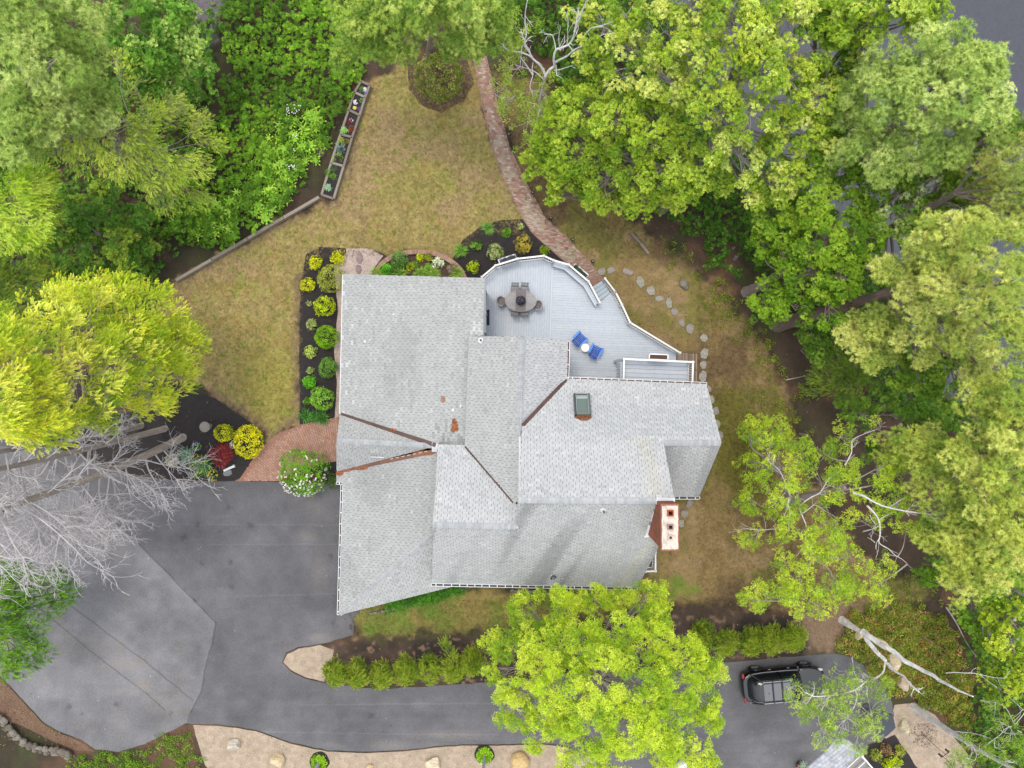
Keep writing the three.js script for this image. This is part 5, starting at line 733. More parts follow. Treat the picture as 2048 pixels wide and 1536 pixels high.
boulder('pale grey boulder at the left end of the bottom gravel bed', 465, 1492, 17, 12, [206, 196, 182], 0.45, 0.2); boulder('tan boulder in the gravel left of the first staked plant', 553, 1524, 15, 15, [222, 200, 164], 0.5); boulder('cream boulder cut by the picture edge between the two staked plants', 866, 1530, 17, 15, [232, 214, 186], 0.5, 0.1); boulder('golden tan boulder right of the second staked plant', 1040, 1526, 19, 20, [214, 184, 130], 0.55, 0.5); boulder('little tan stone at the picture edge in the bottom gravel', 740, 1535, 8, 6, [214, 188, 150], 0.25);
boulder('cream boulder half under the birch base', 1719, 1270, 9, 13, [222, 200, 158], 0.35, -0.4); boulder('long cream boulder behind the birch trunk', 1763, 1288, 21, 10, [224, 202, 168], 0.4, -0.6); boulder('big cream boulder between the birch stems', 1790, 1326, 15, 18, [222, 204, 172], 0.55, 0.2); boulder('pinkish boulder below the broken birch stem', 1811, 1370, 13, 15, [208, 186, 164], 0.5, 0.6); boulder('cream boulder beside the dark canopy', 1810, 1456, 11, 15, [214, 200, 168], 0.5, -0.3); boulder('small cream stone at the upper left of the birch base', 1712, 1258, 6, 5, [226, 206, 170], 0.2, 0.2);
boulder('grey boulder with lichen alone in the east lawn', 1369, 569, 10, 12, [140, 134, 120], 0.35, 0.4, null); boulder('tan stone in the grey stream bed, at the picture edge', 425, 7, 5, 4, [184, 164, 140], 0.25, 0, 'stones in the stream bed'); boulder('tan stone in the grey stream bed, lower of two', 414, 21, 4, 3, [190, 170, 140], 0.2, 0, 'stones in the stream bed');
function flagstone(label, px, py, w, d, turn, col, group, name = 'stepping_stone') { R = rng(px * 7 + py); const m = new MB(), n = 6 + Math.floor(R() * 3), poly = []; for (let i = 0; i < n; i++) { const a = (i + 0.5 * R()) / n * 6.283, k = 0.82 + 0.3 * R(), q = Math.pow(Math.pow(Math.abs(Math.cos(a)), 3) + Math.pow(Math.abs(Math.sin(a)), 3), -1 / 3); poly.push([Math.cos(a) * q * M(w / 2) * k, Math.sin(a) * q * M(d / 2) * k]); } m.prism(poly, (x, z, y) => V3(x, y, z), 0.06, 0, S(col[0] - 24, col[1] - 24, col[2] - 24)); m.prism(poly.map(q => [q[0] * 0.95, q[1] * 0.95]), (x, z, y) => V3(x, y, z), 0.072, 0.05, S(...col)); const o = m.build(name, vmat(0.95, { map: stoneTex }), scene), c = P(px, py); o.position.set(c.x, gh(c.x, c.z) - 0.01, c.z); o.rotation.y = turn; tag(o, label, 'stepping stone', group); }
const sts = [[1203.7, 543.7, 18, 18, 0.5, 'pale grey wedge stepping stone touching the brick path'], [1222.5, 540, 19, 15, -0.1, 'pale square stepping stone beside the wedge stone'], [1255, 543.7, 22, 13, -0.25, 'pale oblong stepping stone standing apart from its neighbours'], [1280, 563.7, 16, 23, 0.5, 'pale oval stepping stone where the row turns downhill'], [1302, 582.5, 18, 21, 0.4, 'pale stepping stone after the oval one'], [1319, 597.5, 18, 14, -0.2, 'small squarish stepping stone in the middle of the row'], [1337.5, 606, 15, 20, 0.3, 'speckled stepping stone next to the small squarish one'], [1348.7, 623.7, 15, 17, 0.2, 'brownish stepping stone after the speckled one'], [1363.7, 646, 13, 18, 0.5, 'narrow brownish stepping stone, upper of a close pair'], [1379.5, 657.5, 15, 20, -0.2, 'brownish stepping stone, lower of a close pair'], [1407.5, 675.7, 17, 16, 0, 'sunken brown stepping stone half lost in the grass'], [1408.7, 707, 16, 20, -0.2, 'grey stepping stone level with the wooden steps'], [1406, 729.5, 15, 17, 0, 'grey stepping stone beside the lower end of the wooden steps'], [1405, 752.5, 16, 24, 0.1, 'big grey stepping stone near the gutter corner'], [1416, 777, 12, 14, 0.2, 'stepping stone peeping out below the gutter corner'], [1422, 798, 13, 18, 0.1, 'greenish stepping stone along the east rake'], [1431, 821, 14, 18, 0, 'pinkish stepping stone along the east rake'], [1434, 847, 12, 18, 0.1, 'small stepping stone along the east rake, second from the gable tip'], [1440, 872, 12, 20, 0.1, 'stepping stone nearest the gable tip'], [1379, 1007, 13, 18, -0.5, 'slate grey oblong stone by the lower east gutter'], [1369, 1027, 14, 15, 0.2, 'round pale stone in the middle of the three beside the chimney'], [1361, 1046, 15, 17, 0.3, 'pale stone half under the chimney top']];
for (const [x, y, w, d, a, l] of sts) flagstone(l, x, y, w, d * 1.03, a, pick([[184, 180, 164], [190, 184, 172], [176, 166, 156], [180, 168, 158]]), 'stepping stones round the deck');
flagstone('mauve flagstone in the pink gravel, the upper one', 719, 516, 14, 21, -0.2, [176, 154, 152], 'flagstones in the pink gravel', 'flagstone'); flagstone('mauve flagstone in the pink gravel, at the roof edge', 717, 539, 13, 18, 0.1, [170, 148, 148], 'flagstones in the pink gravel', 'flagstone'); flagstone('grey slate slab by the driveway mulch bed', 456, 945, 18, 14, 0.5, [150, 150, 152], null, 'flagstone');
{ // stone retaining wall, bottom left, and low stone edging south of the house
  const t = thing('stone_wall', 'low dry stone wall beside the rusty leaves at the bottom left', 'wall', V3(0, 0, 0)); R = rng(91); const ms = [[136, 126, 114], [150, 140, 128], [120, 112, 100], [160, 152, 142]].map(c => mat(S(...c), 0.95, { map: stoneTex })); const c = new THREE.CatmullRomCurve3([[-30, 1420], [4, 1440], [28, 1470], [60, 1490], [92, 1500], [120, 1502], [140, 1512]].map(q => P(q[0], q[1], 0.35))), n = 17;
  for (let i = 0; i < n; i++) for (const [o, y, s] of [[0, 0.3, 1], [0.28, 0.12, 0.9]]) { const p = c.getPoint((i + 0.5 * R()) / n), d = c.getTangent(i / n); const m = mesh('stone', stoneGeo(i * 3 + (y * 10 | 0) + 400, rr(0.2, 0.29) * s, 0.18, rr(0.15, 0.21) * s), pick(ms), t); m.position.set(p.x + d.z * o * -1, y, p.z + d.x * o); m.rotation.y = -Math.atan2(d.z, d.x) + rr(-.3, .3); }
  const e = thing('stone_edging', 'thin line of pale stones edging the green border south of the garage', 'edging', V3(0, 0, 0)), q = new THREE.CatmullRomCurve3([[738, 1228], [770, 1222], [810, 1213], [850, 1202], [890, 1191], [930, 1178], [958, 1168]].map(k => P(k[0], k[1], 0.1))); for (let i = 0; i < 24; i++) { const p = q.getPoint((i + 0.5) / 24), d = q.getTangent((i + 0.5) / 24); const m = mesh('stone', new RoundedBoxGeometry(rr(0.2, 0.27), 0.12, rr(0.1, 0.15), 1, 0.02), pick(ms), e); m.position.set(p.x, 0.05, p.z); m.rotation.y = -Math.atan2(d.z, d.x) + rr(-.15, .15); }
  const e2 = thing('stone_edging', 'short arc of pale stones just showing below the south gutter', 'edging', V3(0, 0, 0)); for (let i = 0; i < 9; i++) { const m = mesh('stone', new RoundedBoxGeometry(0.2, 0.12, 0.13, 1, 0.02), pick(ms), e2), p = P(1024 + i * 6, 1180 + 3.5 * Math.sin(i / 8 * 3.14)); m.position.set(p.x, 0.05, p.z); m.rotation.y = 0.3 - i * 0.07; }
}
// ---------- garden plants ----------
const LIME = [[176, 196, 30], [196, 208, 44], [150, 176, 24]], GOLD = [[202, 206, 30], [218, 220, 48], [174, 180, 24]], DKLIME = [[128, 174, 24], [146, 190, 34], [108, 154, 22]], GREEN = [[108, 152, 48], [124, 168, 60], [92, 134, 42]], OLIVE = [[156, 164, 60], [170, 176, 80], [132, 144, 48]], PALE = [[170, 184, 110], [186, 196, 130], [146, 164, 90]];
shrub('golden_shrub', 'small golden shrub at the upper left corner of the west bed', 630, 524, 13, { cols: GOLD, fill: 1, bump: .3 }); shrub('golden_shrub', 'small golden shrub beside the pink gravel', 674, 515, 14, { cols: GOLD, fill: 1, bump: .3 }); shrub('golden_shrub', 'small golden shrub on the lawn side of the big variegated ball', 615, 570, 14, { cols: GOLD, fill: 1, bump: .25 });
shrub('round_shrub', 'largest ball shrub, variegated yellow green, at the northwest roof corner', 662, 557, 28, { cols: OLIVE, bump: .06 }); shrub('round_shrub', 'lime green ball shrub just below the big variegated ball', 649, 612, 20, { cols: LIME, bump: .2 }); shrub('round_shrub', 'tightly clipped broad green ball shrub in the middle of the west bed', 653, 674, 23, { cols: DKLIME, sx: 1.05, bump: .03, size: .8 }); shrub('round_shrub', 'dark grey green ball shrub, fourth down the west wall', 655, 735, 21, { cols: [[106, 150, 56], [118, 162, 66], [90, 132, 50]], sx: .88, bump: .08, size: .85 }); shrub('round_shrub', 'loose mid green ball shrub nearest the brick front walk', 643, 797, 23, { cols: [[128, 178, 56], [144, 192, 70], [108, 156, 46]], bump: .22 });
shrub('small_shrub', 'little grey green tuft between the lime ball and the clipped ball', 623, 648, 9, { cols: PALE, fill: 1 }); shrub('small_shrub', 'little pale variegated tuft beside the clipped broad ball', 620, 703, 12, { cols: [[180, 196, 90], [196, 208, 110], [150, 170, 70]], fill: 1, bump: .3 }); shrub('small_shrub', 'tiny pale sprig below the pale variegated tuft', 620, 741, 5, { cols: PALE, fill: 1 }); shrub('small_shrub', 'bright green leafy tuft in the lower half of the west bed', 618, 764, 13, { cols: [[100, 176, 30], [120, 190, 50]], fill: 1, bump: .3 }); shrub('small_shrub', 'tiny dark green sprig beside the lowest ball shrub', 614, 802, 6, { cols: GREEN, fill: 1 }); shrub('small_shrub', 'tiny pale sprig at the top of the west bed lawn edge', 618, 606, 3, { cols: PALE, fill: 1 });
for (const [x, l] of [[612, 'leftmost'], [630, 'middle'], [649, 'rightmost']]) shrub('lily_clump', l + ' of three clumps of dark strappy leaves above the brick front walk', x, 834, 12, { cols: [[70, 120, 50], [90, 140, 60], [56, 100, 44]], kind: 'blade', n: 60, h: .35 });
shrub('round_shrub', 'small yellow green ball shrub in the driveway bed', 446, 866, 17, { cols: [[186, 190, 30], [204, 206, 50], [160, 168, 24]], sx: 1.1, bump: .06 }); shrub('round_shrub', 'large golden clipped shrub at the tip of the driveway bed', 495, 884, 30, { cols: [[208, 204, 20], [224, 218, 44], [184, 186, 22]], sx: .94, sz: 1.16, bump: .06 }); shrub('red_shrub', 'dark red shrub between the golden ball and the irises', 440, 909, 28, { cols: [[128, 52, 54], [148, 66, 66], [100, 38, 44]], kind: 'blade', n: 220, size: 1.05, h: .8, category: 'shrub' }); 
shrub('iris_clump', 'blue green spiky clump nearer the red shrub, edged with yellow flowers', 399, 932, 24, { cols: [[92, 140, 70], [110, 156, 84], [76, 120, 60]], kind: 'blade', n: 90, size: 1.25, h: .5, flowers: [26, [[236, 206, 60], [244, 220, 90]], 1] }); shrub('iris_clump', 'blue green spiky clump nearer the bare trees', 373, 912, 18, { cols: [[104, 140, 110], [122, 156, 128]], kind: 'blade', n: 90, size: 1.2, h: .5 }); shrub('flowering_shrub', 'small shrub of white flowers beside the bare tree trunks', 344, 921, 12, { cols: PALE, fill: 1, flowers: [60, [[246, 240, 236], [240, 222, 220]], 1.2] }); shrub('flower_clump', 'tiny blue flowers among the mulch above the red shrub', 392, 893, 8, { cols: GREEN, fill: 1, n: 150, flowers: [16, [[150, 150, 214]], .9] }); shrub('flower_clump', 'tiny pink and white flowers squeezed between the red and golden shrubs', 466, 890, 7, { cols: GREEN, fill: 1, n: 120, flowers: [24, [[240, 220, 224]], 1] }); shrub('flower_clump', 'yellow flowers along the driveway edge below the irises', 424, 951, 11, { cols: GREEN, fill: 1, n: 120, flowers: [22, [[236, 206, 50]], .9] });
shrub('rhododendron', 'large blossoming shrub of pinkish white flowers beside the brick front walk', 604, 945, 47, { cols: [[100, 160, 34], [120, 176, 44], [84, 136, 34], [128, 150, 56]], h: 2.2, bump: .32, flowers: [170, [[250, 238, 238], [244, 222, 224], [252, 248, 240]], 1.25], flowerSide: d => d.z > -0.15 + 0.4 * R() || R() < .12, category: 'shrub' }); shrub('small_shrub', 'low dark shrub in the corner by the garage gutter', 664, 962, 16, { cols: [[74, 96, 48], [92, 112, 56]], fill: 1, bump: .3 });
shrub('rhododendron', 'wide olive shrub in a brown mulch ring on the upper lawn', 878, 148, 47, { cols: [[124, 136, 56], [142, 150, 70], [104, 120, 48], [90, 108, 42]], h: 2.4, bump: .3, n: 420, kind: 'box', size: 1.15 });
const bedNE = [[920, 502, 9, [[110, 150, 60]], 'blade', 'spiky green clump at the left edge of the northeast mulch bed'], [951, 491, 11, GREEN, 'box', 'green shrub right of the spiky clump in the northeast bed'], [991, 505, 17, PALE, 'box', 'pale variegated shrub behind the purple planter box'], [1046, 488, 18, [[176, 164, 70], [196, 176, 70], [150, 140, 60]], 'box', 'rusty yellow shrub near the brick path'], [948, 534, 12, LIME, 'box', 'lime ball near the deck corner and the brick planter'], [1089, 501, 9, [[130, 156, 40]], 'box', 'small lime shrub between the deck rail and the brick path'], [975, 457, 7, [[110, 150, 70]], 'blade', 'spiky tuft at the upper edge of the northeast bed'], [1012, 465, 9, GREEN, 'box', 'small round green shrub at the upper edge of the northeast bed'], [1041, 452, 4, PALE, 'box', 'tiny sprig at the top corner of the northeast bed']];
for (const [x, y, r, c, k, l] of bedNE) shrub('small_shrub', l, x, y, r, { cols: c, kind: k, fill: 1, n: k === 'blade' ? 110 : 330, bump: .25 });
const bedP = [[800, 519, 17, [[110, 140, 80], [96, 150, 50]], 'wide green shrub at the back of the brick planter'], [842, 516, 7, LIME, 'small round green plant at the back middle of the brick planter'], [859, 515, 8, OLIVE, 'small olive plant beside the round green one in the brick planter'], [876, 527, 11, [[220, 228, 200], [190, 206, 150], [236, 240, 226]], 'white variegated plant in the brick planter'], [822, 535, 6, LIME, 'little lime plant in the middle of the brick planter'], [832, 531, 5, GREEN, 'little green plant touching the little lime one'], [858, 535, 6, [[120, 170, 60]], 'little bright plant below the white variegated one'], [774, 540, 10, [[90, 170, 40], [110, 190, 50]], 'bright green plant at the left of the brick planter'], [791, 541, 10, [[80, 116, 56]], 'dark green plant beside the bright one in the brick planter'], [906, 539, 10, [[130, 140, 90], [190, 150, 160], [100, 130, 70]], 'pink tinged plant at the right of the brick planter']];
for (const [x, y, r, c, l] of bedP) { const t = shrub('small_shrub', l, x, y, r, { cols: c, fill: 1, bump: .3 }); t.position.y += 0.3; }
for (const [x, l] of [[756, 'first'], [805, 'second'], [842, 'third'], [868, 'fourth'], [915, 'last']]) { const t = shrub('grass_clump', l + ' from the left of the grassy clumps at the roof edge in the brick planter', x, 549, 9, { cols: [[120, 156, 60], [140, 170, 70]], kind: 'blade', n: 120, h: .3 }); t.position.y += 0.3; }
{ // birdbath, lights, lamp
  const t = thing('birdbath', 'round pale stone birdbath in the mulch of the driveway bed', 'birdbath', P(415, 853, 0.3).setY(0)); mesh('pedestal', new THREE.LatheGeometry([[0.0, 0], [0.2, 0], [0.16, 0.08], [0.1, 0.2], [0.1, 0.5], [0.2, 0.58]].map(q => new THREE.Vector2(q[0], q[1])), 20), mat(S(150, 142, 132), 0.95, { map: stoneTex }), t); const b = mesh('bowl', new THREE.LatheGeometry([[0.0, 0.6], [0.2, 0.58], [0.3, 0.66], [0.31, 0.7], [0.27, 0.7], [0.2, 0.64], [0.0, 0.62]].map(q => new THREE.Vector2(q[0], q[1])), 24), mat(S(172, 164, 154), 0.95, { map: stoneTex }), t);
  const pl = thing('downspout_pipe', 'white pipe lying on the mulch beside the slate slab', 'pipe', P(460, 936).setY(0.12)); const m = mesh('pipe', new THREE.CylinderGeometry(0.075, 0.075, 0.68, 16), whiteM, pl); m.rotation.set(0, -0.42, Math.PI / 2, 'YXZ'); m.rotation.y = 0.42; const ring = mesh('collar', new THREE.CylinderGeometry(0.095, 0.095, 0.08, 16), whiteM, pl); ring.rotation.copy(m.rotation); ring.position.set(0.29, 0, -0.13);
  const lights = [[1018, 274, 'uppermost small black path light along the brick path'], [1065, 389, 'small black path light beside the bend of the brick path'], [1101, 439.5, 'small black path light right of the mulch bed tip'], [1144.5, 482.5, 'small black path light above the last stretch of path'], [1184, 525, 'small black path light nearest the wedge stepping stone']];
  for (const [x, y, l] of lights) { const g = thing('path_light', l, 'path light', gP(x, y), 'path lights along the brick path'); const s = mesh('stake', new THREE.CylinderGeometry(0.02, 0.02, 0.4, 8), mat(S(40, 40, 42), 0.5), g); s.position.y = 0.2; const h = mesh('hood', new THREE.CylinderGeometry(0.05, 0.11, 0.08, 16), mat(S(52, 54, 60), 0.45), g); h.position.y = 0.44; const k = mesh('knob', new THREE.SphereGeometry(0.03, 10, 8), mat(S(210, 212, 214), 0.3), g); k.position.y = 0.5; }
  const w = thing('garden_lamp', 'small white lamp in the dark mulch by the front wall', 'lamp', P(655, 937)); const p = mesh('post', new THREE.CylinderGeometry(0.02, 0.02, 0.45, 8), whiteM, w); p.position.y = 0.22; const c = mesh('cap', new THREE.ConeGeometry(0.1, 0.1, 12), whiteM, w); c.position.y = 0.48;
}
{ // green border south of the garage
  R = rng(95); const it = [], C = new THREE.CatmullRomCurve3([[772, 1216], [820, 1202], [870, 1190], [930, 1174]].map(q => P(q[0], q[1]))); for (let i = 0; i < 190; i++) { const p = C.getPoint(R()); p.z += rr(-.35, .25); p.x += rr(-.2, .2); it.push({ p, n: V3(rr(-.3, .3), 1, rr(-.3, .3)), s: rr(.6, 1), c: jit(S(...pick([[80, 140, 40], [100, 160, 50], [66, 116, 36]]), LG)) }); }
  const t = thing('plant_border', 'row of bright green strappy leaves between the garage eave and the stone edging', 'plants', V3(0, 0, 0)); crownInto(t, 'leaves', 'blade', it);
}
// hedge shrubs on the island and beyond the maple
const HC = [[116, 140, 36], [138, 160, 44], [98, 122, 32], [152, 166, 56]], hedge = [[672, 1347, 'first hedge shrub at the gravel tip of the island'], [716, 1352, 'second hedge shrub from the gravel tip'], [764, 1353, 'third hedge shrub from the gravel tip'], [813, 1345, 'fourth hedge shrub from the gravel tip'], [861, 1341, 'fifth hedge shrub from the gravel tip'], [908, 1339, 'sixth hedge shrub from the gravel tip, with a long upright shoot'], [946, 1325, 'last hedge shrub before the bright maple'], [1405, 1275, 'dark hedge shrub just emerging right of the bright maple'], [1454, 1285, 'hedge shrub above the left end of the black car'], [1503, 1284, 'hedge shrub above the middle of the black car'], [1545, 1282, 'hedge shrub above the right end of the black car'], [1588, 1276, 'last hedge shrub on the right before the bare dirt']];
hedge.forEach(([x, y, l], i) => { const o = { seed: 1500 + i, name: 'hedge_shrub', category: 'shrub', group: 'hedge shrubs along the driveway island', label: l, kind: 'frond', size: 0.36, blob: 0.22, per: 12, cov: 7, gap: 0.25, squash: 1, r: 0.06, twig: .1, limb: .5, cols: HC, jit: .16, trunk: [[x + (1024 - x) * 0.035, y - (y - 768) * 0.035, 0], [x, y, 1.6]], lobes: [[x - 1, y - 12, 17, 0.8], [x, y - 3, 21, 1.2], [x - 1, y + 3, 17, 1.7], [x, y + 9, 13, 2.2]] }; if (i === 5) o.lobes.push([x - 10, y - 42, 6, 2.2], [x - 18, y - 55, 6, 2.6], [x - 3, y - 28, 7, 2.0]); tree(o); });

// ---------- trees ----------
const YC = [[226, 230, 66], [208, 220, 58], [178, 202, 50], [232, 236, 96], [140, 170, 42]], PINE = [[184, 206, 108], [170, 196, 98], [152, 182, 86], [198, 216, 124]], PINEY = [[202, 212, 106], [186, 200, 96], [164, 184, 84], [214, 220, 122]], BIG = [[168, 190, 64], [146, 174, 54], [188, 206, 88], [202, 214, 106], [118, 150, 44]], MAP = [[182, 206, 54], [162, 192, 48], [196, 214, 70], [128, 162, 42]], OAK = [[100, 148, 52], [116, 164, 58], [86, 130, 46], [166, 196, 96]], grey = S(150, 142, 136), pale = S(196, 192, 190);
const T = o => tree(o);
T({ seed: 11, name: 'yellow_conifer', label: 'large golden green conifer overhanging the left lawn edge', category: 'conifer', kind: 'frond', cols: YC, trunk: [[324, 800, 0], [250, 818, 4], [150, 832, 8], [0, 850, 13], [-120, 860, 17]], r: 0.3, bark: S(158, 140, 128), size: 0.42, per: 26, cov: 7, blob: 0.4, gap: .4, jit: .2, squash: .75, twig: .25,
  lobes: [[340, 690, 62, 5.5], [358, 650, 40, 4.5], [345, 745, 45, 5], [280, 630, 75, 7.5], [240, 720, 85, 9], [290, 780, 50, 6.5], [180, 650, 75, 10.5], [150, 760, 85, 11.5], [90, 700, 85, 13], [60, 800, 75, 13.5], [20, 720, 75, 14.5], [200, 822, 42, 8.5], [110, 838, 50, 11.5], [30, 830, 45, 13], [40, 650, 55, 12], [265, 565, 30, 6], [215, 590, 45, 7.5], [390, 688, 18, 4.5], [330, 800, 20, 4.5], [140, 600, 45, 9], [0, 800, 55, 15], [60, 868, 25, 12]] });
T({ seed: 12, name: 'yellow_conifer', label: 'small lime conifer at the left picture edge above the golden conifer', category: 'conifer', kind: 'frond', cols: [[178, 210, 60], [158, 194, 54], [134, 172, 48], [196, 218, 84]], trunk: [[130, 490, 0], [80, 440, 5], [40, 410, 9]], r: .18, size: .42, per: 22, cov: 7, blob: .38, gap: .36, lobes: [[60, 390, 45, 8.5], [45, 445, 48, 9.5], [90, 430, 32, 7.5], [20, 400, 40, 9.5], [75, 365, 32, 8], [80, 480, 25, 6], [10, 470, 40, 9]] });
T({ seed: 13, name: 'thin_conifer', label: 'thin yellow green conifer with bare twigs showing, left of the fern slope', category: 'conifer', kind: 'frond', cols: [[204, 220, 88], [188, 208, 76], [168, 194, 70], [158, 174, 88]], trunk: [[345, 350, 0], [310, 300, 4], [240, 230, 8], [150, 150, 12]], r: .12, limb: .5, bark: S(160, 150, 144), size: .38, per: 18, cov: 6.5, blob: .36, gap: .38, twig: 1.4, lobes: [[200, 235, 35, 8], [300, 250, 45, 6.5], [350, 225, 32, 5.5], [402, 250, 24, 5], [235, 315, 45, 7.5], [310, 340, 45, 6.5], [150, 270, 36, 9], [100, 290, 34, 9.5], [380, 330, 36, 5.5], [330, 385, 36, 5], [240, 130, 24, 7], [272, 172, 24, 6.5], [420, 290, 20, 4.5], [280, 290, 35, 7], [395, 400, 20, 4], [170, 310, 35, 8]] });
T({ seed: 14, name: 'white_pine', label: 'soft pale green pine filling the upper left corner', category: 'pine', kind: 'tuft', jit: .1, cols: PINE, trunk: [[260, 300, 0], [160, 220, 6], [50, 145, 11], [-60, 70, 16]], r: .3, bark: S(150, 140, 134), size: .8, per: 38, cov: 6.5, blob: .5, gap: .3, squash: .55, lobes: [[60, 40, 65, 14.5], [140, 55, 55, 12.5], [165, 110, 40, 11.5], [95, 115, 55, 13.5], [30, 110, 45, 14.5], [190, 30, 35, 11.5], [60, 200, 48, 11.5], [150, 200, 52, 9.5], [205, 185, 35, 8.5], [200, 230, 38, 8.5], [105, 235, 52, 10.5], [30, 265, 45, 11.5], [10, 20, 50, 15], [40, 310, 30, 10]] });
T({ seed: 15, name: 'oak_tree', label: 'dark green broadleaf tree between the corner pine and the grey stream bed', kind: 'star', cols: OAK, trunk: [[400, 190, 0], [360, 140, 3], [310, 80, 6]], r: .18, size: .56, per: 24, cov: 5.5, blob: .45, gap: .3, lobes: [[265, 60, 45, 6.5], [330, 40, 52, 5.5], [300, 110, 45, 5.5], [378, 85, 36, 4.5], [395, 130, 30, 3.5], [350, 150, 36, 3.5], [270, 150, 36, 4.5], [250, 20, 35, 7], [355, 0, 36, 5.5], [310, 165, 30, 4], [400, 170, 24, 3], [370, 200, 26, 3]] });
T({ seed: 16, name: 'maple_shrub', label: 'dark blue green maple above the golden conifer', kind: 'star', cols: [[96, 138, 52], [82, 122, 44], [112, 150, 58], [140, 166, 60]], trunk: [[250, 500, 0], [200, 470, 4]], r: .14, size: .54, per: 24, cov: 5, blob: .42, gap: .33, lobes: [[180, 430, 45, 4.5], [232, 478, 40, 3.5], [160, 500, 44, 4], [112, 470, 36, 4.5], [262, 440, 30, 3], [130, 545, 36, 3.5], [200, 400, 30, 4], [250, 520, 28, 2.5], [280, 500, 22, 2], [190, 540, 30, 3], [140, 400, 28, 5]] });
T({ seed: 17, name: 'hemlock', label: 'dark hemlock at the left picture edge below the lime conifer', category: 'conifer', kind: 'frond', cols: [[112, 136, 42], [94, 118, 38], [130, 150, 50], [78, 104, 34]], trunk: [[150, 620, 0], [60, 570, 6]], r: .16, size: .5, per: 14, cov: 5, blob: .42, gap: .33, lobes: [[20, 520, 44, 5.5], [90, 570, 40, 5], [40, 600, 40, 6], [150, 570, 30, 4], [100, 520, 28, 4], [60, 640, 25, 5], [190, 560, 22, 3], [10, 570, 30, 6]] });
T({ seed: 18, name: 'white_pine', label: 'soft green pine at the top middle above the olive rhododendron', category: 'pine', kind: 'tuft', jit: .1, cols: [[168, 194, 84], [150, 182, 76], [188, 208, 104], [126, 160, 66]], trunk: [[862, 116, 0], [864, 60, 4], [866, -30, 10], [868, -120, 15]], r: .34, bark: S(142, 126, 112), size: .8, per: 38, cov: 6.5, blob: .5, gap: .3, squash: .55, lobes: [[760, 30, 52, 9.5], [722, 70, 36, 8], [800, 62, 42, 8], [845, 15, 52, 10.5], [930, 40, 52, 9.5], [960, 82, 38, 8], [905, 92, 26, 7.5], [700, 20, 44, 9.5], [742, 105, 24, 6.5], [990, 30, 36, 9], [820, -20, 60, 12.5], [780, 100, 24, 6.5], [690, 110, 22, 6], [1005, 80, 22, 7], [930, -20, 60, 12], [800, 110, 18, 5.5]] });
T({ seed: 19, name: 'birch', label: 'half dead white limbed birch beside the upper end of the brick path', category: 'tree', kind: 'leafy', cols: [[150, 178, 60], [130, 160, 50], [172, 190, 80]], trunk: [[1080, 236, 0], [1083, 195, 2.5], [1091, 152, 5]], r: .2, bark: S(216, 208, 198), size: .6, per: 10, cov: 2, blob: .36, gap: .42, twig: .8, extraCol: S(240, 236, 238), lobes: [[1050, 60, 40, 7], [1075, 180, 40, 4], [1020, 200, 36, 4], [1020, 90, 28, 6], [1000, 180, 24, 3.5], [1060, 250, 36, 3], [1030, 130, 30, 5], [1100, 250, 32, 3], [1060, 300, 30, 2.5]],
  extra: [[[[1091, 152, 5], [1078, 128, 5.8], [1060, 112, 6.4], [1040, 104, 6.8], [1012, 98, 7.2], [1004, 88, 7.5]], .1, .03], [[[1062, 112, 6.4], [1049, 85, 7.4], [1050, 40, 9], [1056, -6, 10.5]], .08, .03], [[[1091, 152, 5], [1108, 132, 5.8], [1112, 100, 7], [1138, 88, 7.6], [1152, 50, 9], [1166, 18, 10.5], [1178, -8, 11.5]], .11, .04], [[[1110, 125, 6], [1134, 112, 6.8], [1165, 92, 7.8], [1184, 78, 8.4], [1210, 68, 9]], .08, .025], [[[1112, 100, 7], [1104, 70, 7.8], [1088, 68, 8]], .05, .02], [[[1112, 130, 5.8], [1114, 150, 5.6], [1124, 156, 5.4]], .05, .025], [[[1108, 140, 5.5], [1130, 136, 5.8], [1146, 131, 6]], .045, .015], [[[1134, 88, 7.6], [1135, 60, 8.5], [1137, 38, 9]], .035, .012], [[[1120, 98, 7.2], [1118, 70, 8], [1120, 50, 8.6]], .035, .012], [[[1148, 64, 8.6], [1155, 30, 9], [1157, 15, 9.4]], .035, .012], [[[1066, 125, 6], [1066, 150, 5.4], [1060, 175, 5], [1066, 195, 4.6]], .04, .012], [[[1165, 92, 7.8], [1172, 66, 8.6], [1185, 55, 9.4], [1228, 42, 10]], .045, .015], [[[1045, 90, 7.2], [1042, 115, 6.6], [1040, 135, 6.2]], .03, .01], [[[1072, 208, 3], [1040, 198, 3.4], [1010, 200, 3.6]], .035, .012]] });
const bigL = { kind: 'star', size: .44, per: 29, blob: .38, gap: .37, twig: .9, limb: 1.1, jit: .2 };
T({ ...bigL, seed: 21, label: 'wide bright green maple arching over the bend of the brick path', cols: [[158, 184, 56], [138, 168, 48], [174, 198, 70], [112, 144, 40]], cov: 4.6, trunk: [[1325, 418, 0], [1345, 400, 3], [1370, 340, 7], [1385, 290, 9]], r: .3, bark: S(140, 130, 122), lobes: [[1110, 260, 42, 4.5], [1158, 300, 52, 5.5], [1128, 340, 36, 4], [1210, 358, 48, 5], [1260, 310, 60, 6.5], [1180, 220, 52, 6.5], [1240, 235, 58, 8], [1310, 250, 58, 8.5], [1330, 330, 52, 7], [1290, 398, 40, 4.5], [1228, 412, 30, 3.5], [1370, 365, 38, 6.5], [1072, 330, 28, 3], [1098, 388, 24, 2.5], [1250, 375, 30, 5], [1180, 380, 28, 3.5], [1100, 300, 26, 4], [1400, 330, 36, 7.5], [1150, 250, 28, 6], [1110, 215, 26, 5], [1140, 190, 28, 5.5], [1200, 170, 34, 6.5], [1290, 200, 40, 8.5], [1350, 400, 26, 5]] });
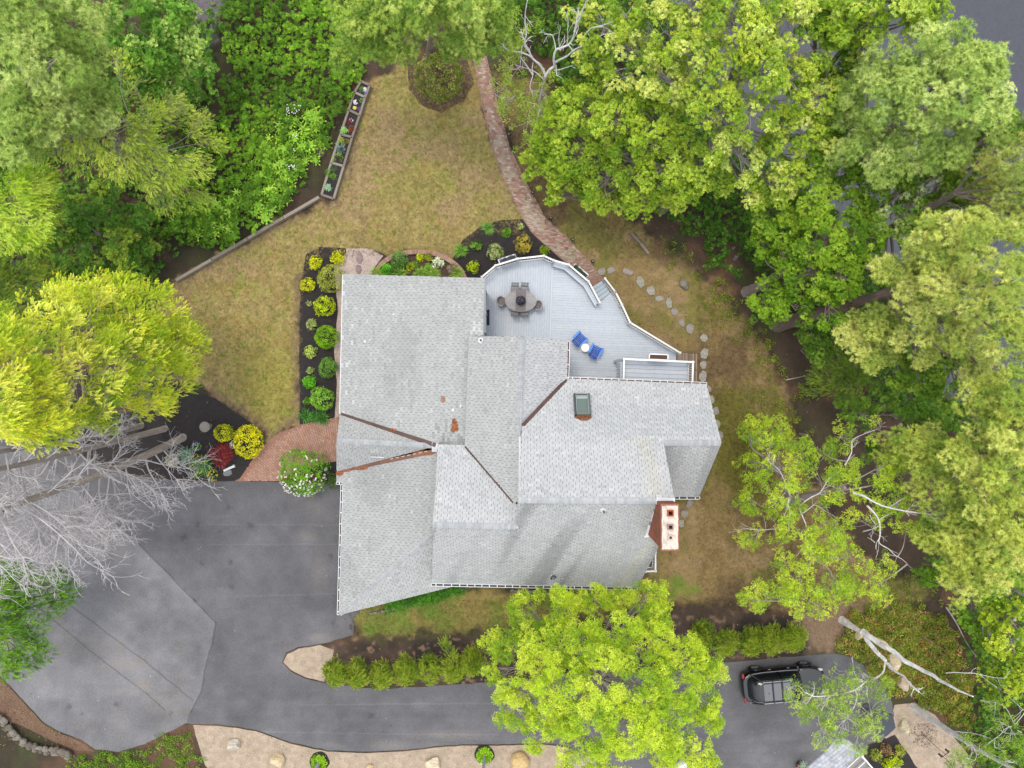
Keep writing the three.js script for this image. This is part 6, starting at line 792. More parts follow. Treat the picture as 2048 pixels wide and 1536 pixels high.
T({ ...bigL, seed: 22, label: 'tall maple with pale lime tips at the top, between dead birch and river pine', cols: BIG, cov: 4.2, trunk: [[1420, 330, 0], [1440, 240, 7], [1470, 120, 13], [1490, 40, 16]], r: .32, bark: S(150, 144, 138), lobes: [[1205, 60, 48, 8.5], [1262, 118, 58, 9.5], [1330, 60, 60, 11.5], [1330, 150, 52, 10.5], [1400, 110, 60, 12.5], [1420, 190, 56, 11.5], [1480, 60, 60, 13.5], [1520, 140, 52, 12.5], [1500, 230, 48, 11.5], [1422, 280, 44, 9.5], [1480, 322, 42, 8.5], [1380, -10, 64, 12.5], [1580, 60, 48, 12.5], [1588, 160, 40, 11.5], [1600, -10, 48, 13.5], [1180, 115, 28, 7.5], [1250, 30, 44, 10.5], [1560, 300, 38, 8.5], [1560, 230, 36, 10], [1160, 20, 30, 8], [1460, 10, 50, 14], [1530, 10, 45, 14], [1440, 360, 30, 7], [1530, 380, 28, 6.5], [1625, 100, 40, 11.5], [1640, 190, 40, 10], [1605, 255, 42, 9.5], [1640, 290, 34, 8.5], [1590, 335, 36, 8], [1555, 375, 30, 7], [1500, 400, 26, 6.5], [1660, 60, 30, 12], [1610, 380, 28, 6.5]] });
T({ ...bigL, seed: 23, label: 'lime leaved tree at the top edge left of the open river', cols: [[154, 184, 58], [132, 164, 46], [180, 202, 84]], cov: 4.4, trunk: [[1560, 250, 0], [1660, 130, 8], [1730, 40, 13]], r: .22, lobes: [[1680, 30, 45, 12.5], [1740, 30, 45, 12.5], [1790, 20, 40, 13], [1835, 40, 34, 13], [1870, 18, 30, 13.5], [1700, 90, 28, 11], [1650, 80, 28, 11], [1720, -10, 45, 13.5], [1650, 10, 40, 12.5], [1810, -10, 40, 14], [1640, 150, 24, 9.5]] });
const pineL = { category: 'pine', jit: .1, kind: 'tuft', size: .8, per: 36, cov: 6.4, blob: .5, gap: .32, squash: .55, twig: .35 };
T({ ...pineL, seed: 24, name: 'white_pine', label: 'broad pale pine in front of the open river at the upper right', cols: PINE, trunk: [[1610, 440, 0], [1680, 370, 5], [1780, 260, 11], [1880, 160, 17]], r: .34, bark: S(130, 116, 108), lobes: [[1780, 100, 40, 12.5], [1840, 110, 50, 13.5], [1900, 90, 42, 14.5], [1950, 130, 42, 14.5], [1975, 150, 28, 15], [1720, 200, 42, 10.5], [1780, 190, 52, 12.5], [1850, 190, 62, 13.5], [1920, 190, 52, 14.5], [1970, 220, 38, 14.5], [1700, 270, 38, 9.5], [1750, 290, 44, 10.5], [1820, 290, 52, 11.5], [1890, 280, 52, 12.5], [1682, 300, 28, 8.5], [1780, 330, 34, 10.5], [1650, 322, 26, 7.5], [1740, 150, 28, 11.5]] });
T({ ...bigL, seed: 25, label: 'deep green maple on the river bank, its grey trunk foot beside the lawn', cols: [[130, 166, 44], [112, 148, 38], [150, 182, 56], [92, 128, 34]], cov: 4.2, trunk: [[1492, 584, 0], [1530, 566, 2], [1600, 520, 5], [1660, 470, 8]], r: .32, bark: S(140, 126, 116), lobes: [[1640, 400, 42, 7.5], [1700, 420, 42, 7.5], [1582, 450, 42, 5.5], [1650, 480, 52, 7.5], [1720, 480, 42, 8], [1562, 520, 42, 5.5], [1622, 550, 52, 6.5], [1690, 560, 38, 7.5], [1545, 600, 38, 4.5], [1592, 622, 38, 5], [1525, 490, 32, 4], [1660, 622, 32, 6.5], [1520, 640, 22, 3.5], [1740, 540, 28, 8], [1600, 580, 35, 5.5]] });
T({ ...bigL, seed: 26, label: 'maple with whitish young leaves hanging over the water, right of the deep green maple', cols: [[150, 186, 70], [190, 210, 120], [112, 156, 44], [206, 220, 140]], cov: 3, trunk: [[1600, 560, 0], [1700, 460, 5], [1800, 390, 9]], r: .2, bark: S(156, 140, 130), lobes: [[1785, 430, 38, 7.5], [1830, 400, 42, 8.5], [1792, 462, 32, 7.5], [1880, 372, 28, 9], [1860, 430, 28, 8.5], [1740, 440, 24, 7], [1900, 350, 22, 9.5], [2020, 190, 18, 9], [1990, 250, 30, 10]] });
T({ ...pineL, seed: 27, name: 'white_pine', label: 'yellowish pine on the right, its thick trunk foot at the lawn edge', cols: PINEY, trunk: [[1556, 650, 0], [1640, 626, 3.5], [1740, 598, 7], [1860, 560, 12], [1980, 520, 17]], r: .42, bark: S(122, 104, 94), lobes: [[1800, 520, 48, 11.5], [1870, 490, 50, 13.5], [1930, 470, 50, 14.5], [1990, 500, 52, 15.5], [1830, 580, 46, 11.5], [1900, 570, 52, 13.5], [1970, 600, 52, 14.5], [2030, 560, 44, 16.5], [1780, 545, 26, 10.5], [1880, 650, 46, 11.5], [1950, 670, 46, 12.5], [2020, 680, 44, 14.5], [1772, 650, 36, 8.5], [1830, 690, 42, 9.5], [1722, 682, 36, 7], [1760, 712, 32, 7.5], [1930, 740, 36, 10.5], [1980, 760, 36, 12], [1700, 640, 24, 6.5]] });
T({ ...pineL, seed: 28, name: 'white_pine', label: 'pale pine at the right picture edge below the river pine', cols: [[166, 180, 92], [184, 188, 98], [142, 164, 78]], cov: 5, trunk: [[1680, 520, 0], [1850, 420, 9], [2000, 340, 15]], r: .28, lobes: [[1962, 310, 38, 11.5], [2010, 330, 44, 13.5], [2040, 288, 42, 14.5], [1992, 392, 38, 12.5], [2042, 412, 38, 14.5], [1942, 402, 28, 10.5], [1935, 340, 22, 10], [2030, 460, 35, 14], [1960, 440, 25, 11], [2060, 360, 40, 15]] });
T({ seed: 29, name: 'hemlock', label: 'small feathery hemlock on the bank above the yellow oak', category: 'conifer', kind: 'frond', cols: [[122, 150, 50], [104, 132, 44], [140, 166, 62]], trunk: [[1660, 780, 0], [1690, 745, 4]], r: .1, size: .45, per: 14, cov: 5, blob: .36, gap: .33, lobes: [[1660, 742, 32, 2.5], [1702, 762, 36, 2.5], [1722, 722, 34, 3.5], [1642, 772, 22, 2], [1690, 790, 24, 2.5], [1680, 720, 25, 3.5]] });
T({ ...pineL, seed: 30, name: 'white_pine', label: 'lemon tinted pine at the lower right edge with a horizontal brown trunk', cols: [[194, 206, 92], [176, 194, 84], [154, 178, 76], [206, 214, 110]], trunk: [[1702, 868, 0], [1790, 869, 4], [1900, 873, 9], [2040, 880, 14], [2150, 886, 18]], r: .42, bark: S(124, 104, 92), lobes: [[1962, 792, 40, 12.5], [2012, 822, 46, 13.5], [1972, 832, 52, 12.5], [2030, 852, 44, 14.5], [1862, 920, 42, 9.5], [1832, 892, 40, 8.5], [1890, 930, 46, 10.5], [1952, 912, 52, 12.5], [2012, 930, 48, 13.5], [1982, 1000, 50, 12.5], [1902, 1010, 42, 10], [2030, 1040, 46, 13.5], [1932, 1070, 46, 10.5], [1872, 1080, 36, 8.5], [1990, 1090, 42, 11.5], [1902, 1140, 32, 9], [1950, 1160, 32, 9.5], [2022, 1140, 38, 11.5], [1932, 1200, 22, 8], [1785, 900, 26, 6.5], [2040, 780, 40, 15], [1850, 980, 25, 8.5]] });
T({ seed: 31, name: 'oak_tree', label: 'open crowned yellow green oak with bare grey limbs on the east lawn', kind: 'leafy', cols: [[174, 200, 56], [154, 184, 50], [128, 162, 46], [190, 208, 64]], trunk: [[1570, 1010, 0], [1585, 1000, 3], [1640, 985, 6], [1690, 975, 8]], r: .24, bark: S(160, 150, 144), size: .46, per: 26, cov: 3.3, blob: .4, gap: .4, twig: .8, limb: 1.0, lobes: [[1520, 862, 32, 3.5], [1560, 858, 28, 4], [1492, 930, 24, 3.5], [1500, 1000, 26, 3.8], [1548, 1050, 34, 5], [1640, 1080, 32, 6], [1600, 1152, 34, 5.5], [1640, 1210, 26, 5.5], [1700, 1180, 28, 6.5], [1765, 1120, 28, 7], [1800, 950, 28, 7.5], [1780, 880, 26, 7], [1640, 900, 28, 6.5], [1532, 900, 36, 5.5], [1562, 932, 36, 6.5], [1602, 900, 30, 6.5], [1530, 962, 30, 5.5], [1582, 992, 36, 7.5], [1682, 872, 22, 6.5], [1740, 860, 24, 7.5], [1692, 922, 30, 7.5], [1642, 962, 40, 7.5], [1702, 982, 40, 8], [1762, 932, 36, 7.5], [1722, 1042, 40, 7.5], [1662, 1062, 40, 7.5], [1782, 1002, 36, 7.5], [1702, 1112, 40, 7], [1622, 1122, 30, 6.5], [1662, 1162, 40, 6.5], [1562, 1122, 26, 5.5], [1562, 1192, 36, 5.5], [1512, 1185, 24, 4.5], [1592, 1212, 24, 5.5], [1742, 1172, 30, 6.5], [1502, 1072, 22, 3.5], [1500, 1200, 22, 4.5], [1742, 832, 20, 6.5], [1812, 1062, 22, 7.5], [1500, 870, 22, 4], [1505, 940, 24, 4], [1600, 1060, 34, 6.5], [1630, 1020, 34, 7]],
  extraCol: S(222, 214, 212), extra: [[[[1706, 985, 8.5], [1745, 1002, 9], [1790, 1018, 9.4], [1840, 1026, 9.8], [1888, 1030, 10]], .09, .02], [[[1735, 1012, 8.8], [1752, 1030, 8.6], [1760, 1060, 8.2], [1758, 1085, 8], [1790, 1110, 7.6], [1815, 1128, 7.2]], .08, .015], [[[1580, 995, 6], [1576, 1010, 5.8], [1580, 1030, 5.6], [1578, 1060, 5.2]], .1, .04], [[[1578, 1060, 5.2], [1545, 1058, 5], [1500, 1058, 4.8], [1485, 1056, 4.8]], .035, .01], [[[1580, 990, 6.4], [1572, 965, 7], [1558, 940, 7.4], [1530, 915, 7.6]], .05, .012], [[[1600, 1020, 7], [1612, 1050, 6.8], [1610, 1080, 6.4], [1618, 1110, 6]], .05, .012], [[[1690, 930, 8], [1703, 905, 8.2], [1705, 880, 8.4], [1750, 860, 8.4]], .05, .012], [[[1600, 1010, 7.2], [1640, 985, 7.8], [1660, 955, 8.2]], .05, .012], [[[1600, 1030, 6.8], [1630, 1010, 7], [1665, 1030, 7.2]], .04, .01], [[[1750, 1085, 8], [1735, 1075, 7.8]], .03, .01], [[[1740, 1030, 8.8], [1752, 1050, 8.4], [1745, 1065, 8]], .03, .01], [[[1570, 985, 6], [1553, 1005, 5.6]], .03, .01], [[[1592, 1150, 5], [1594, 1175, 5.2], [1590, 1200, 5.4]], .04, .015]] });
T({ seed: 32, name: 'maple_tree', label: 'bright chartreuse maple in front of the house, over the driveway', kind: 'leafy', jit: .18, cols: MAP, trunk: [[1190, 1300, 0], [1192, 1320, 3], [1200, 1345, 6], [1210, 1370, 8.5]], r: .24, bark: S(160, 152, 140), size: .46, per: 32, cov: 5.6, blob: .38, gap: .38, twig: .6, lobes: [[1060, 1230, 44, 4.5], [1122, 1220, 38, 5.5], [1190, 1198, 28, 5], [1282, 1200, 28, 5.5], [1312, 1190, 24, 6], [1312, 1232, 34, 6], [1030, 1300, 44, 5], [1092, 1300, 52, 7], [1162, 1290, 52, 7.5], [1232, 1270, 52, 8], [1300, 1290, 52, 8], [1360, 1320, 46, 7.5], [1410, 1322, 32, 7], [1000, 1338, 34, 4.5], [1050, 1370, 46, 6.5], [1120, 1370, 56, 8.5], [1200, 1360, 62, 9.5], [1280, 1370, 62, 9.5], [1350, 1390, 52, 8.5], [1402, 1400, 36, 7.5], [1018, 1412, 34, 5.5], [1042, 1432, 28, 6], [1100, 1440, 46, 7.5], [1180, 1450, 58, 9], [1260, 1450, 58, 9.5], [1330, 1460, 48, 8.5], [1160, 1510, 44, 8], [1232, 1518, 42, 8.5], [1390, 1500, 34, 7.5], [1412, 1442, 24, 7], [1330, 1500, 34, 8], [1082, 1480, 24, 6.5], [1408, 1540, 30, 7.5], [1240, 1205, 24, 5], [990, 1290, 24, 4], [1430, 1350, 18, 6.5], [1300, 1240, 30, 7]] });
T({ seed: 33, name: 'yew_tree', label: 'mid green conifer at the left picture edge over the turning circle', category: 'conifer', kind: 'frond', cols: [[100, 148, 34], [84, 128, 32], [120, 164, 44], [68, 106, 28]], trunk: [[-40, 1200, 0], [-30, 1210, 4]], r: .2, size: .5, per: 16, cov: 6, blob: .42, gap: .28, lobes: [[40, 1170, 40, 4.5], [100, 1170, 34, 4], [60, 1232, 44, 4.5], [20, 1280, 40, 5], [80, 1290, 24, 4], [122, 1200, 24, 3.5], [28, 1330, 24, 4.5], [10, 1220, 40, 5], [140, 1180, 14, 3.5], [50, 1310, 24, 4], [5, 1150, 30, 5]] });
T({ seed: 34, name: 'broadleaf_tree', label: 'yellow green tree at the right picture edge above the lower birch', kind: 'star', cols: [[156, 180, 44], [134, 160, 40], [176, 194, 60], [104, 132, 36]], trunk: [[1880, 1160, 0], [1960, 1200, 4], [2030, 1240, 8]], r: .24, bark: S(158, 146, 140), size: .48, per: 22, cov: 4.5, blob: .4, gap: .36, twig: .8, lobes: [[1990, 1232, 30, 6.5], [2022, 1282, 36, 7.5], [1972, 1302, 26, 6.5], [2040, 1222, 30, 7.5], [2032, 1342, 32, 7.5], [1985, 1350, 24, 6], [2045, 1390, 30, 7.5], [2000, 1390, 24, 6]], extraCol: S(150, 140, 134), extra: [[[[1990, 1150, 9], [2020, 1172, 10], [2055, 1195, 11]], .12, .08]] });
T({ seed: 35, name: 'birch', label: 'leaning white birch with a broken stem above the pale boulders', kind: 'leafy', cols: [[140, 170, 60], [124, 154, 52], [168, 190, 84]], trunk: [[1684, 1240, 0], [1704, 1253, .8], [1726, 1264, 1.6]], r: .26, bark: S(214, 208, 202), size: .44, per: 13, cov: 3.6, blob: .34, gap: .4, twig: .9, limb: .5, lobes: [[1640, 1392, 34, 7], [1690, 1382, 36, 7], [1740, 1420, 34, 7], [1690, 1440, 36, 7.5], [1650, 1470, 30, 8], [1602, 1400, 26, 7.5], [1712, 1488, 26, 8], [1690, 1340, 26, 6], [1580, 1375, 18, 7.5], [1760, 1380, 26, 5.5], [1722, 1350, 20, 5.5], [1670, 1420, 34, 7.5], [1625, 1430, 24, 7.5], [1740, 1460, 26, 7.5]],
  extraCol: S(250, 248, 248), extra: [[[[1726, 1264, 1.6], [1758, 1286, 2.8], [1790, 1305, 4], [1830, 1332, 5.4], [1865, 1350, 6.6], [1890, 1366, 7.6], [1915, 1380, 8.6], [1946, 1393, 9.6]], .17, .03], [[[1728, 1266, 1.6], [1742, 1290, 2.4], [1755, 1306, 3], [1771, 1322, 3.6]], .14, .1], [[[1771, 1322, 3.6], [1768, 1340, 4.2], [1752, 1355, 4.8], [1728, 1366, 5.6], [1705, 1382, 6.4], [1680, 1389, 7], [1650, 1392, 7.6], [1610, 1385, 8.2]], .08, .02], [[[1775, 1327, 3.7], [1795, 1345, 4.6], [1815, 1362, 5.6], [1838, 1384, 6.6]], .12, .07], [[[1755, 1355, 4.8], [1740, 1368, 5], [1732, 1374, 5.2]], .045, .02], [[[1710, 1380, 6.3], [1714, 1394, 6.2], [1708, 1415, 6.2], [1690, 1440, 6.4], [1672, 1458, 6.6]], .035, .012], [[[1728, 1366, 5.6], [1715, 1358, 5.8], [1705, 1336, 6]], .03, .01], [[[1892, 1346, 7], [1930, 1346, 8], [1965, 1350, 8.6], [2010, 1356, 9.4]], .03, .012]] });
T({ seed: 36, name: 'birch', label: 'lower white birch running off the bottom right corner', kind: 'leafy', cols: [[120, 154, 48], [140, 170, 60], [102, 136, 42]], trunk: [[1825, 1413, 0], [1880, 1450, 2.6], [1930, 1482, 5], [1975, 1510, 7], [2050, 1550, 10]], r: .2, bark: S(236, 232, 228), size: .46, per: 14, cov: 3.6, blob: .36, gap: .38, twig: .8, limb: .6, lobes: [[1980, 1440, 36, 7], [2030, 1470, 36, 8], [1950, 1500, 30, 6.5], [2010, 1520, 36, 8], [2040, 1420, 30, 8], [1925, 1530, 24, 6], [1960, 1400, 24, 6]], extraCol: S(250, 248, 246), extra: [[[[1900, 1462, 3.6], [1935, 1465, 4.4], [1960, 1470, 5]], .04, .015], [[[1960, 1500, 6], [2000, 1470, 7], [2030, 1450, 8]], .035, .012], [[[1990, 1480, 6.8], [1990, 1495, 6.8], [2012, 1496, 7]], .025, .01]] });
T({ ...bigL, seed: 51, label: 'mid green maple filling the gap between the lime tipped maple and the river pine', cols: [[122, 160, 46], [104, 142, 40], [146, 178, 60], [88, 124, 36]], cov: 5.6, trunk: [[1560, 430, 0], [1620, 350, 4], [1660, 290, 7]], r: .2, bark: S(140, 128, 120), lobes: [[1690, 150, 36, 9], [1660, 230, 40, 9], [1680, 330, 40, 7.5], [1720, 375, 38, 7], [1640, 350, 34, 6.5], [1600, 420, 34, 5.5], [1650, 300, 36, 8], [1710, 100, 34, 10], [1540, 430, 30, 5], [1740, 60, 34, 11], [1640, 430, 28, 5], [1660, 40, 36, 12], [1622, 20, 36, 12], [1610, 150, 36, 9.5], [1660, 180, 32, 9], [1700, 250, 30, 8.5], [1700, 200, 28, 9]] });
T({ ...bigL, seed: 52, label: 'dark green tree over the water between the two right hand pines', cols: [[112, 146, 44], [94, 128, 38], [134, 164, 56]], cov: 5.4, trunk: [[1660, 560, 0], [1740, 500, 4], [1830, 430, 8]], r: .2, bark: S(140, 128, 120), lobes: [[1830, 350, 36, 8.5], [1885, 340, 36, 9.5], [1930, 300, 34, 10], [1960, 370, 34, 10.5], [1900, 430, 36, 9.5], [1745, 500, 36, 7], [1850, 460, 34, 8.5], [1760, 590, 34, 7], [1800, 640, 30, 7.5], [2000, 245, 34, 11], [2040, 245, 30, 12], [1950, 450, 30, 10.5], [1890, 720, 34, 9], [1850, 760, 36, 8], [1920, 800, 34, 9.5], [1800, 740, 34, 7], [1990, 740, 34, 11], [1790, 385, 34, 8], [1770, 350, 28, 8], [1850, 400, 30, 8.5], [1930, 380, 30, 10], [2000, 290, 30, 11.5], [1900, 300, 28, 9.5], [1850, 560, 36, 9], [1930, 560, 36, 10], [1990, 640, 34, 11], [1900, 620, 34, 9.5]] });
T({ ...bigL, seed: 53, label: 'leafy green tree below the lemon tinted pine on the right edge', cols: [[118, 160, 46], [98, 138, 38], [140, 178, 58]], cov: 4.2, trunk: [[1840, 1060, 0], [1890, 1100, 3], [1960, 1160, 6]], r: .16, bark: S(140, 128, 120), lobes: [[1890, 1110, 30, 4.5], [1930, 1160, 34, 5], [1975, 1190, 34, 6], [2020, 1190, 34, 7], [2040, 1130, 34, 8], [1850, 1150, 24, 3.5], [1960, 1240, 28, 5], [1990, 1130, 30, 7], [2030, 1250, 30, 6.5], [1860, 1060, 26, 5]] });
T({ ...bigL, seed: 54, label: 'low dark green tree on the bank right of the oak, over the riprap', cols: [[96, 132, 42], [80, 114, 36], [118, 152, 52]], cov: 4, trunk: [[1700, 830, 0], [1740, 830, 3], [1780, 830, 5]], r: .12, bark: S(130, 118, 110), lobes: [[1720, 830, 28, 4], [1760, 800, 26, 4.5], [1640, 700, 26, 3.5], [1840, 840, 32, 6], [1690, 820, 22, 3], [1880, 860, 30, 7], [1730, 900, 24, 4], [1600, 660, 24, 3]] });
// bare grey trees on the left
function bareTree(o) {
  R = rng(o.seed); const t = thing('bare_tree', o.label, 'tree', V3(0, 0, 0), null), tr = new MB(), br = new MB(), path = o.trunk.map(q => P(q[0], q[1], q[2])); path[0].y = -0.15; limb(tr, path, o.r, o.r * .45, 10, S(196, 182, 172), 6); const cv = new THREE.CatmullRomCurve3(path), col = S(226, 220, 222);
  const grow = (p, d, L, r, lv) => { const pts = [p], dd = d.clone(); const n = 3; for (let i = 0; i < n; i++) { dd.add(V3(rr(-.3, .3), rr(-.22, .16) - 0.04 * lv, rr(-.3, .3))).normalize(); pts.push(pts[i].clone().addScaledVector(dd, L / n)); } limb(br, pts, r, r * .45, lv < 2 ? 4 : 3, col, lv < 2 ? 2 : 1, 0); if (lv >= o.levels) return; const k = lv === 0 ? 6 : lv === 1 ? 5 : 3; for (let i = 0; i < k; i++) { const u = 1 + Math.floor(R() * n), b = pts[u].clone(), s = dd.clone().add(V3(rr(-1, 1), rr(-.5, .4), rr(-1, 1))).normalize(); grow(b, s, L * rr(.4, .68), Math.max(.0115, r * .52), lv + 1); } };
  for (const [u, az, el, L, r] of o.br) { const a = az * Math.PI / 180; grow(cv.getPoint(u), V3(Math.cos(a) * Math.cos(el), Math.sin(el), Math.sin(a) * Math.cos(el)), L, r, 0); }
  tr.build('trunk', barkM, t); br.build('branches', barkM, t);
}
const fan = (u0, u1, n, a0, a1, L0, L1) => Array.from({ length: n }, (_, i) => [lerp(u0, u1, (i + .5) / n), lerp(a0, a1, hash(i, n, 3)), lerp(-.35, .35, hash(i, n, 4)), lerp(L0, L1, hash(i, n, 6)), .045]);
bareTree({ seed: 41, label: 'bare grey tree nearest the driveway, its trunk leaning out to the left edge', levels: 3, r: .24, trunk: [[366, 874, 0], [330, 893, 1.6], [240, 933, 5], [120, 978, 9], [0, 1020, 12.5], [-90, 1050, 15]], br: [...fan(.42, 1, 17, 40, 130, 1.9, 3.2), ...fan(.2, .44, 6, 15, 105, 1.5, 2.7), ...fan(.4, 1, 6, -120, 0, .9, 1.5)] });
bareTree({ seed: 42, label: 'bare grey tree in the middle of the three, trunk foot with a little knob', levels: 3, r: .2, trunk: [[330, 857, 0], [290, 868, 1.6], [190, 893, 5.5], [60, 925, 10], [-90, 955, 14]], br: [...fan(.5, 1, 10, 40, 130, 1.8, 3.0), ...fan(.4, 1, 5, -110, -20, .9, 1.6)] });
bareTree({ seed: 43, label: 'bare grey tree closest to the golden conifer', levels: 3, r: .18, trunk: [[283, 851, 0], [240, 862, 2], [150, 880, 6], [20, 900, 11], [-90, 915, 14]], br: [...fan(.55, 1, 7, 50, 130, 1.6, 2.8), ...fan(.3, .9, 6, -80, 10, .8, 1.6)] });
// ---------- cars ----------
function car(label, pos, turn, paint, glassRoof) { // x forward, 4.9 m long
  const t = thing('parked_car', label, 'car', pos, null, turn), pm = new THREE.MeshPhysicalMaterial({ color: paint, roughness: 0.2, metalness: 0, clearcoat: .35, clearcoatRoughness: 0.03, side: THREE.DoubleSide }), gl = mat(S(30, 36, 40), 0.06), chrome = mat(S(190, 194, 200), 0.25, { metalness: .6 });
  // body: rings of a rounded plan, lofted upward
  const plan = (L0, L1, w, nose, tail) => { const o = [], N = 56; for (let i = 0; i < N; i++) { const a = i / N * 6.2832, c = Math.cos(a), s = Math.sin(a), e = 0.28; let x = Math.sign(c) * Math.pow(Math.abs(c), e), z = Math.sign(s) * Math.pow(Math.abs(s), 0.42); const xm = x > 0 ? L1 : -L0; x = x * (x > 0 ? L1 : L0); z *= w * (1 - (x > 0 ? nose : tail) * Math.pow(Math.abs(x / xm), 3)); o.push([x, z]); } return o; };
  const loft = (rings, cap) => { const p = [], id = [], n = rings[0].r.length; rings.forEach(q => q.r.forEach(v => p.push(v[0], typeof q.y === 'function' ? q.y(v[0]) : q.y, v[1]))); for (let i = 0; i + 1 < rings.length; i++) for (let k = 0; k < n; k++) { const a = i * n + k, b = i * n + (k + 1) % n; id.push(a, a + n, b, b, a + n, b + n); } if (cap) { const l = rings[rings.length - 1], c = p.length / 3; let sx = 0; l.r.forEach(v => sx += v[0]); sx /= n; p.push(sx, (typeof l.y === 'function' ? l.y(sx) : l.y) + cap, 0); for (let k = 0; k < n; k++) id.push((rings.length - 1) * n + k, c, (rings.length - 1) * n + (k + 1) % n); } const g = new THREE.BufferGeometry(); g.setAttribute('position', new THREE.Float32BufferAttribute(p, 3)); g.setIndex(id); g.computeVertexNormals(); return g; };
  const hood = x => x > 1.0 ? 1.0 - 0.1 * Math.pow((x - 1.0) / 1.4, 2) : 1.0;
  mesh('body', loft([{ r: plan(2.32, 2.36, 0.86, .2, .1), y: 0.24 }, { r: plan(2.4, 2.44, 0.93, .2, .1), y: 0.45 }, { r: plan(2.42, 2.45, 0.95, .2, .1), y: 0.72 }, { r: plan(2.36, 2.36, 0.925, .22, .1), y: x => hood(x) - 0.06 }, { r: plan(2.28, 2.26, 0.87, .22, .12), y: hood }], 0.03), pm, t);
  mesh('windows', loft([{ r: plan(2.16, 1.02, 0.84, .06, .1), y: 0.98 }, { r: plan(1.98, 0.62, 0.75, .06, .1), y: 1.32 }, { r: plan(1.74, 0.26, 0.66, .05, .1), y: 1.62 }], 0.01), gl, t);
  const rf = loft([{ r: plan(1.72, 0.26, 0.665, .05, .1), y: 1.6 }, { r: plan(1.68, 0.22, 0.63, .05, .1), y: 1.65 }, { r: plan(1.5, 0.05, 0.5, .05, .1), y: 1.685 }], 0.012); mesh('roof', rf, pm, t);
  if (glassRoof) { for (const [x, l] of [[-1.17, .5], [-0.62, .5], [-0.1, .42]]) { const m = mesh('roof_panel', new RoundedBoxGeometry(l, 0.02, 0.98, 2, 0.01), new THREE.MeshPhysicalMaterial({ color: S(30, 33, 38), roughness: .05, ior: 2.1, side: THREE.DoubleSide }), t); m.position.set(x, 1.69, 0); } const an = mesh('antenna_fin', new THREE.ConeGeometry(0.03, 0.1, 8), gl, t); an.position.set(-1.15, 1.74, 0.05); for (const s of [-1, 1]) { const r = mesh('roof_rail', new THREE.CapsuleGeometry(0.03, 1.55, 4, 8), chrome, t); r.rotation.z = Math.PI / 2; r.position.set(-.65, 1.72, s * .6); } for (const x of [-.9, -.37]) { const b = mesh('cross_bar', new RoundedBoxGeometry(0.07, 0.03, 1.26, 1, 0.01), mat(S(30, 34, 44), .5), t); b.position.set(x, 1.745, 0); } }
  // pillars and beltline
  for (const s of [-1, 1]) { const b = new THREE.TubeGeometry(new THREE.CatmullRomCurve3([V3(-2.05, 1.02, s * .8), V3(-1.3, 1.0, s * .86), V3(0, 1.0, s * .865), V3(1.1, 1.0, s * .83)]), 24, 0.018, 6); mesh('belt_trim', b, chrome, t); for (const [x0, x1] of [[-1.95, -1.5], [-.35, -.3], [.95, .3]]) { const m = new MB(); m.beam(V3(x0, 1.0, s * .84), V3(x1, 1.63, s * .655), 0.05, 0.06, new THREE.Color(1, 1, 1)); m.build('pillar', pm, t); } const mi = mesh('mirror', new THREE.SphereGeometry(0.1, 14, 10), pm, t); mi.scale.set(.7, .75, 1.2); mi.position.set(.82, 1.05, s * 1.0); const h = new THREE.SphereGeometry(0.12, 14, 10), hl = mesh('headlight', h, mat(S(214, 220, 226), .1), t); hl.scale.set(1.7, .5, .8); hl.position.set(2.16, .82, s * .66); const tl = mesh('taillight', h, mat(S(150, 24, 30), .2), t); tl.scale.set(.7, .7, 1.5); tl.position.set(-2.3, .88, s * .7); for (const x of [-.75, .35]) { const d = mesh('door_handle', new RoundedBoxGeometry(.16, .025, .03, 1, .01), chrome, t); d.position.set(x, .86, s * .945); } }
  const wb = mesh('wiper', new RoundedBoxGeometry(.03, .02, .7, 1, .008), gl, t); wb.position.set(1.02, 1.03, .1);
  for (const x of [-1.42, 1.45]) for (const s of [-1, 1]) { const w = new THREE.Group(); w.name = 'wheel'; t.add(w); w.position.set(x, .36, s * .84); const ty = mesh('tyre', new THREE.TorusGeometry(.27, .1, 12, 28), mat(S(34, 34, 36), .9), w); ty.scale.z = 1.2; const rm = mesh('rim', new THREE.CylinderGeometry(.22, .22, .05, 20), mat(S(60, 62, 66), .4), w); rm.rotation.x = Math.PI / 2; rm.position.z = s * .09; for (let k = 0; k < 5; k++) { const sp = mesh('spoke', new RoundedBoxGeometry(.42, .05, .02, 1, .008), chrome, w); sp.position.z = s * .12; sp.rotation.z = k * Math.PI / 5; } const ar = mesh('wheel_arch', new THREE.TorusGeometry(.4, .035, 8, 24, Math.PI), gl, t); ar.position.set(x, .36, s * .93); }
  return t;
}
car('black car with roof rails and cross bars parked below the hedge', P(1556, 1357), 5.2 * Math.PI / 180, S(14, 15, 17), true);
car('white car mostly hidden under the bright maple at the bottom edge', P(1398, 1583), -52 * Math.PI / 180 + Math.PI, S(232, 236, 240), false);
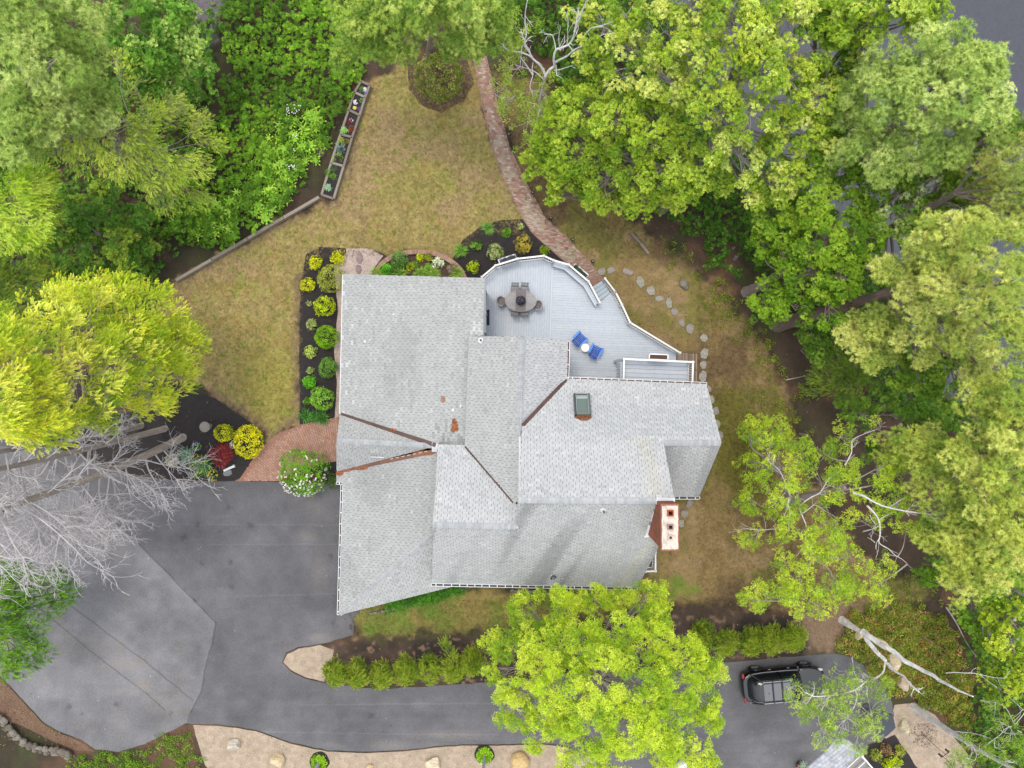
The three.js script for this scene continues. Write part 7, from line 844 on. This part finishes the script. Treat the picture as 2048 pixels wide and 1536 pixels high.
// ---------- bottom right corner ----------
{
  const t = tag(sheet('paver_patio', [[1610, 1536], [1650, 1502], [1668, 1480], [1682, 1475], [1698, 1480], [1712, 1494], [1724, 1510], [1760, 1580], [1640, 1640], [1560, 1600]], 0.03, mat(S(150, 154, 164), 1), 'pale grey paver patio with a rounded corner at the bottom right'), null, null, null, 'structure');
  R = rng(401); const b = [[1611, 1537], [1651, 1503], [1668, 1481], [1682, 1476], [1698, 1481], [1711, 1494], [1723, 1510], [1759, 1580], [1640, 1639], [1561, 1600]].map(q => { const v = P(q[0], q[1]); return [v.x, v.z]; }), o = P(1680, 1500), a = -0.68, d = [Math.cos(a), Math.sin(a)], e = [-d[1], d[0]], ms = [[206, 210, 220], [220, 224, 232], [194, 200, 212], [214, 214, 222]].map(c => mat(S(...c), .9, { map: stoneTex }));
  for (let j = -9; j < 10; j++) for (let i = -16; i < 16; i++) { const u = i * .3 + (j % 2) * .15, v = j * .22, q = (x, y) => [o.x + d[0] * x + e[0] * y, o.z + d[1] * x + e[1] * y]; const c = clip(b, [q(u + .006, v + .006), q(u + .294, v + .006), q(u + .294, v + .214), q(u + .006, v + .214)]); if (!c || areaOf(c) < .008) continue; const m = new MB(); m.prism(c, (x, z, w) => V3(x, w, z), .048 + .004 * R(), .028, new THREE.Color(1, 1, 1)); m.build('paver', pick(ms), t); }
  const s = thing('porch_steps', 'grey boarded porch steps with white edges beside the paver patio', 'steps', V3(0, 0, 0));
  for (let k = 0; k < 4; k++) { const h = .18 * (k + 1), A = P(1721 + k * 9, 1511 + k * 12, h), B = P(1694 + k * 9, 1536 + k * 12, h), C = P(1703 + k * 9, 1548 + k * 12, h), D = P(1730 + k * 9, 1523 + k * 12, h), m = new MB(); m.prism([A, B, C, D].map(q => [q.x, q.z]), (x, z, w) => V3(x, w, z), h, h - .16, S(160, 154, 150), S(240, 242, 244)); m.beam(A.clone().add(V3(0, .015, 0)), B.clone().add(V3(0, .015, 0)), .05, .03, S(246, 247, 248)); m.build('step', vmat(.8), s); }
  const r = new MB(), p0 = P(1724, 1512, 1.1), p1 = P(1765, 1560, 1.7); r.beam(p0, p1, .09, .06, S(250, 250, 250)); r.beam(p0.clone().setY(.5), p0.clone().setY(1.18), .12, .12, S(250, 250, 250)); r.box(p0.clone().setY(.55), .11, 1.1, .11, S(250, 250, 250)); r.build('handrail', vmat(.5), s);
  const cp = thing('canopy', 'dark slate grey hexagonal canopy at the edge of the paver patio', 'canopy', P(1769, 1450, 2.1).setY(0)), N = 6, cm = S(74, 80, 92); const c = new MB(); for (let i = 0; i < N; i++) { const q = k => V3(Math.cos(k / N * 6.283 + .3) * .72, 2.0, Math.sin(k / N * 6.283 + .3) * .72), k2 = k => V3(Math.cos(k / N * 6.283 + .3) * .74, 1.86, Math.sin(k / N * 6.283 + .3) * .74); c.tri(q(i), V3(0, 2.32, 0), q(i + 1), cm.clone().multiplyScalar(.92 + .16 * hash(i, 3, 2))); c.quad(k2(i), q(i), q(i + 1), k2(i + 1), cm); } c.build('cover', vmat(.8), cp); const po = mesh('pole', new THREE.CylinderGeometry(.025, .025, 2.3, 10), mat(S(70, 72, 76), .5), cp); po.position.y = 1.15; const ba = mesh('base', new THREE.CylinderGeometry(.26, .3, .1, 20), mat(S(80, 82, 84), .9), cp); ba.position.y = .05;
  const f = thing('flower_pot', 'pot of red flowers with silvery stems at the corner of the paver patio', 'potted plant', P(1599, 1528)); mesh('pot', new THREE.LatheGeometry([[.02, 0], [.22, 0], [.3, .36], [.31, .4], [.27, .4], [.26, .34]].map(q => new THREE.Vector2(q[0], q[1])), 20), mat(S(92, 78, 70), .8), f); R = rng(402);
  crownInto(f, 'leaves', 'blade', Array.from({ length: 9 }, () => ({ p: V3(rr(-.1, .1), .38, rr(-.2, .05)), n: V3(rr(-.2, .2), 1, rr(-.5, .1)), s: .8, c: jit(S(160, 184, 160, LG)) }))); crownInto(f, 'flowers', 'flower', Array.from({ length: 110 }, () => { const d = sph(.05); return { p: V3(d.x * .33, .4 + d.y * .16, .06 + d.z * .3), n: d, s: rr(.7, 1.2), c: S(...pick([[186, 30, 30], [206, 46, 40], [150, 20, 26]])) }; }), petalMat);
  const sm = [[1790, 1524, 12, LIME, 'bright lime shrub in the dark mulch right of the porch steps'], [1753, 1512, 11, OLIVE, 'olive shrub in the dark mulch nearest the porch steps'], [1772, 1500, 10, [[150, 120, 84], [120, 104, 70]], 'brownish shrub in the dark mulch below the canopy'], [1800, 1502, 9, OLIVE, 'little olive shrub on the gravel side of the dark mulch'], [1775, 1528, 8, LIME, 'small yellow green shrub at the picture edge in the dark mulch']]; for (const [x, y, q, cc, l] of sm) shrub('small_shrub', l, x, y, q, { cols: cc, fill: 1, bump: .3 });
  boulder('pinkish grey stone among the small shrubs of the dark mulch', 1792, 1540, 12, 12, [186, 176, 172], .3, .2, null);
  const bf = thing('bird_feeder', 'thin dark feeder pole with hanging feeders over the tan gravel', 'bird feeder', P(1849, 1473)), pm = mat(S(50, 46, 44), .6), pl = mesh('pole', new THREE.CylinderGeometry(.012, .014, 2.1, 8), pm, bf); pl.position.y = 1.05; const cr = new MB(); cr.beam(V3(-.2, 2.05, .14), V3(.2, 2.05, -.14), .025, .025, S(54, 48, 46)); cr.build('cross_arm', vmat(.6), bf); for (const k of [-1, 1]) { const h = mesh('feeder', new THREE.CylinderGeometry(.05, .06, .22, 12), mat(S(104, 66, 60), .6), bf); h.position.set(-.19 * k, 1.85, .13 * k); const rf = mesh('feeder_roof', new THREE.ConeGeometry(.08, .08, 12), pm, bf); rf.position.set(-.19 * k, 2.02, .13 * k); }
  const b2 = thing('bird_feeder', 'small dark and white hanging feeder on a hooked pole at the bottom edge', 'bird feeder', P(1880, 1508)), q2 = mesh('pole', new THREE.TubeGeometry(new THREE.CatmullRomCurve3([V3(0, 0, 0), V3(0, 1.2, 0), V3(0.02, 1.7, .02), V3(.14, 1.85, .1), V3(.24, 1.7, .18)]), 30, .014, 6), pm, b2), fh = mesh('feeder', new THREE.BoxGeometry(.16, .2, .12), mat(S(200, 200, 190), .6), b2); fh.position.set(.24, 1.55, .18); const fr2 = mesh('feeder_roof', new THREE.CylinderGeometry(.001, .17, .1, 4), mat(S(48, 62, 56), .6), b2); fr2.position.set(.24, 1.7, .18);
  { const m = new THREE.InstancedMesh(litterG, mat(0xffffff, 1), 180), m4 = new THREE.Matrix4(); for (let i = 0; i < 180; i++) { const a = R() * 6.28, k = Math.pow(R(), .8) * .9, c2 = P(1848, 1470); m4.makeRotationY(R() * 6.28).setPosition(c2.x + Math.cos(a) * k, .025, c2.z + Math.sin(a) * k * .8); m.setMatrixAt(i, m4); m.setColorAt(i, S(...pick([[120, 100, 88], [140, 112, 92], [96, 82, 74]]))); } m.name = 'seed_husks'; scene.add(tag(m, 'dark scatter of seed husks on the gravel below the feeder pole', 'seed husks', null, 'stuff')); }
  for (const [x, y, l] of [[639, 1522, 'left grey post rising from a leafy ring of black mulch at the bottom edge'], [969, 1508, 'right grey post rising from a leafy ring of black mulch at the bottom edge']]) {
    tag(sheet('mulch_bed', rough(Array.from({ length: 20 }, (_, i) => [x + Math.cos(i / 20 * 6.283) * 20, y + Math.sin(i / 20 * 6.283) * 20]), 3, 5), .02, mulchM, 'small ring of black mulch round a grey post'), null, null, null, 'structure');
    const g = thing('lamp_post', l, 'post', P(x, y), 'grey posts in the bottom gravel bed'); const p = mesh('post', new RoundedBoxGeometry(.15, 2.0, .15, 1, .015), mat(S(196, 202, 210), .6), g); p.position.y = 1.0; const h = mesh('lantern', new THREE.CylinderGeometry(.1, .08, .28, 8), mat(S(80, 84, 88), .4), g); h.position.y = 2.14; const ca = mesh('cap', new THREE.ConeGeometry(.14, .12, 8), mat(S(60, 62, 64), .4), g); ca.position.y = 2.34;
    R = rng(x); const it = []; for (let i = 0; i < 150; i++) { const a = R() * 6.283, k = .14 + .26 * R(); it.push({ p: V3(Math.cos(a) * k, .1 + .2 * R(), Math.sin(a) * k), n: V3(Math.cos(a) * .5, 1, Math.sin(a) * .5), s: rr(.8, 1.2), c: jit(S(...pick([[150, 196, 40], [170, 208, 60], [110, 160, 34]]), LG)) }); } const pt = thing('post_plant', 'lime green leafy ring at the foot of the ' + l.split(' ')[0] + ' grey post', 'plant', P(x, y), 'plants round the grey posts'); crownInto(pt, 'leaves', 'box', it);
  }
  // white stoop rail by the chimney
  const w = thing('stoop_rail', 'small white porch rail peeping out from the southeast roof edge', 'railing', V3(0, 0, 0)); railing(w, [P(1311, 1104, 2.2), P(1311, 1142, 2.2), P(1290, 1143, 2.2)], .16, .9);
  const st = mesh('tree_stump', new THREE.CylinderGeometry(.3, .36, .2, 18), mat(S(96, 80, 70), 1, { map: barkTex }), scene); st.position.copy(P(642, 306)).setY(.1); tag(st, 'old grey stump between the ferns and the timber beds', 'stump');
  const wp = mesh('wood_post', new THREE.CylinderGeometry(.07, .09, 1.0, 10), mat(S(176, 160, 146), .9, { map: barkTex }), scene); wp.position.copy(P(1600, 868)).setY(.5); tag(wp, 'short pale dead stem standing at the upper edge of the yellow oak', 'dead stem');
}
{ // broken boulders (riprap) on the bank and fallen branches
  R = rng(601); const g = stoneGeo(77, 1, .7, .8), ms = [[120, 108, 104], [146, 134, 130], [98, 90, 88], [164, 150, 146]].map(c => mat(S(...c), .95, { map: stoneTex })), reg = [[[1700, 770], [1800, 760], [1890, 850], [1870, 880], [1720, 810]], [[1440, 490], [1500, 470], [1520, 520], [1460, 540]], [[1560, 410], [1640, 470], [1600, 490]]]; let n = 0;
  for (const poly of reg) for (let i = 0; i < 400 && n < 190; i++) { const x = rr(1430, 1900), y = rr(400, 890); if (!inside(poly, x, y)) continue; const m = mesh('bank_stone', g, pick(ms), scene), c = gP(x, y); m.position.copy(c); m.scale.setScalar(rr(.1, .26)); m.rotation.set(rr(-.4, .4), R() * 6, rr(-.4, .4)); tag(m, 'grey angular stone among the riprap on the river bank', 'stone', 'riprap stones on the river bank'); n++; }
  const stick = (l, pts, r, c) => { const b = new MB(); limb(b, pts.map(q => { const p = gP(q[0], q[1]); p.y += q[2]; return p; }), r, r * .4, 6, S(...c), 4); tag(b.build('fallen_branch', barkM, scene), l, 'branch'); };
  stick('pale fallen branch on the bare bank above the yellow oak', [[1570, 760, .1], [1590, 756, .15], [1608, 752, .1]], .04, [190, 176, 164]); stick('long grey fallen branch over the ground cover right of the birch', [[1888, 1212, .2], [1905, 1240, .3], [1930, 1285, .2], [1948, 1310, .2]], .05, [188, 178, 174]); stick('reddish dead stick in the ground cover beside the birch', [[1838, 1268, .25], [1860, 1282, .35], [1885, 1300, .3]], .03, [150, 116, 108]); stick('broken branch on the bank left of the hemlock', [[1600, 700, .1], [1618, 722, .2], [1624, 735, .2]], .03, [150, 130, 120]);
  stick('pale twig fallen across the upper stepping stones of the path', [[972, 142, .1], [985, 160, .25], [1005, 182, .3]], .02, [196, 180, 172]);
}
// ---------- undergrowth, ground cover and grass ----------
function cover(name, label, polys, o) { // many plants nobody could count, with gaps
  R = rng(o.seed); const it = [];
  for (const poly of polys) { const xs = poly.map(q => q[0]), ys = poly.map(q => q[1]), x0 = Math.min(...xs), x1 = Math.max(...xs), y0 = Math.min(...ys), y1 = Math.max(...ys), n = Math.round((x1 - x0) * (y1 - y0) / 1143 * o.per);
    for (let i = 0; i < n; i++) { const x = rr(x0, x1), y = rr(y0, y1); const d = polyDist(poly, x, y) + (fbm(x / 20, y / 20, 2, o.seed) - .5) * 50; if (d < 0) continue; const g = fbm(x / o.patch, y / o.patch, 3, o.seed + 5), g2 = fbm(x / 12, y / 12, 2, o.seed + 8); if (g2 < o.gap) continue; const p = P(x, y); const gy = gh(p.x, p.z); if (gy < WATER + .15) continue; const h = o.h * (.25 + 1.1 * smooth(.35, .75, g2)) * (.4 + .6 * R()); p.y = gy + h; it.push({ p, n: V3(rr(-.45, .45), 1, rr(-.45, .45)), s: o.size * rr(.7, 1.25), c: jit(S(...(o.col ? o.col(x, y, g) : pick(o.cols)), LG), .15) }); } }
  const t = new THREE.Group(); t.name = numbered(name); scene.add(t); tag(t, label, 'plants', null, 'stuff'); crownInto(t, 'leaves', o.kind, it); nSprays += it.length;
}
const SLOPE = [[440, -30], [700, -30], [730, 120], [700, 220], [650, 290], [610, 350], [560, 420], [480, 480], [410, 500], [330, 470], [300, 410], [350, 330], [430, 250], [470, 150], [450, 60]];
cover('undergrowth', 'dense knee high green undergrowth on the wooded slope left of the lawn', [SLOPE], { seed: 701, kind: 'star', per: 76, patch: 60, gap: .29, h: 1.1, size: .6, col: (x, y, g) => g > .56 ? pick([[118, 160, 44], [134, 176, 50], [100, 146, 40]]) : g < .42 ? pick([[80, 118, 36], [92, 130, 40]]) : pick([[100, 144, 40], [114, 158, 46], [88, 128, 38]]) });
cover('fern_bank', 'bright green fern patch above the timber retaining wall', [[[540, 280], [600, 230], [650, 250], [640, 310], [600, 360], [550, 430], [490, 440], [440, 480], [400, 470], [390, 430], [470, 390], [520, 340]], [[620, 230], [645, 225], [640, 260], [620, 260]], [[640, 275], [670, 280], [660, 300], [640, 300]]], { seed: 702, kind: 'fern', per: 30, patch: 40, gap: .3, h: .7, size: .95, cols: [[154, 196, 66], [170, 208, 76], [130, 174, 56], [142, 184, 64]] });
cover('undergrowth', 'dark undergrowth beneath the conifers on the left', [[[-60, 300], [140, 330], [330, 340], [420, 430], [330, 540], [290, 600], [150, 600], [-60, 660]], [[200, 60], [440, 40], [430, 260], [330, 330], [200, 340], [-60, 320], [-60, 0]]], { seed: 703, kind: 'star', per: 40, patch: 60, gap: .4, h: 1.0, size: .75, cols: [[78, 114, 40], [92, 130, 44], [68, 100, 36], [108, 144, 50]] });
cover('undergrowth', 'dark green brush covering the river bank on the right', [[[990, -40], [1010, 60], [1100, 130], [1150, 250], [1330, 400], [1400, 420], [1500, 540], [1560, 600], [1640, 700], [1730, 780], [1780, 840], [2100, 950], [2100, 600], [1800, 300], [1500, -30]], [[1330, 430], [1420, 470], [1480, 560], [1420, 540], [1370, 480]], [[1840, 1060], [1960, 1180], [2080, 1300], [2080, 1000]], [[1900, 1200], [2080, 1260], [2080, 1560], [1990, 1560], [1930, 1480], [1950, 1380]]], { seed: 704, kind: 'star', per: 70, patch: 60, gap: .34, h: 1.8, size: .58, cols: [[66, 104, 34], [80, 122, 38], [56, 90, 30], [100, 140, 44]] });
cover('ground_cover', 'low olive and rust ground cover round the leaning birch', [[[1688, 1235], [1740, 1210], [1830, 1206], [1890, 1225], [1920, 1300], [1950, 1380], [1935, 1470], [1880, 1440], [1820, 1400], [1790, 1400], [1760, 1350], [1700, 1308], [1672, 1300]]], { seed: 705, kind: 'box', per: 110, patch: 30, gap: .2, h: .22, size: 1.2, col: (x, y, g) => R() < .16 ? pick([[170, 120, 76], [150, 104, 66], [196, 156, 110]]) : pick([[110, 126, 44], [130, 142, 52], [92, 110, 38], [146, 156, 60]]) });
cover('ground_cover', 'patch of green weeds at the bottom edge beside the gravel bed', [[[330, 1470], [380, 1455], [395, 1500], [430, 1560], [300, 1560], [250, 1530]], [[150, 1500], [300, 1505], [290, 1560], [120, 1560]]], { seed: 706, kind: 'box', per: 60, patch: 24, gap: .4, h: .2, size: 1.1, cols: [[104, 140, 40], [86, 122, 34], [126, 150, 50]] });
cover('ground_cover', 'thin weeds along the worn right side of the east lawn', [[[1340, 450], [1460, 570], [1560, 700], [1640, 850], [1600, 900], [1500, 720], [1400, 590], [1320, 500]], [[1700, 1180], [1860, 1130], [1900, 1190], [1760, 1210]], [[1490, 760], [1560, 800], [1600, 900], [1520, 900]]], { seed: 707, kind: 'box', per: 22, patch: 40, gap: .48, h: .15, size: 1.1, cols: [[120, 134, 46], [100, 120, 40], [140, 146, 60]] });
{ const it = []; R = rng(708); for (const [x, y, n, w] of [[587, 219, 22, 14], [590, 270, 6, 6], [585, 300, 6, 6], [582, 334, 12, 8]]) for (let i = 0; i < n; i++) it.push({ p: P(x + rr(-w, w), y + rr(-w, w) * .7, 1.4), n: V3(rr(-.4, .4), 1, rr(-.4, .4)), s: .7, c: S(250, 250, 246) }); const t = thing('white_flowers', 'white blossoms standing above the undergrowth of the left slope', 'flowers', V3(0, 0, 0)); crownInto(t, 'flowers', 'flower', it, petalMat); }
{ // lawn: short tufts coloured like the ground they stand on
  R = rng(709); const it = [], o = [0, 0, 0];
  for (let i = 0; i < 90000; i++) { const x = rr(300, 1900), y = rr(110, 1290); if (!(inside(LAWN_N, x, y) || inside(LAWN_E, x, y) || inside(GREENLAWN, x, y))) continue; if (x > 672 && x < 1395 && y > 520 && y < 1200) continue; groundColor(x, y, o, false); const k = rr(.9, 1.12); it.push({ p: P(x, y), n: V3(rr(-.2, .2), 1, rr(-.2, .2)), s: rr(.8, 1.4), c: S(o[0] * k, o[1] * k, o[2] * k * .95, GAIN * .95) }); }
  const t = new THREE.Group(); t.name = 'grass'; scene.add(t); tag(t, 'short dry grass of the lawns', null, null, 'stuff'); crownInto(t, 'grass_tufts', 'grass', it, mat(0xffffff, .9, { vertexColors: true }));
}
{ // a few fallen leaves and specks
  R = rng(720); const n = 2600, im = new THREE.InstancedMesh(litterG, mat(0xffffff, 1), n), m4 = new THREE.Matrix4(), e = new THREE.Euler(); let k = 0, tries = 0;
  while (k < n) { const x = rr(0, 2000), y = rr(110, 1500); if (x > 670 && x < 1445 && y > 505 && y < 1235) continue; const d = polyDist(DRIVE, x, y); if (k < 900 && !(x < 200 && y > 1350 && d < 0)) { if (tries++ < 60000) continue; } if (d > 0 && R() < 1 - .5 * smooth(40, 4, d) - .03) continue; const p = P(x, y), g = gh(p.x, p.z); if (g < -1) { continue; } m4.makeRotationFromEuler(e.set(rr(-.4, .4), R() * 6.28, rr(-.4, .4))).scale(V3(1, 1, 1).multiplyScalar(rr(.5, 1.1))).setPosition(p.x, g + .035, p.z); im.setMatrixAt(k, m4); im.setColorAt(k, S(...pick([[150, 112, 78], [120, 90, 64], [176, 150, 110], [96, 78, 56], [160, 150, 80]]))); k++; }
  im.name = 'fallen_leaves'; scene.add(tag(im, 'scattered fallen leaves and bits of bark on the ground', 'leaves', null, 'stuff'));
}
console.log('sprays', nSprays);
renderer.shadowMap.type = THREE.PCFSoftShadowMap;
renderer.render(scene, camera);
